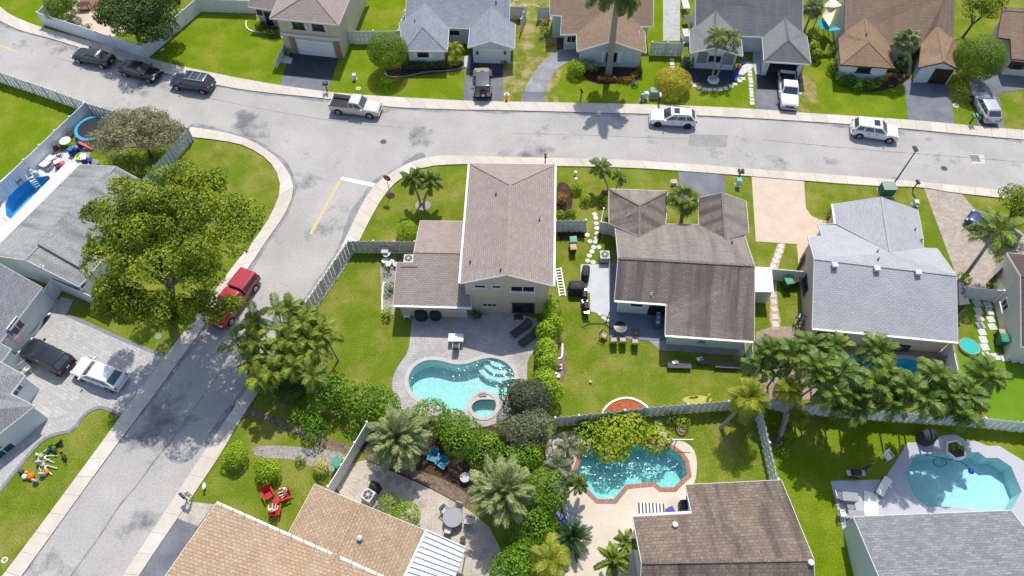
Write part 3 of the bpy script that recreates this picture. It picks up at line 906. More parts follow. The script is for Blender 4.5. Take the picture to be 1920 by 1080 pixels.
HOUSES = {}
class House:
    """a house from its roof: named roof corners (pixel, height), roof faces, and the outline loop under which the walls stand"""
    def __init__(s, name, label, V, faces, loops, roof, wall, cat='house', overhang=.45, trim='white', fasc=.16, gutter=(), wallbase=0., roofs=None, wall_loops=None, skip=()):
        s.V = {}
        for k, q in V.items():
            if isinstance(q, Vector): s.V[k] = q
            elif len(q) == 3: s.V[k] = P(*q)
            else:                         # (px, py, 'a','b','c'): on the plane of three corners
                a, b, c = (s.V[i] for i in q[2:5])
                n = (b - a).cross(c - a)
                o = Vector((0, 0, CAMH)); d = ray(q[0], q[1])
                s.V[k] = o + d * ((a - o).dot(n) / d.dot(n))
        allp = list(s.V.values())
        s.c = Vector((sum(p.x for p in allp) / len(allp), sum(p.y for p in allp) / len(allp), 0))
        s.root = thing(name, label, cat, s.c)
        HOUSES[label] = s
        roofs = roofs or {}
        groups = {}
        for fi, f in enumerate(faces):
            groups.setdefault(roofs.get(fi, roof), []).append(f)
        for rk, fs in groups.items():
            mb = MB()
            for f in fs:
                pts = [s.V[k] for k in f]
                n = Vector()
                for i in range(len(pts)):
                    a, b = pts[i], pts[(i + 1) % len(pts)]
                    n += a.cross(b)
                if n.z < 0: pts.reverse(); n = -n
                n.normalize()
                hz = Vector((0, 0, 1)).cross(n)
                hz = hz.normalized() if hz.length > .02 else Vector((1, 0, 0))
                up = n.cross(hz)
                uvs = [(p.dot(hz), p.dot(up)) for p in pts]
                if len(pts) > 4:      # tessellate concave faces cleanly
                    fl = [Vector((p.x, p.y, 0)) for p in pts]
                    for t in tessellate_polygon([fl]):
                        tt = list(t)
                        if area([fl[i] for i in tt]) < 0: tt.reverse()
                        mb.poly([pts[i] for i in tt], 0, [uvs[i] for i in tt])
                else:
                    mb.poly(pts, 0, uvs)
                mb.poly([p - Vector((0, 0, fasc - .02)) for p in reversed(pts)], 0, uvs[::-1])
            mb.build('roof', RF[rk], s.root, s.c)
        # ridge caps
        cnt = {}
        for f in faces:
            for i in range(len(f)):
                e = tuple(sorted((f[i], f[(i + 1) % len(f)])))
                cnt[e] = cnt.get(e, 0) + 1
        lp_edges = set()
        for l in loops:
            for i in range(len(l)): lp_edges.add(tuple(sorted((l[i], l[(i + 1) % len(l)]))))
        for e, k in cnt.items():
            if k == 2 and e not in lp_edges:
                a, b = s.V[e[0]], s.V[e[1]]
                if min(a.z, b.z) < 0: continue
                mb = MB(); mb.bar(a + Vector((0, 0, .012)), b + Vector((0, 0, .012)), .22, .026)
                Lr = (b - a).length
                for fi in range(2, 6): mb.uv[fi] = [(0, 0), (0, Lr), (.2, Lr), (.2, 0)]
                mb.build('ridge_cap', RF[roof], s.root, s.c)
        # fascia boards and walls
        s.walls = []
        fb = MB(); wb = MB()
        for li, l in enumerate(loops):
            pts = [s.V[k] for k in l]
            if area(pts) < 0: pts = pts[::-1]
            n = len(pts)
            for i in range(n):
                a, b = pts[i], pts[(i + 1) % n]
                d = (b - a); d2 = Vector((d.x, d.y, 0)).normalized()
                out = Vector((d2.y, -d2.x, 0)) * .03
                dz = Vector((0, 0, -fasc))
                t = Vector((0, 0, .012))
                fb.mesh([a + t, b + t, b + dz, a + dz, a + out + t, b + out + t, b + out + dz, a + out + dz], [(4, 7, 6, 5), (0, 4, 5, 1), (3, 2, 6, 7), (0, 3, 7, 4), (1, 5, 6, 2)])
            if wall_loops is not None: continue
            ins = offset_loop(pts, overhang)
            names = list(l) if area([s.V[k] for k in l]) > 0 else list(l)[::-1]
            for i in range(n):
                if (names[i], names[(i + 1) % n]) in skip or (names[(i + 1) % n], names[i]) in skip: continue
                a, b = ins[i], ins[(i + 1) % n]
                za, zb = pts[i].z - fasc + .02 + overhang * .30, pts[(i + 1) % n].z - fasc + .02 + overhang * .30
                za, zb = min(za, pts[i].z - .03), min(zb, pts[(i + 1) % n].z - .03)
                wb.poly([(a.x, a.y, wallbase), (b.x, b.y, wallbase), (b.x, b.y, zb), (a.x, a.y, za)])
                s.walls.append((Vector((a.x, a.y, wallbase)), Vector((b.x, b.y, wallbase)), min(za, zb), max(za, zb)))
        if wall_loops:
            for wl in wall_loops:
                pts = wl if area(wl) > 0 else wl[::-1]
                n = len(pts)
                for i in range(n):
                    a, b = pts[i], pts[(i + 1) % n]
                    wb.poly([(a.x, a.y, wallbase), (b.x, b.y, wallbase), b, a])
                    s.walls.append((Vector((a.x, a.y, wallbase)), Vector((b.x, b.y, wallbase)), min(a.z, b.z), max(a.z, b.z)))
        fb.build('fascia', trim, s.root, s.c)
        s.wall_ob = wb.build('wall', WM[wall], s.root, s.c)

    def hit(s, x, y):
        o, d = Vector((0, 0, CAMH)), ray(x, y)
        best = None
        for a, b, z0, z1 in s.walls:
            t = (b - a).normalized()
            n = Vector((t.y, -t.x, 0))
            if d.dot(n) >= -1e-6: continue
            k = (a - o).dot(n) / d.dot(n)
            p = o + d * k
            u = (p - a).dot(t)
            if -.3 < u < (b - a).length + .3 and -.4 < p.z < z1 + .5:
                if best is None or k < best[0]: best = (k, p, t, n)
        return best

    def opening(s, kind, x, y, w, h, pane='glass', frame='white', n=1, base=None, shutters=None, sill=True, slats=0, m=None):
        """a window or door centred on the wall where pixel (x,y) strikes it"""
        r = s.hit(x, y)
        if r is None:
            print('NO WALL', s.root['label'][:40], kind, x, y); return None
        _, p, t, nn = r
        if base is not None: p = Vector((p.x, p.y, base + h / 2))
        up = Vector((0, 0, 1))
        Mx = Matrix((t, -nn, up)).transposed()          # local x along the wall, y inwards
        f = MB(); fw = .07
        for cx, cz, dx, dz in ((0, h / 2, w + fw * 2, fw), (0, -h / 2, w + fw * 2, fw), (-w / 2, 0, fw, h), (w / 2, 0, fw, h)):
            f.box(p + Mx @ Vector((cx, -.03, cz)), (dx, .09, dz), m=Mx)
        for i in range(1, n):
            f.box(p + Mx @ Vector((-w / 2 + w * i / n, -.03, 0)), (.06, .07, h - fw), m=Mx)
        if sill: f.box(p + Mx @ Vector((0, -.07, -h / 2 - .06)), (w + .3, .16, .06), m=Mx)
        ob = f.build(kind, frame, s.root, s.c)
        for i in range(n):
            g = MB()
            g.box(p + Mx @ Vector((-w / 2 + w * (i + .5) / n, -.006, 0)), (w / n - .05, .03, h - .05), m=Mx)
            if kind == 'garage_door':
                g = MB()
                for k in range(4):
                    g.box(p + Mx @ Vector((0, -.008, -h / 2 + h * (k + .5) / 4)), (w - .04, .04, h / 4 - .025), m=Mx)
                g.build('door_panel', m or pane, ob, s.c)
            else:
                g.build('pane' if kind == 'window' else 'door_leaf', pane, ob, s.c)
        if kind == 'door':
            g = MB(); g.box(p + Mx @ Vector((w * .38, -.07, -.05)), (.05, .1, .16), m=Mx); g.build('handle', 'steel', ob, s.c)
        if shutters:
            for sx in (-1, 1):
                g = MB()
                g.box(p + Mx @ Vector((sx * (w / 2 + .07 + .19), -.03, 0)), (.36, .06, h + .12), m=Mx)
                for k in range(7):
                    g.box(p + Mx @ Vector((sx * (w / 2 + .07 + .19), -.065, -h / 2 + h * (k + .5) / 7)), (.28, .02, h / 7 * .6), m=Mx)
                g.build('shutter', shutters, s.root, s.c)
        return ob

    def block(s, name, pts, z0, z1, m):
        """an upright block on a ground outline (pixels)"""
        q = [p for p in pts]
        if area(q) < 0: q = q[::-1]
        mb = MB(); mb.prism(q, z0, z1)
        return mb.build(name, m, s.root, s.c)

    def gutter(s, a, b, m='white', w=.13, dz=-.03):
        mb = MB()
        A, B = s.V[a], s.V[b]
        d = (B - A); d2 = Vector((d.x, d.y, 0)).normalized()
        # outward = away from the house centre
        out = Vector((d2.y, -d2.x, 0))
        if out.dot((A + B) / 2 - Vector((s.c.x, s.c.y, 0))) < 0: out = -out
        mb.bar(A + out * .11 + Vector((0, 0, dz)), B + out * .11 + Vector((0, 0, dz)), w, .12)
        return mb.build('gutter', m, s.root, s.c)

    def vent(s, x, y, kind='pipe', m='dark_grey', a=None):
        """a vent where pixel (x,y) strikes the roof"""
        o, d = Vector((0, 0, CAMH)), ray(x, y)
        best = None
        for ob in s.root.children:
            if not ob.name.startswith('roof'): continue
            me = ob.data
            for pl in me.polygons:
                if pl.normal.z < .2: continue
                vs = [me.vertices[i].co + s.c for i in pl.vertices]
                n = pl.normal
                if abs(d.dot(n)) < 1e-6: continue
                k = (vs[0] - o).dot(n) / d.dot(n)
                p = o + d * k
                ins = True
                for i in range(len(vs)):
                    e = vs[(i + 1) % len(vs)] - vs[i]
                    if e.cross(p - vs[i]).dot(n) < -1e-4: ins = False; break
                if ins and (best is None or k < best[0]): best = (k, p)
        if best is None:
            print('NO ROOF', s.root['label'][:40], x, y); return
        p = best[1]
        mb = MB()
        if kind == 'pipe': mb.lathe([(.12, -.08), (.12, 0.0), (.06, .03), (.05, .30), (.05, .32)], 8, 0, p)
        elif kind == 'hood':
            mb.box(p + Vector((0, 0, .10)), (.42, .40, .26)); mb.box(p + Vector((0, .02, .25)), (.5, .5, .05))
        else: mb.lathe([(.16, -.08), (.16, .18), (.22, .2), (.18, .30), (.03, .34)], 10, 0, p)
        mb.build('roof_vent', m, s.root, s.c)

# ---- the two-storey beige house in the middle
hH = House('two_storey_house', 'two-storey peach house with a taupe gable roof standing alone behind the freeform pool',
    {'NW': (881, 306, 5), 'NE': (1040, 308, 5), 'SW': (863, 531, 5), 'SE': (1037, 536, 5), 'RN': (957, 346, 6.5), 'RS': (950, 515, 6.5)},
    [('SW', 'RS', 'RN', 'NW'), ('SE', 'NE', 'RN', 'RS'), ('NW', 'RN', 'NE')], [('SW', 'RS', 'SE', 'NE', 'NW')], 'taupe', 'peach', overhang=.3)
hH.gutter('SW', 'NW'); hH.gutter('SE', 'NE')
for x, y in ((882, 492), (939, 507), (930, 365)): hH.vent(x, y)
hH.vent(1011, 413)
hH.opening('window', 900, 536, .95, .42); hH.opening('window', 931, 537, .75, .42); hH.opening('window', 980, 541, 2.0, .85, n=2)
hH.opening('window', 918, 571, 1.25, .5, n=3, frame='offwhite'); hH.opening('patio_door', 981, 577, 1.9, 1.6, n=2, sill=False, frame='brown')
dsx = P(1012, 586)
mb = MB(); mb.tube([hH.V['SE'] + Vector((.02, -.05, -.15)), Vector((dsx.x + .1, dsx.y - .05, 4.55)), Vector((dsx.x + .1, dsx.y - .05, .1))], .06, 6)
mb.build('downspout', 'white', hH.root, hH.c)
# its one-storey west wing
hW = {'NW': (788, 414, 2.6), 'NE': (872, 415, 2.6), 'RW': (776, 472, 3.9), 'RE': (870, 474, 3.9), 'SWa': (737, 572, 2.45), 'SE': (884, 576, 2.45)}
hWing = House('house_wing', 'low west wing with a double-pitch taupe roof attached to the two-storey peach house', hW | {'k1': (774, 492, 'RW', 'RE', 'SE'), 'k2': (744, 492, 'RW', 'RE', 'SE')},
    [('NW', 'NE', 'RE', 'RW'), ('RW', 'RE', 'SE', 'SWa', 'k2', 'k1')], [('NW', 'RW', 'k1', 'k2', 'SWa', 'SE', 'RE', 'NE')], 'taupe', 'peach', overhang=.4)
hWing.gutter('SWa', 'SE')
hWing.opening('window', 853, 577, 1.6, .55)

# ---- the brown-roofed house in the middle
V = {'RW': (1159, 484, 4.3), 'RE': (1415, 498, 4.3), 'NW': (1153, 421, 2.5), 'NE': (1393, 433, 2.5)}
V |= {'A': (1152, 563, 2.75), 'SE': (1414, 640, 2.45)}
hI = House('brown_roof_house', 'pale green house under a stained umber roof with a palm in its front notch',
    V | {'B': (1249, 570, 'A', 'RW', 'RE'), 'C': (1247, 628, 2.45), 'LV': (1199, 444, 3.6), 'LP': (1199, 385, 3.9), 'L1': (1142, 354, 2.5), 'L2': (1252, 358, 2.5), 'L3': (1248, 420, 2.5), 'L0': (1142, 419, 2.5),
         'RV': (1360, 448, 3.75), 'RP': (1354, 361, 4.0), 'R1': (1310, 371, 2.7), 'R2': (1399, 377, 2.6), 'R3': (1404, 437, 2.6), 'R0': (1310, 421, 2.5)},
    [('RW', 'NW', 'LV', 'L3', 'R0', 'RV', 'NE', 'RE'), ('RW', 'RE', 'SE', 'C', 'B', 'A'), ('L1', 'L2', 'LP'), ('L0', 'L1', 'LP', 'LV'), ('L2', 'L3', 'LV', 'LP'),
     ('RP', 'R1', 'R0', 'RV'), ('RP', 'RV', 'R3', 'R2'), ('L0', 'LV', 'NW'), ('RV', 'NE', 'R3')],
    [('A', 'B', 'C', 'SE', 'RE', 'NE', 'R3', 'R2', 'RP', 'R1', 'R0', 'L3', 'L2', 'L1', 'L0', 'NW', 'RW')], 'umber', 'palegreen', overhang=.5,
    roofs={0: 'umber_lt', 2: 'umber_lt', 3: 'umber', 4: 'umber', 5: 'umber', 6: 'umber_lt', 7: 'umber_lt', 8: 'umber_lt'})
hI.gutter('C', 'SE'); hI.gutter('A', 'B')
hI.opening('window', 1194, 571, 1.1, .6); hI.opening('door', 1233, 579, 1.5, 1.9, n=2, sill=False, frame='dark_brown', base=.1)
hI.opening('window', 1316, 640, .5, .3, frame='palegreen' if False else 'light_grey')
hI.vent(1372, 456); hI.vent(1221, 552, 'pipe', 'offwhite'); hI.vent(1179, 404, 'pipe', 'offwhite')
stripe = None

# ---- the silver-roofed house to its right
V = {'RW': (1527, 485, 4.6), 'RE': (1793, 516, 4.6), 'SW': (1523, 615, 2.55), 'SE': (1796, 641, 2.55), 'NW': (1515, 443, 3.3)}
hJ = House('silver_roof_house', 'peach house with pale silver shingle roof and three square vents above the palm row',
    V | {'NE2': (1757, 466, 2.7), 'n1': (1542, 443, 3.25), 'n2': (1534, 420, 2.5), 'n3': (1566, 421, 2.5), 'GV': (1669, 473, 4.45), 'F1': (1562, 383, 2.6), 'F2': (1567, 420, 2.6), 'GP': (1653, 370, 4.3), 'F3': (1721, 394, 2.6), 'F4': (1731, 447, 2.6),
         'E1': (1722, 444, 3.0), 'E2': (1731, 465, 2.8)},
    [('RW', 'NW', 'n1', 'n2', 'n3', 'GV', 'E1', 'E2', 'NE2', 'RE'), ('SW', 'SE', 'RE', 'RW'), ('GP', 'F1', 'F2', 'GV'), ('GP', 'GV', 'F4', 'F3')],
    [('SW', 'SE', 'RE', 'NE2', 'E2', 'F4', 'F3', 'GP', 'F1', 'F2', 'n2', 'n1', 'NW', 'RW')], 'silver', 'sand', overhang=.3, trim='white')
hJ.gutter('SW', 'SE'); hJ.gutter('F1', 'F2')
for x, y in ((1564, 499), (1643, 506), (1720, 513)): hJ.vent(x, y, 'hood', 'light_grey')
for x, y in ((1645, 472), (1646, 487), (1715, 431)): hJ.vent(x, y, 'pipe', 'terracotta')
hJ.opening('window', 1511, 534, 1.5, .9, n=2, frame='dark_grey')
hJ.opening('door', 1560, 625, 2.3, 2.0, n=2, pane='dark_brown', frame='dark_brown', base=.05, sill=False)
def ext(V, a, b, d):
    """a point d metres beyond b on the line from a to b"""
    A, B = (P(*q) if not isinstance(q, Vector) else q for q in (a, b))
    t = (B - A); t.z = 0
    return B + t.normalized() * d
# ---- beige two-storey house, top left
a, b, c, d = P(505, 34, 5), P(635, 47, 5), ext(0, (505, 34, 5), (520, 0, 5), 9), ext(0, (635, 47, 5), (655, 0, 5), 9)
rdir = ((c - a).normalized() + (d - b).normalized()) / 2
rf = P(582, -16, 6.5)
hB = House('two_storey_house', 'beige two-storey house with a white garage door and brick pilasters at the top edge',
    {'SW': a, 'SE': b, 'NW': c, 'NE': d, 'RF': rf, 'RB': (c + d) / 2 + Vector((0, 0, 1.5))},
    [('SW', 'SE', 'RF'), ('SE', 'NE', 'RB', 'RF'), ('SW', 'RF', 'RB', 'NW')], [('SW', 'SE', 'NE', 'RB', 'NW')], 'rose', 'beige', overhang=.55, trim='offwhite')
hB.opening('window', 559, 46, 1.25, 1.0, n=2, shutters='offwhite', frame='dark_grey'); hB.opening('window', 596, 49, 1.25, 1.0, n=2, shutters='offwhite', frame='dark_grey')
hB.opening('garage_door', 591, 84, 4.3, 2.15, 'white', 'offwhite', base=0, sill=False)
r = hB.hit(591, 70)
if r:
    p, t, n = r[1], r[2], r[3]
    A, B = [w for w in hB.walls if abs((w[1] - w[0]).normalized().dot(t)) > .99 and abs((p - w[0]).dot(n)) < .05][0][:2]
    mb = MB(); mb.bar(Vector((A.x, A.y, 2.75)) + n * .12, Vector((B.x, B.y, 2.75)) + n * .12, .28, .34); mb.build('trim_band', 'offwhite', hB.root, hB.c)
    BRK = brickmat('brick_red', (.34, .17, .13), (.26, .12, .09), (.40, .36, .32), .22, .08, .012)
    for k in (-2.62, 2.62):
        q = Vector((hB.hit(591, 84)[1].x, hB.hit(591, 84)[1].y, 0)) + t * k
        mb = MB(); 
        Mx = Matrix((t, -n, Vector((0, 0, 1)))).transposed()
        mb.box(q + n * .06 + Vector((0, 0, 1.28)), (.55, .14, 2.56), m=Mx)
        i0 = len(mb.f) - 6
        for fi in range(i0, len(mb.f)):
            vs = [Vector(mb.v[i]) for i in mb.f[fi]]
            mb.uv[fi] = [((v - q).dot(t), v.z) for v in vs]
        mb.build('brick_pilaster', BRK, hB.root, hB.c)
hBw = House('house_wing', 'single-storey rose-roofed wing beside the beige two-storey house at the top edge',
    {'SW': (465, 13, 2.7), 'SE': (516, 20, 2.7), 'RW': (476, -28, 4.2), 'RE': (530, -24, 4.2)}, [('SW', 'SE', 'RE', 'RW')], [('SW', 'SE', 'RE', 'RW')], 'rose', 'beige', overhang=.5)
hBw.opening('door', 500, 22, .95, 2.05, pane='purple', frame='offwhite', base=0, sill=False); hBw.opening('window', 487, 23, .8, .9)

# ---- blue-grey roofed house
hC = House('hip_roof_house', 'pale blue house with blue-grey hip roof and white garage behind the tan jeep',
    {'E1': (842, 52.5, 2.5), 'E2': (881, 53.5, 2.5), 'LP': (797, 6.5, 3.6), 'RW': (764, -38, 'E1', 'E2', 'LP'), 'RE': (957, -38, 'E1', 'E2', 'LP'), 'W': (760, 38, 'E1', 'E2', 'LP'),
     'E': (955, 40, 'E1', 'E2', 'LP'), 'L0': (748, 43, 2.5), 'SW': (757, 95.5, 2.5), 'SE': (839, 95.5, 2.5), 'LH': (792, 50, 3.6), 'RP': (922, 13, 3.45), 'R1': (877, 89, 2.5), 'RA': (920, 77, 3.45),
     'R2': (965, 90.5, 2.5), 'R3': (966, 45, 2.5)},
    [('RW', 'W', 'LP', 'E1', 'E2', 'RP', 'E', 'RE'), ('LP', 'W', 'L0', 'SW', 'LH'), ('SW', 'SE', 'LH'), ('LP', 'LH', 'SE', 'E1'), ('RP', 'E2', 'R1', 'RA'), ('RP', 'RA', 'R2', 'R3', 'E')],
    [('W', 'L0', 'SW', 'SE', 'E1', 'E2', 'R1', 'RA', 'R2', 'R3', 'E', 'RE', 'RW')], 'bluegrey', 'bluewhite', overhang=.5)
hC.opening('window', 793, 102, 1.35, .85, shutters='white', n=1); hC.opening('window', 852, 61, 1.2, .7)
hC.opening('garage_door', 921.5, 106, 2.7, 2.1, 'white', 'white', base=0, sill=False)
for x, y in ((895, 98), (947, 98)):
    r = hC.hit(x, y)
    if r:
        mb = MB(); mb.lathe([(.05, -.2), (.1, -.15), (.11, .12), (.03, .22)], 8, 0, r[1] + r[3] * .14); mb.build('wall_lamp', 'black', hC.root, hC.c)
for x, y in ((778, 41), (930, 6)): hC.vent(x, y)
# ---- brown roof, mint walls
hD = House('brown_roof_house', 'mint green house with brown gable roof standing behind the tall royal palm',
    {'B': (1051, 65, 2.5), 'C': (1081, 64, 2.5), 'PK': (1150, 6, 3.85), 'RW': (1032, -38, 'B', 'C', 'PK'), 'RE': (1225, -38, 'B', 'C', 'PK'), 'A0': (1031, 28, 'B', 'C', 'PK'), 'A1': (1053, 30, 'B', 'C', 'PK'),
     'SW': (1082, 96, 2.5), 'AP': (1148, 77, 3.85), 'SE': (1212, 98.5, 2.5), 'NE': (1209, 60, 2.5), 'VR': (1200, 50, 'B', 'C', 'PK'), 'E0': (1225, 49, 'B', 'C', 'PK')},
    [('RW', 'A0', 'A1', 'B', 'C', 'PK', 'VR', 'E0', 'RE'), ('PK', 'C', 'SW', 'AP'), ('PK', 'AP', 'SE', 'NE', 'VR')],
    [('A0', 'A1', 'B', 'C', 'SW', 'AP', 'SE', 'NE', 'VR', 'E0', 'RE', 'RW')], 'tanbrown', 'mint', overhang=.45)
hD.opening('window', 1146, 107, 1.3, 1.35, n=2, shutters='white', frame='light_grey'); hD.opening('window', 1071, 73, 1.0, .9, n=2)
hD.vent(1197, 63, 'pipe', 'white')
# ---- slate roof
hE = House('slate_roof_house', 'white house with dark slate-grey roof and a carport holding the white pickup',
    {'M1': (1399, 68, 2.5), 'M2': (1429, 69.5, 2.5), 'RP': (1472, 33, 3.45), 'NW': (1304, -38, 'M1', 'M2', 'RP'), 'NE': (1505, -38, 'M1', 'M2', 'RP'), 'W': (1304, 50, 'M1', 'M2', 'RP'), 'E': (1505, 61, 'M1', 'M2', 'RP'),
     'LP': (1341.5, 20, 3.4), 'L0': (1293, 57, 2.5), 'L1': (1294, 99, 2.5), 'LA': (1339.5, 89, 3.35), 'L2': (1393, 104.5, 2.5), 'L3': (1389, 67.5, 2.5), 'RH': (1478, 75, 3.45), 'R1': (1432.5, 115, 2.5),
     'R2': (1521, 120.5, 2.5), 'R3': (1513, 68, 2.5)},
    [('NW', 'W', 'LP', 'L3', 'M1', 'M2', 'RP', 'E', 'NE'), ('LP', 'W', 'L0', 'L1', 'LA'), ('LP', 'LA', 'L2', 'L3'), ('RP', 'M2', 'R1', 'RH'), ('R1', 'R2', 'RH'), ('RP', 'RH', 'R2', 'R3', 'E')],
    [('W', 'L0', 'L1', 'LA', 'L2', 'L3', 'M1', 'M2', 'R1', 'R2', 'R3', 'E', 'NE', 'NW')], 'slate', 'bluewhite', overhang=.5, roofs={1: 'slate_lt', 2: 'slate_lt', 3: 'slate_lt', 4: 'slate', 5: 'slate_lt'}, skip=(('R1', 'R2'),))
hE.opening('window', 1340, 110, 1.4, .9, n=2, frame='light_grey')
r = hE.hit(1340, 110)
if r:
    Mx = Matrix((r[2], -r[3], Vector((0, 0, 1)))).transposed()
    for k in (-1.5, 1.5):
        mb = MB(); mb.box(Vector((r[1].x, r[1].y, 1.55)) + r[2] * k + r[3] * .012, (1.3, .05, 1.5), m=Mx)
        mb.build('wall_panel', 'mid_grey', hE.root, hE.c)
ins = offset_loop([hE.V['R1'], hE.V['R2'], hE.V['R3']][:3], .5)
for k in ('R1', 'R2'):
    q = hE.V[k]; dx = .75 if k == 'R1' else -.75
    mb = MB(); mb.box((q.x + dx, q.y + .75, 1.15), (.5, .3, 2.3)); mb.build('carport_pier', WM['bluewhite'], hE.root, hE.c)
# ---- ochre roof
hF = House('ochre_roof_house', 'white house with ochre-brown roof and a dark brown garage door, top right',
    {'M1': (1668, 84, 2.5), 'M2': (1724, 88, 2.5), 'LP': (1622, 35, 3.75), 'NW': (1585, -38, 'M1', 'M2', 'LP'), 'NE': (1789, -38, 'M1', 'M2', 'LP'), 'W': (1583, 62, 'M1', 'M2', 'LP'), 'E': (1787, 72, 'M1', 'M2', 'LP'),
     'L0': (1572, 72, 2.5), 'SW': (1576, 121, 2.5), 'SE': (1677.5, 128, 2.5), 'LH': (1629, 78, 3.6), 'L3': (1667, 82, 2.5), 'RP': (1758, 51, 3.25), 'R0': (1727, 86, 2.5), 'R1': (1722, 126.5, 2.5), 'RA': (1770.5, 116, 3.25),
     'R2': (1797, 129.5, 2.5), 'R3': (1794, 80, 2.5)},
    [('NW', 'W', 'LP', 'L3', 'M1', 'M2', 'R0', 'RP', 'E', 'NE'), ('LP', 'W', 'L0', 'SW', 'LH'), ('SW', 'SE', 'LH'), ('LP', 'LH', 'SE', 'L3'), ('RP', 'R0', 'R1', 'RA'), ('RP', 'RA', 'R2', 'R3', 'E')],
    [('W', 'L0', 'SW', 'SE', 'L3', 'M1', 'M2', 'R0', 'R1', 'RA', 'R2', 'R3', 'E', 'NE', 'NW')], 'tanbrown', 'bluewhite', overhang=.45, trim='brown', roofs={1: 'ochre', 2: 'ochre', 3: 'ochre', 4: 'ochre', 5: 'ochre'})
hF.opening('window', 1620, 130, 1.4, .8, frame='dark_grey'); hF.opening('garage_door', 1754, 147, 2.75, 2.1, 'dark_brown', 'white', base=0, sill=False)
hF.vent(1624, 66); 
# ---- far top right
hG = House('cream_house', 'cream house with speckled brown roof and brown shutters at the top right corner',
    {'c': (1897, 110, 2.5), 'd': (1990, 118, 2.5), 'r': (1880, 14, 4.6), 'a': (1871, 70, 'c', 'd', 'r'), 'b': (1895, 73, 'c', 'd', 'r'), 'RE': (1990, 20, 'c', 'd', 'r')},
    [('r', 'a', 'b', 'c', 'd', 'RE')], [('r', 'a', 'b', 'c', 'd', 'RE')], 'tanbrown', 'cream', overhang=.4, trim='brown')
hG.opening('window', 1908, 122, .9, .8, shutters='brown', frame='brown')
# ---- left: the long grey roof under the big tree
hL = House('grey_roof_house', 'long weathered grey gable roof house half hidden by the big leafy tree',
    {'NW': (150, 308, 2.6), 'NR': (217, 312, 4.2), 'NE': (305, 360, 2.6), 'SW': (-22, 478, 2.6), 'SR': (47, 487, 4.2), 'SE': (148, 537, 2.6)},
    [('NW', 'SW', 'SR', 'NR'), ('NR', 'SR', 'SE', 'NE')], [('NW', 'SW', 'SR', 'SE', 'NE', 'NR')], 'grey', 'palegrey', overhang=.12)
p0, p1 = P(74, 462, 4.02), P(153, 506, 2.75)
q = MB(); dv = (hL.V['NR'] - hL.V['SR']).normalized()
L = 9.0
q.mesh([p0 + Vector((0, 0, -.1)), p1 + Vector((0, 0, -.1)), p1 + Vector((0, 0, .42)), p0 + Vector((0, 0, .42)), p0 + dv * L + Vector((0, 0, -.1)), p1 + dv * L + Vector((0, 0, -.1)), p1 + dv * L + Vector((0, 0, .42)), p0 + dv * L + Vector((0, 0, .42))],
       [(0, 1, 2, 3), (1, 5, 6, 2), (2, 6, 7, 3), (4, 0, 3, 7), (5, 4, 7, 6)])
hh = (p1 - p0); hh.z = 0
for fi in range(len(q.f)):
    q.uv[fi] = [(Vector(q.v[i]).dot(dv), Vector(q.v[i]).dot(hh.normalized())) for i in q.f[fi]]
q.build('raised_roof', RF['grey'], hL.root, hL.c)
hL.opening('window', 154, 534, .6, .5)
hL.vent(79, 500, 'pipe', 'white')
pc = thing('patio_cover', 'long flat white aluminium patio roof along the grey roof beside the oval pool', 'patio roof', P(70, 390))
mb = MB()
pts = [P(150, 308, 2.5), P(122, 307, 2.5), P(33, 398, 2.5), P(-30, 460, 2.5), P(-15, 478, 2.5)]
mb.prism([p.xy for p in (pts if area(pts) > 0 else pts[::-1])], 2.4, 2.52, bottom=True)
mb.build('roof_panel', M('alu_white', (.66, .66, .70), (.60, .60, .64), scale=.4, rough=.6), pc, pc.location)
for x, y in ((124, 312), (80, 356), (36, 400)):
    p = P(x, y, 2.4); mb = MB(); mb.box((p.x + .12, p.y - .1, 1.2), (.09, .09, 2.4)); mb.build('post', 'white', pc, pc.location)
# ---- bottom left house
hM = House('blue_grey_roof_house', 'pale grey house with several blue-grey roofs beside the paver driveway, left edge',
    {'a1': (79, 539, 2.5), 'a2': (1, 641, 2.5), 'a3': (-90, 600, 4.6), 'a4': (-5, 492, 4.6),
     'b1': (-40, 620, 3.2), 'b2': (21, 655, 2.4), 'b3': (2, 680, 2.4), 'b4': (-60, 660, 3.2),
     'c1': (-4, 676, 2.6), 'c2': (47, 704, 2.5), 'c3': (20, 738, 2.55), 'c4': (64, 761, 2.5), 'c5': (47, 775, 2.5), 'c6': (-20, 828, 2.5), 'c7': (-95, 775, 4.3), 'c8': (-80, 705, 4.0)},
    [('a1', 'a2', 'a3', 'a4'), ('b1', 'b2', 'b3', 'b4'), ('c1', 'c2', 'c3', 'c8'), ('c3', 'c4', 'c5', 'c6', 'c7', 'c8')],
    [('a1', 'a2', 'a3', 'a4'), ('b1', 'b2', 'b3', 'b4'), ('c1', 'c2', 'c3', 'c4', 'c5', 'c6', 'c7', 'c8')], 'greymix', 'palegrey', overhang=.12)
hM.opening('window', 9, 846, 1.5, 1.0, 'glass_green', n=2); hM.opening('window', 32, 731, .9, .6, 'glass_green', n=2)
hM.opening('window', 30, 612, 1.2, 1.3, frame='white', n=2)
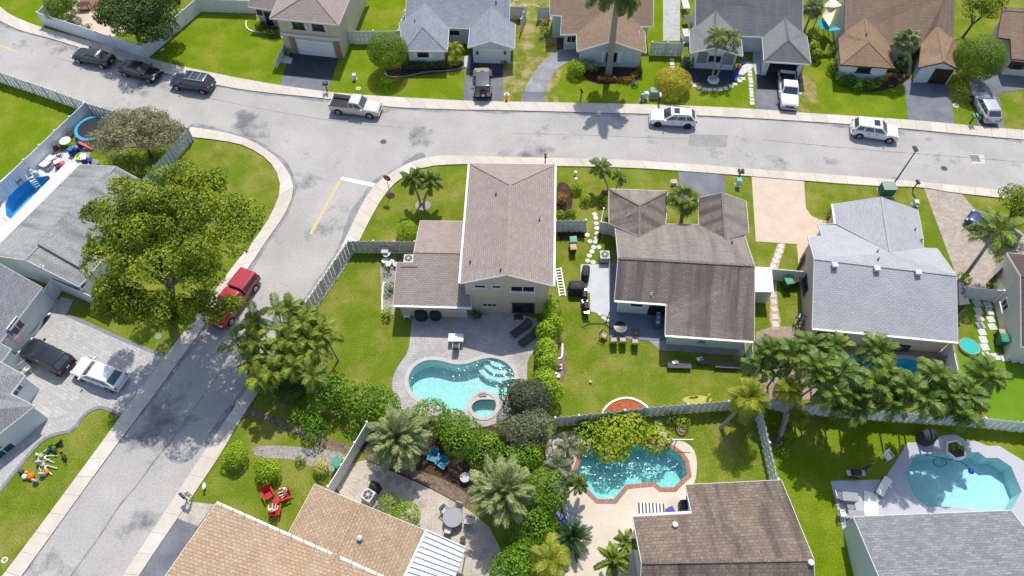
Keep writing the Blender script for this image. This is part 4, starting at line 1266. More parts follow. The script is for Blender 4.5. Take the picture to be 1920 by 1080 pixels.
# ---- bottom: gold-brown roofs
hN = House('gold_brown_roof_house', 'house with gold-brown shingle roof and white gutter line at the bottom edge',
    {'W1': (590, 908, 2.5), 'R1': (675, 944, 3.6), 'E1': (799, 995, 2.5), 'E2': (735, 1135, 2.5), 'R2': (585, 1130, 3.6), 'W2': (500, 1075, 2.5)},
    [('W1', 'R1', 'R2', 'W2'), ('R1', 'E1', 'E2', 'R2')], [('W1', 'R1', 'E1', 'E2', 'R2', 'W2')], 'gold', 'cream', overhang=.4)
hN.vent(675, 1010, 'cap', 'light_grey')
hN2 = House('house_wing', 'higher gold-brown roof wing in the bottom left foreground by the lower street',
    {'N1': (405, 944, 3.5), 'N2': (718, 1084, 3.5), 'S2': (640, 1260, 5.0), 'S1': (240, 1180, 5.0)}, [('N1', 'N2', 'S2', 'S1')], [('N1', 'N2', 'S2', 'S1')], 'gold', 'cream', overhang=.35)
hN2.gutter('N1', 'N2')
A, B = hN2.V['N1'], hN2.V['N2']
for k in range(14):
    mb = MB(); p = A.lerp(B, (k + .5) / 14); mb.box(p + Vector((0, .02, .03)), (.06, .34, .05))
    mb.build('gutter_hanger', 'mid_grey', hN2.root, hN2.c)
pc = thing('patio_cover', 'white ribbed metal patio roof at the corner of the gold-brown roof', 'patio roof', P(815, 1050))
a, b, c, d = P(800, 994, 2.45), P(873, 1027, 2.25), P(835, 1135, 2.25), P(745, 1110, 2.45)
mb = MB(); mb.mesh([a, b, c, d, *(q - Vector((0, 0, .06)) for q in (a, b, c, d))], [(3, 2, 1, 0), (4, 5, 6, 7), (0, 1, 5, 4), (1, 2, 6, 5), (2, 3, 7, 6), (3, 0, 4, 7)])
RIBM = M('alu_roof', (.60, .61, .64), (.52, .53, .56), scale=1.5, rough=.45, spec=.5)
mb.build('roof_panel', RIBM, pc, pc.location)
for k in range(13):
    t = k / 12
    mb = MB(); mb.bar(a.lerp(d, t) + Vector((0, 0, .045)), b.lerp(c, t) + Vector((0, 0, .045)), .10, .10); mb.build('rib', RIBM, pc, pc.location)
mb = MB(); mb.bar(a + Vector((0, 0, .05)), d + Vector((0, 0, .05)), .16, .14); mb.build('gutter', 'white', pc, pc.location)
for p in (b, c):
    mb = MB(); mb.box((p.x - .15, p.y - .1, 1.1), (.08, .08, 2.2)); mb.build('post', 'white', pc, pc.location)
# ---- bottom: bark-brown roof
hO = House('bark_brown_roof_house', 'house with streaked bark-brown shingle roof below the coral-edged pool',
    {'n1': (1285, 909, 2.5), 'n2': (1465, 900, 2.5), 'RW': (1203, 1055, 4.5), 'RE': (1526, 1049, 'n1', 'n2', 'RW'), 'k': (1297, 963, 'n1', 'n2', 'RW'), 'w': (1186, 969, 'n1', 'n2', 'RW'), 'SE': (1532, 1180, 2.5), 'SW': (1195, 1190, 2.5)},
    [('n1', 'k', 'w', 'RW', 'RE', 'n2'), ('RW', 'SW', 'SE', 'RE')], [('n1', 'k', 'w', 'RW', 'SW', 'SE', 'RE', 'n2')], 'barkbrown', 'bluewhite', overhang=.35)
hO.gutter('w', 'k'); hO.vent(1265, 985, 'cap', 'white'); hO.vent(1519, 1056, 'cap', 'white')
# ---- bottom right: steel blue roof
hP = House('steel_blue_roof_house', 'house with mottled steel-blue shingle roof below the angular pale blue pool',
    {'n1': (1600, 969, 2.6), 'n2': (1896, 957, 2.6), 'RE': (2010, 1100, 4.7), 'RW': (1664, 1118, 4.7), 'S1': (1640, 1230, 2.6), 'S2': (2060, 1200, 2.6)},
    [('n1', 'RW', 'RE', 'n2'), ('RW', 'S1', 'S2', 'RE')], [('n1', 'RW', 'S1', 'S2', 'RE', 'n2')], 'steelblue', 'palegrey', overhang=.2)
# ---- right edge
e = Vector((13, -1.6, 0))
nn, ap, ss = P(1888, 474, 2.6), P(1914, 517, 4.4), P(1915, 650, 2.5)
hK = House('cream_house', 'cream house with dark brown roof at the right edge by the square stepping stones',
    {'N': nn, 'A': ap, 'S': ss, 'N2': nn + e, 'A2': ap + e, 'S2': ss + e}, [('N', 'A', 'A2', 'N2'), ('A', 'S', 'S2', 'A2')], [('N', 'A', 'S', 'S2', 'A2', 'N2')], 'darkred', 'cream', overhang=.15)
hK.opening('window', 1885, 572, 1.0, .85, 'glass_green', n=2)
# ---- little sheds
def shed(label, pts, z0, z1, roofm, wallm, name='storage_shed', front=None):
    c = sum((P(*q) for q in pts), Vector()) / len(pts)
    t = thing(name, label, 'shed', c)
    lo = [P(x, y, (z0, z0, z1, z1)[i]) for i, (x, y) in enumerate(pts)]
    mb = MB(); mb.mesh(lo + [p - Vector((0, 0, .08)) for p in lo], [(0, 1, 2, 3), (7, 6, 5, 4), (0, 4, 5, 1), (1, 5, 6, 2), (2, 6, 7, 3), (3, 7, 4, 0)])
    mb.build('roof', roofm, t, c)
    for k in range(1, 6):
        mb = MB(); mb.bar(lo[0].lerp(lo[1], k / 6) + Vector((0, 0, .02)), lo[3].lerp(lo[2], k / 6) + Vector((0, 0, .02)), .05, .05); mb.build('roof_rib', roofm, t, c)
    cc = sum(lo, Vector()) / 4
    mb = MB()
    b = [cc + (p - cc) * .9 for p in lo]
    for i in range(4):
        p, r_ = b[i], b[(i + 1) % 4]
        mb.poly([(p.x, p.y, 0), (r_.x, r_.y, 0), r_ - Vector((0, 0, .07)), p - Vector((0, 0, .07))])
    mb.build('wall', wallm, t, c)
    mb = MB(); p = b[3].lerp(b[2], .5); d_ = (b[2] - b[3]); d_.z = 0; d_.normalize()
    mb.bar(Vector((p.x, p.y - .03, .95)) - d_ * .4, Vector((p.x, p.y - .03, .95)) + d_ * .4, .05, 1.7); mb.build('door', front or wallm, t, c)
    return t
shed('white-roofed storage shed squeezed between the umber-roofed and silver-roofed houses', [(1416, 500), (1447, 502), (1451, 548), (1416, 547)], 2.3, 2.1, 'white', WM['palegrey'], front='light_grey')
shed('small grey lean-to shed against the right wall of the silver-roofed house', [(1797, 524), (1803, 520), (1818, 570), (1799, 572)], 2.3, 1.9, RF['greymix'], WM['sand'], 'lean_to_shed', 'dark_grey')
# ------------------------------------------------------------------ fences
FM = {'white': M('fence_vinyl_white', (.76, .765, .775), (.69, .695, .71), scale=.9, rough=.5, speck=.04, sscale=9),
      'grey': M('fence_painted_grey', (.58, .58, .57), (.47, .475, .46), scale=1.1, rough=.8, speck=.12, sscale=7),
      'pale': M('fence_pale', (.66, .67, .67), (.58, .59, .59), scale=1.1, rough=.75, speck=.08, sscale=7)}
def fence(label, line, style='solid', m='white', h=1.8, panel=2.3, cat='fence', name='fence'):
    pts = [P(x, y, h) for x, y in line]
    c = sum(pts, Vector()) / len(pts); c.z = 0
    t = thing(name, label, cat, c)
    posts = []
    for a, b in zip(pts, pts[1:]):
        a, b = Vector((a.x, a.y, 0)), Vector((b.x, b.y, 0))
        L = (b - a).length
        n = max(1, round(L / panel))
        d = (b - a).normalized(); s = Vector((-d.y, d.x, 0))
        for i in range(n):
            p, q = a.lerp(b, i / n), a.lerp(b, (i + 1) / n)
            posts.append(p)
            mb = MB()
            w = (q - p).length - .12
            o = p + d * .06
            if style == 'solid':
                k = max(2, int(w / .28))
                for j in range(k):
                    x = o + d * (w * (j + .5) / k)
                    mb.bar(x + Vector((0, 0, .08)), x + Vector((0, 0, h - .1)), .035, w / k - .018, up=d)
                mb.bar(o + Vector((0, 0, h - .06)), o + d * w + Vector((0, 0, h - .06)), .06, .11)
                mb.bar(o + Vector((0, 0, .1)), o + d * w + Vector((0, 0, .1)), .055, .14)
            else:
                k = max(3, int(w / .24))
                for j in range(k):
                    side = .035 if j % 2 else -.035
                    x = o + d * (w * (j + .5) / k) + s * side
                    hh = h - rng.uniform(0, .05)
                    mb.bar(x + Vector((0, 0, .05)), x + Vector((0, 0, hh)), .02, w / k * 1.02, up=d)
                for zz in (.35, 1.0, h - .25):
                    mb.bar(o + Vector((0, 0, zz)), o + d * w + Vector((0, 0, zz)), .045, .08)
            mb.build('panel', FM[m], t, c)
    posts.append(b)
    for p in posts:
        mb = MB(); mb.box((p.x, p.y, h / 2 + .03), (.125, .125, h + .06)); mb.box((p.x, p.y, h + .075), (.16, .16, .035))
        mb.build('post', FM[m], t, c)
    return t
fence('white vinyl privacy fence around the top-left corner yard with brick patio', [(97, -6), (69, 23), (264, 86), (367, -2), (476, 1)])
fence('white slatted fence between the left green lawn and the upper road', [(-60, 116), (0, 136), (78, 162), (158, 191)], 'slat', 'white')
fence('weathered grey slatted fence along the road behind the silvery shrubs', [(160, 193), (222, 211), (290, 225), (350, 238)], 'slat', 'grey')
fence('grey slatted fence slanting down from the sidewalk beside the corner lawn', [(351, 240), (318, 277), (288, 311), (262, 343)], 'slat', 'grey')
fence('long white vinyl fence between the left lawn and the oval pool yard', [(157, 194), (44, 300), (0, 342), (-60, 398)])
fence('short white slatted fence joining the beige house to the blue-grey roof', [(653, 58), (746, 58), (759, 20)], 'slat', 'white')
fence('white fence panel with its gate standing open right of the white garage', [(957, 11), (986, 12), (977, 36)], 'slat', 'pale', panel=1.6)
fence('lone white fence panel touching the left wall of the brown roof, mint house', [(1009, 13), (1031, 13)], 'slat', 'pale')
fence('pale slatted fence between the mint house and the slate-roofed house', [(1223, 79), (1282, 81)], 'slat', 'pale')
fence('weathered slatted fence along the lower street turning in to the two-storey house', [(572, 567), (600, 527), (628, 487), (652, 452), (700, 452), (777, 453)], 'slat', 'grey', panel=2.4)
fence('pale slatted fence across the side yard right of the two-storey peach house', [(1042, 413), (1099, 413)], 'slat', 'pale')
fence('short pale fence at the left corner of the umber-roofed house', [(1132, 391), (1127, 416), (1152, 419)], 'solid', 'pale')
fence('slatted back fence below the lawn with the orange mulch half-circle', [(1041, 783), (1130, 774), (1213, 764), (1290, 758), (1366, 752), (1420, 748)], 'slat', 'grey')
fence('pale fence running down from the right corner of the umber-roofed house', [(1410, 645), (1416, 690), (1424, 740)], 'solid', 'pale')
fence('pale slatted fence between the coral pool lawn and the shaded lawn', [(1429, 770), (1443, 830), (1459, 898)], 'slat', 'pale')
fence('long white fence behind the palm row above the pale blue pool yard', [(1440, 747), (1495, 758), (1560, 763), (1640, 770), (1740, 777), (1848, 784), (1920, 792), (2000, 800)], 'slat', 'white')
fence('white vinyl fence at the right end of the palm-shaded pool deck', [(1785, 643), (1798, 700)])
fence('white fence across the paver drive by the right-edge cream house', [(1815, 538), (1882, 545)])
fence('white fence between the white shed and the silver-roofed house', [(1446, 504), (1510, 509)])
fence('white fence slanting between the gravel path and the sandy patio', [(615, 912), (640, 872), (665, 830), (688, 791)], 'solid', 'white', panel=1.5)
fence('tall pale wall-like fence linking the grey roof to the blue-grey roof', [(66, 565), (96, 523), (150, 546), (196, 567)], 'solid', 'pale', h=1.9)
fence('low white garden wall beside the dark sealed driveway of the beige house', [(537, 72), (516, 116)], 'solid', 'white', h=.9, panel=4, cat='garden wall', name='garden_wall')

# ------------------------------------------------------------------ vehicles
def paint(name, c, metallic=.0, rough=.28):
    return M('car_paint_' + name, c, rough=rough, metallic=metallic, spec=.5, coat=.6)
CP = {'black': paint('black', (.016, .017, .022)), 'charcoal': paint('charcoal', (.028, .031, .038), .3), 'navy': paint('navy', (.045, .055, .095), .3), 'white': paint('white', (.72, .73, .75)),
      'silver': paint('silver', (.50, .52, .55), .4), 'champagne': paint('champagne', (.60, .56, .49), .15), 'red': paint('red', (.33, .006, .014)), 'blue': paint('blue', (.02, .035, .14), .3),
      'sage': paint('jeep', (.33, .27, .185), .1)}
SOFT = M('hard_top_dark', (.05, .06, .075), rough=.12, spec=.7, coat=.5)
BEDM = M('bed_liner', (.03, .032, .04), rough=.85, speck=.1, sscale=12)
def lerp_tab(tab, x):
    for (a, *va), (b, *vb) in zip(tab, tab[1:]):
        if x <= b:
            k = (x - a) / (b - a)
            return [p + (q - p) * k for p, q in zip(va, vb)]
    return list(tab[-1][1:])
def vehicle(kind, label, color, center, tail, nose, group=None, cat=None, L=None, rim='rim', roof=None, rails=False, sunroof=False, name=None):
    T, N = P(*tail, .6), P(*nose, .6)
    d = (N - T); rz = math.atan2(d.y, d.x)
    c = P(*center, .75)
    spec = {'sedan': (4.75, 1.84, 1.43), 'suv': (4.72, 1.90, 1.66), 'wagon': (4.85, 1.87, 1.60), 'hatch': (4.35, 1.82, 1.52), 'pickup': (5.45, 1.95, 1.78), 'jeep': (4.2, 1.85, 1.82), 'bigsuv': (5.0, 1.95, 1.84)}[kind]
    L0, W, H = spec
    L = L or L0
    w = W / 2
    nm = name or {'sedan': 'sedan', 'suv': 'suv', 'wagon': 'station_wagon', 'hatch': 'hatchback', 'pickup': 'pickup_truck', 'jeep': 'off_road_car', 'bigsuv': 'suv'}[kind]
    t = thing(nm, label, cat or ('truck' if kind == 'pickup' else 'car'), (c.x, c.y, .012), rz, group)
    pm = CP[color]
    hood = {'sedan': .93, 'suv': 1.03, 'wagon': 1.0, 'hatch': .97, 'pickup': 1.10, 'jeep': 1.08, 'bigsuv': 1.08}[kind]
    deck = {'sedan': 1.0, 'suv': 1.06, 'wagon': 1.04, 'hatch': 1.02, 'pickup': .72, 'jeep': 1.08, 'bigsuv': 1.10}[kind]
    cab = {'sedan': (-.40, -.22, .06, .235), 'suv': (-.485, -.41, .085, .245), 'wagon': (-.485, -.37, .06, .225), 'hatch': (-.485, -.33, .07, .25), 'pickup': (-.115, -.085, .115, .215), 'jeep': (-.47, -.45, .12, .16),
           'bigsuv': (-.48, -.42, .07, .21)}[kind]
    box = kind == 'jeep'
    tab = [(-.5, deck * .82, .82, .42), (-.49, deck * .93, .90, .34), (-.46, deck, .955, .28), (-.40, deck + .01, .985, .25), (-.2, (deck + hood) / 2 if kind != 'pickup' else deck, 1., .22), (-.13, hood if kind != 'pickup' else deck, 1., .22),
           (-.118, hood, 1., .22), (0, hood, 1., .22), (.2, hood, 1., .22), (.30, hood - .01, .995, .22), (.40, hood - .045, .975, .24), (.455, hood - .10, .93, .26), (.485, hood - .19, .86, .30), (.5, hood - .33, .78, .38)]
    if box: tab = [(-.5, deck * .98, .88, .45), (-.49, deck, .92, .42), (0, hood, .92, .42), (.2, hood, .90, .45), (.46, hood - .03, .84, .5), (.475, hood - .06, .82, .52)]
    if kind == 'bigsuv': tab = tab[:9] + [(.33, hood - .01, .995, .22), (.45, hood - .04, .975, .24), (.475, hood - .07, .95, .26), (.49, hood - .12, .93, .28), (.5, hood - .3, .9, .34)]
    mb = MB(); rings = []
    xs = sorted(set([q[0] for q in tab] + [-.45, -.3, -.05, .1, .25, .35]))
    for x in xs:
        zt, wf, zb = lerp_tab(tab, x)
        hw = w * wf
        half = [(hw * .86, zb), (hw * .96, zb + .10), (hw, zb + .30), (hw * .99, zt - .22), (hw * .955, zt - .07), (hw * .87, zt - .012), (hw * .5, zt + .018), (0, zt + .025)]
        ring = [(x * L, y, z) for y, z in half] + [(x * L, -y, z) for y, z in half[-2::-1]]
        rings.append(ring)
    m = len(rings[0])
    vs = [p for r_ in rings for p in r_]
    fs = []
    for i in range(len(rings) - 1):
        for j in range(m - 1):
            fs.append((i * m + j, i * m + j + 1, (i + 1) * m + j + 1, (i + 1) * m + j))
        fs.append((i * m + m - 1, i * m, (i + 1) * m, (i + 1) * m + m - 1))
    fs.append(tuple(range(m))[::-1]); fs.append(tuple((len(rings) - 1) * m + j for j in range(m)))
    mb.mesh(vs, [f[::-1] for f in fs])
    mb.build('body', pm, t, smooth=True)
    # cabin
    xr, xr2, xf2, xf = [v * L for v in cab]
    zb = hood - .03
    wb, wt = w * .935, w * (.80 if not box else .86)
    zt = H - .06
    mb = MB()
    low = [(xr, -wb * .93, zb + (.02 if kind != 'pickup' else 0)), (xr, wb * .93, zb), (xf, wb * .97, zb), (xf, -wb * .97, zb)]
    mid = [((xr + xr2) / 2, -wb, zb), ((xr + xr2) / 2, wb, zb)]
    up = [(xr2, -wt * .95, zt), (xr2, wt * .95, zt), (xf2, wt, zt), (xf2, -wt, zt)]
    tp = [(xr2 + .10, -wt * .84, H), (xr2 + .10, wt * .84, H), (xf2 - .10, wt * .86, H), (xf2 - .10, -wt * .86, H)]
    mb.mesh(low + up + tp, [(4, 5, 1, 0), (5, 6, 2, 1), (6, 7, 3, 2), (7, 4, 0, 3), (8, 9, 5, 4), (9, 10, 6, 5), (10, 11, 7, 6), (11, 8, 4, 7), (11, 10, 9, 8)])
    cb = mb.build('cabin', (roof or pm), t, smooth=True)
    bv = cb.modifiers.new('bevel', 'BEVEL'); bv.width = .05; bv.segments = 2; bv.limit_method = 'ANGLE'; bv.angle_limit = R(12)
    V3 = Vector
    def pane(nmz, a, b, c_, d_, u0, u1, v0, v1, mt='glass_car'):
        """a=bottom-left b=bottom-right c=top-right d=top-left"""
        a, b, c_, d_ = V3(a), V3(b), V3(c_), V3(d_)
        f = lambda u, v: a.lerp(b, u).lerp(d_.lerp(c_, u), v)
        q = [f(u0, v0), f(u1, v0), f(u1, v1), f(u0, v1)]
        n = (q[1] - q[0]).cross(q[3] - q[0]).normalized()
        mid_ = sum(q, V3()) / 4
        if n.dot(mid_ - V3((0, 0, .9))) < 0: n = -n
        g = MB(); o = [p + n * .012 for p in q]
        g.mesh(o + [p - n * .004 for p in q], [(0, 1, 2, 3), (0, 4, 5, 1), (1, 5, 6, 2), (2, 6, 7, 3), (3, 7, 4, 0)])
        return g.build(nmz, mt, t)
    pane('windshield', low[3], low[2], up[2], up[3], .07, .93, .10, .93)
    if not box: pane('rear_window', low[0], low[1], up[1], up[0], .08, .92, (.12 if kind == 'sedan' else .22), .93)
    nside = {'sedan': [(.06, .30), (.33, .63), (.66, .95)], 'hatch': [(.10, .36), (.39, .66), (.69, .95)], 'suv': [(.05, .27), (.31, .60), (.64, .93)], 'wagon': [(.06, .28), (.32, .61), (.65, .94)],
             'bigsuv': [(.04, .29), (.33, .61), (.65, .93)], 'pickup': [(.07, .40), (.46, .92)], 'jeep': [(.05, .46), (.52, .93)]}[kind]
    for sy in (1, -1):
        B0, B1 = (low[1], low[2]) if sy > 0 else (low[0], low[3])
        T0, T1 = (up[1], up[2]) if sy > 0 else (up[0], up[3])
        for u0, u1 in nside: pane('side_window', B0, B1, T1, T0, u0, u1, .14, .90)
    # wheels
    wr = .355 if kind not in ('pickup', 'jeep', 'bigsuv') else .39
    wbx = L * .295
    for fx in (-1, 1):
        for sy in (-1, 1):
            x = fx * wbx - (.12 if fx < 0 else -.14)
            a = MB(); a.lathe([(.02, -.02), (wr + .07, -.02), (wr + .07, .012), (.02, .012)], 18, 0, (x, sy * (w * (.995 if not box else .95)), wr + .01), 'Y'); a.build('wheel_arch', 'black', t)
            g = MB(); g.lathe([(wr * .6, -.11), (wr * .95, -.11), (wr, -.07), (wr, .07), (wr * .95, .11), (wr * .6, .11)], 18, 0, (x, sy * (w - .07), wr), 'Y')
            wh = g.build('wheel', 'rubber', t)
            g = MB(); g.lathe([(.03, -.05), (wr * .62, -.05), (wr * .66, 0), (wr * .66, .05 * sy + .002), (wr * .5, .02), (.03, .03)], 14, 0, (x, sy * (w - .07) + sy * .075, wr), 'Y'); g.build('rim', rim, wh)
    for sy in (-1, 1):
        g = MB(); g.box((L * .462, sy * w * .66, hood - .24), (.24, .40, .15), rz=-sy * .35); g.build('headlight', 'head_lamp', t)
        g = MB(); g.box((-L * .484, sy * w * .74, deck * .82), (.14, .26, .24 if kind != 'sedan' else .16), rz=sy * .3); g.build('taillight', 'tail_lamp', t)
        g = MB(); g.box((xf - .12 * L * .3, sy * (w + .10), hood + .06), (.14, .22, .15)); g.build('mirror', pm if kind != 'jeep' else 'black', t)
        for hx in ((.02, -.16) if kind not in ('pickup', 'jeep') else (.03,)):
            g = MB(); g.box((hx * L, sy * (w + .005), hood - .20), (.2, .04, .04)); g.build('door_handle', pm if color != 'white' else 'mid_grey', t)
    g = MB(); g.box((L * .492, 0, hood - .36), (.10, w * .95, .16)); g.build('grille', 'black', t)
    bm_ = 'steel' if kind in ('pickup', 'bigsuv') else ('black' if kind == 'jeep' else pm)
    g = MB(); g.box((L * .492, 0, .44), (.16, w * 1.72, .18)); g.build('bumper', bm_, t)
    g = MB(); g.box((-L * .495, 0, .46), (.14, w * 1.74, .18)); g.build('bumper', bm_, t)
    g = MB(); g.box((-L * .503, 0, .70 if kind != 'sedan' else .62), (.03, .32, .16)); g.build('license_plate', 'plate', t)
    if rails:
        for sy in (-1, 1):
            g = MB(); g.bar((xr2 + .15, sy * wt * .84, H + .03), (xf2 - .15, sy * wt * .86, H + .03), .05, .05); g.build('roof_rail', 'steel' if color != 'white' else 'mid_grey', t)
    if rails == 'cross':
        for x in (xr2 + (xf2 - xr2) * .3, xr2 + (xf2 - xr2) * .7):
            g = MB(); g.bar((x, -wt * .84, H + .06), (x, wt * .84, H + .06), .07, .04); g.build('cross_bar', 'steel', t)
    if sunroof:
        g = MB(); g.box((xf2 - .55, 0, H + .004), (.60 if sunroof is True else 1.5, .85, .016)); g.build('sunroof', 'glass', t)
    if kind == 'pickup':
        x0, x1 = -L * .49, xr - .04
        g = MB(); g.box(((x0 + x1) / 2, 0, deck + .035), (x1 - x0 - .1, W * .84, .03)); g.build('bed_floor', BEDM, t)
        for sy in (-1, 1):
            g = MB(); g.box(((x0 + x1) / 2, sy * w * .925, (deck + hood) / 2), (x1 - x0, w * .135, hood - deck + .12)); g.build('bed_side', pm, t)
            g = MB(); g.box(((x0 + x1) / 2, sy * w * .925, hood + .07), (x1 - x0, w * .13, .02)); g.build('bed_rail', BEDM, t)
        g = MB(); g.box((x0 + .03, 0, (deck + hood) / 2), (.07, W * .86, hood - deck + .1)); g.build('tailgate', pm, t)
        g = MB(); g.box((x1 + .02, 0, (deck + hood) / 2), (.05, W * .86, hood - deck + .1)); g.build('bed_front', BEDM, t)
    if box:
        g = MB(); g.lathe([(.12, -.12), (.36, -.12), (.39, -.07), (.39, .07), (.36, .12), (.12, .12)], 18, 0, (-L * .5 - .14, 0, .98), 'X'); sp = g.build('spare_tyre', 'rubber', t)
        g = MB(); g.lathe([(.02, -.05), (.2, -.05), (.22, .02), (.02, .03)], 12, 0, (-L * .5 - .22, 0, .98), 'X'); g.build('rim', 'rim', sp)
        for fx in (-1, 1):
            for sy in (-1, 1):
                g = MB(); x = fx * wbx - (.12 if fx < 0 else -.14); g.box((x, sy * w * .97, .86), (1.05, .24, .07)); g.build('fender', 'black', t)
        g = MB(); g.box(((xf + L * .46) / 2, 0, hood + .03), (.3, .5, .03)); g.build('hood_vent', 'black', t)
    return t
K = 'vehicles parked along the upper kerb'
vehicle('sedan', 'dark charcoal sedan leftmost of the cars parked by the white fence', 'charcoal', (174, 105), (207, 113), (140, 98), K)
vehicle('sedan', 'black sedan facing right between the charcoal sedan and the navy SUV', 'black', (262, 131), (226, 122), (299, 141), K)
vehicle('suv', 'dark navy SUV with silver roof crossbars parked by the bright corner lawn', 'navy', (360, 153), (399, 159), (321, 147), K, rails='cross')
vehicle('pickup', 'beige extended-cab pickup truck with dark bed parked by the upper kerb', 'champagne', (667, 198), (618, 193), (716, 205), K)
vehicle('jeep', 'tan boxy off-road car with dark roof and spare tyre before the white garage', 'sage', (905, 154), (906, 183), (904, 124), roof=SOFT)
vehicle('wagon', 'white station wagon with dark sunroof near the royal palm shadow', 'white', (1262, 219), (1305, 222), (1221, 217), K, rim='rim_dark', rails=True, sunroof=True)
vehicle('pickup', 'white pickup truck nosing out of the slate-roofed carport', 'white', (1478, 168), (1474, 126), (1481, 205))
vehicle('suv', 'white SUV with sunroof on the road at the far right', 'white', (1641, 243), (1596, 237), (1685, 250), K, sunroof=True)
vehicle('hatch', 'silver hatchback parked on the drive by the round top-right tree', 'silver', (1850, 199), (1862, 224), (1836, 172))
tk = vehicle('pickup', 'bright red pickup truck with bed topper half under the big leafy tree', 'red', (437, 561), (472, 514), (404, 606), L=5.9)
mb = MB(); x0, x1 = -2.86, -.72
mb.mesh([(x0, -.93, 1.1), (x1, -.93, 1.1), (x1, .93, 1.1), (x0, .93, 1.1), (x0 + .05, -.78, 1.62), (x1, -.78, 1.72), (x1, .78, 1.72), (x0 + .05, .78, 1.62), (x0 + .18, -.6, 1.70), (x1 - .03, -.62, 1.79), (x1 - .03, .62, 1.79), (x0 + .18, .6, 1.70)],
        [(3, 2, 1, 0), (0, 1, 5, 4), (1, 2, 6, 5), (2, 3, 7, 6), (3, 0, 4, 7), (4, 5, 9, 8), (5, 6, 10, 9), (6, 7, 11, 10), (7, 4, 8, 11), (8, 9, 10, 11)])
mb.build('bed_topper', CP['red'], tk)
for sy in (-1, 1):
    mb = MB(); a, b, c, d = (x0 + .25, sy * .905, 1.22), (x1 - .2, sy * .905, 1.22), (x1 - .2, sy * .825, 1.56), (x0 + .25, sy * .845, 1.50)
    mb.bar(Vector(a).lerp(Vector(d), .5), Vector(b).lerp(Vector(c), .5), .03, .26, 0, (0, sy * -.25, 1)); mb.build('topper_window', 'glass', tk)
vehicle('suv', 'black SUV on the grey paver driveway next to the flag', 'black', (87, 667), (130, 688), (43, 645), sunroof=True)
vehicle('hatch', 'white crossover on the grey paver driveway at the tree shadow edge', 'white', (185, 700), (229, 717), (140, 684), L=4.6)
vehicle('sedan', 'dark blue car parked under the leaning palm on the tan paver drive', 'blue', (1863, 427), (1903, 450), (1823, 405))
# ------------------------------------------------------------------ plants
LM = {
    'oak': leafmat('leaf_oak', [(.05, .10, .005), (.13, .205, .008), (.25, .32, .010), (.42, .44, .018)], nscale=.55),
    'dark': leafmat('leaf_dark', [(.028, .06, .010), (.06, .115, .016), (.12, .19, .024)], nscale=.7),
    'green': leafmat('leaf_green', [(.045, .12, .006), (.12, .25, .010), (.24, .40, .016)], nscale=.8),
    'lime': leafmat('leaf_lime', [(.13, .24, .008), (.27, .41, .012), (.43, .56, .02)], nscale=.8),
    'topiary': leafmat('leaf_topiary', [(.07, .14, .006), (.14, .24, .010), (.24, .34, .016)], nscale=1.0),
    'yellow': leafmat('leaf_yellow', [(.28, .26, .015), (.48, .42, .025), (.60, .53, .06)], nscale=1.2),
    'paleyellow': leafmat('leaf_pale_yellow', [(.36, .36, .06), (.52, .50, .12), (.62, .58, .2)], nscale=1.2),
    'silver': leafmat('leaf_silver', [(.16, .155, .075), (.29, .28, .14), (.41, .40, .22), (.48, .45, .33)], nscale=.9),
    'schef': leafmat('leaf_umbrella', [(.08, .17, .01), (.20, .33, .014), (.38, .46, .02), (.50, .47, .03)], nscale=.35, nmix=.6),
    'croton': leafmat('leaf_croton', [(.12, .16, .015), (.36, .22, .02), (.42, .12, .02)], nscale=1.5),
    'maroon': leafmat('leaf_maroon', [(.10, .03, .03), (.18, .07, .05), (.22, .10, .08)], nscale=1.5),
    'banana': leafmat('leaf_banana', [(.10, .18, .03), (.2, .3, .06), (.34, .42, .12)], nscale=1.2),
    'fig': leafmat('leaf_fig', [(.035, .06, .025), (.075, .11, .05), (.14, .18, .09)], nscale=.9),
    'sage': leafmat('leaf_sage', [(.10, .13, .06), (.2, .23, .12), (.32, .34, .2)], nscale=.9),
    'palm': leafmat('leaf_palm', [(.045, .105, .014), (.12, .20, .024), (.26, .35, .055)], nscale=.8, spec=.4),
    'palm_lt': leafmat('leaf_palm_light', [(.10, .15, .02), (.2, .28, .03), (.33, .40, .06)], nscale=.8, spec=.4),
    'palm_yel': leafmat('leaf_palm_yellow', [(.16, .20, .015), (.29, .34, .025), (.42, .44, .05)], nscale=.8),
    'phoenix': leafmat('leaf_phoenix', [(.17, .22, .08), (.28, .34, .12), (.42, .47, .20)], nscale=.7, spec=.4),
    'fan': leafmat('leaf_fan', [(.12, .16, .05), (.22, .27, .09), (.36, .40, .16)], nscale=.8, spec=.4),
    'areca': leafmat('leaf_areca', [(.07, .135, .015), (.165, .25, .022), (.37, .40, .05)], nscale=.8),
    'orange': leafmat('leaf_orange', [(.40, .22, .015), (.56, .34, .03), (.50, .42, .05)], nscale=1.5),
    'sago': leafmat('leaf_sago', [(.015, .05, .010), (.03, .085, .016), (.06, .13, .025)], nscale=1.2, spec=.5),
    'cypress': leafmat('leaf_cypress', [(.025, .06, .012), (.05, .1, .018), (.09, .15, .03)], nscale=2),
}
BARK = M('bark', (.17, .145, .115), (.10, .085, .07), scale=3, rough=.95, speck=.25, sscale=10, bump=.03, bscale=8)
PALMBARK = M('palm_bark', (.36, .33, .285), (.25, .23, .20), scale=2, rough=.9, speck=.2, sscale=9, stretch=(1, 1, 5), bump=.02, bscale=6)
SHAFT = M('palm_shaft', (.13, .20, .05), (.18, .25, .08), scale=2, rough=.5, spec=.4)

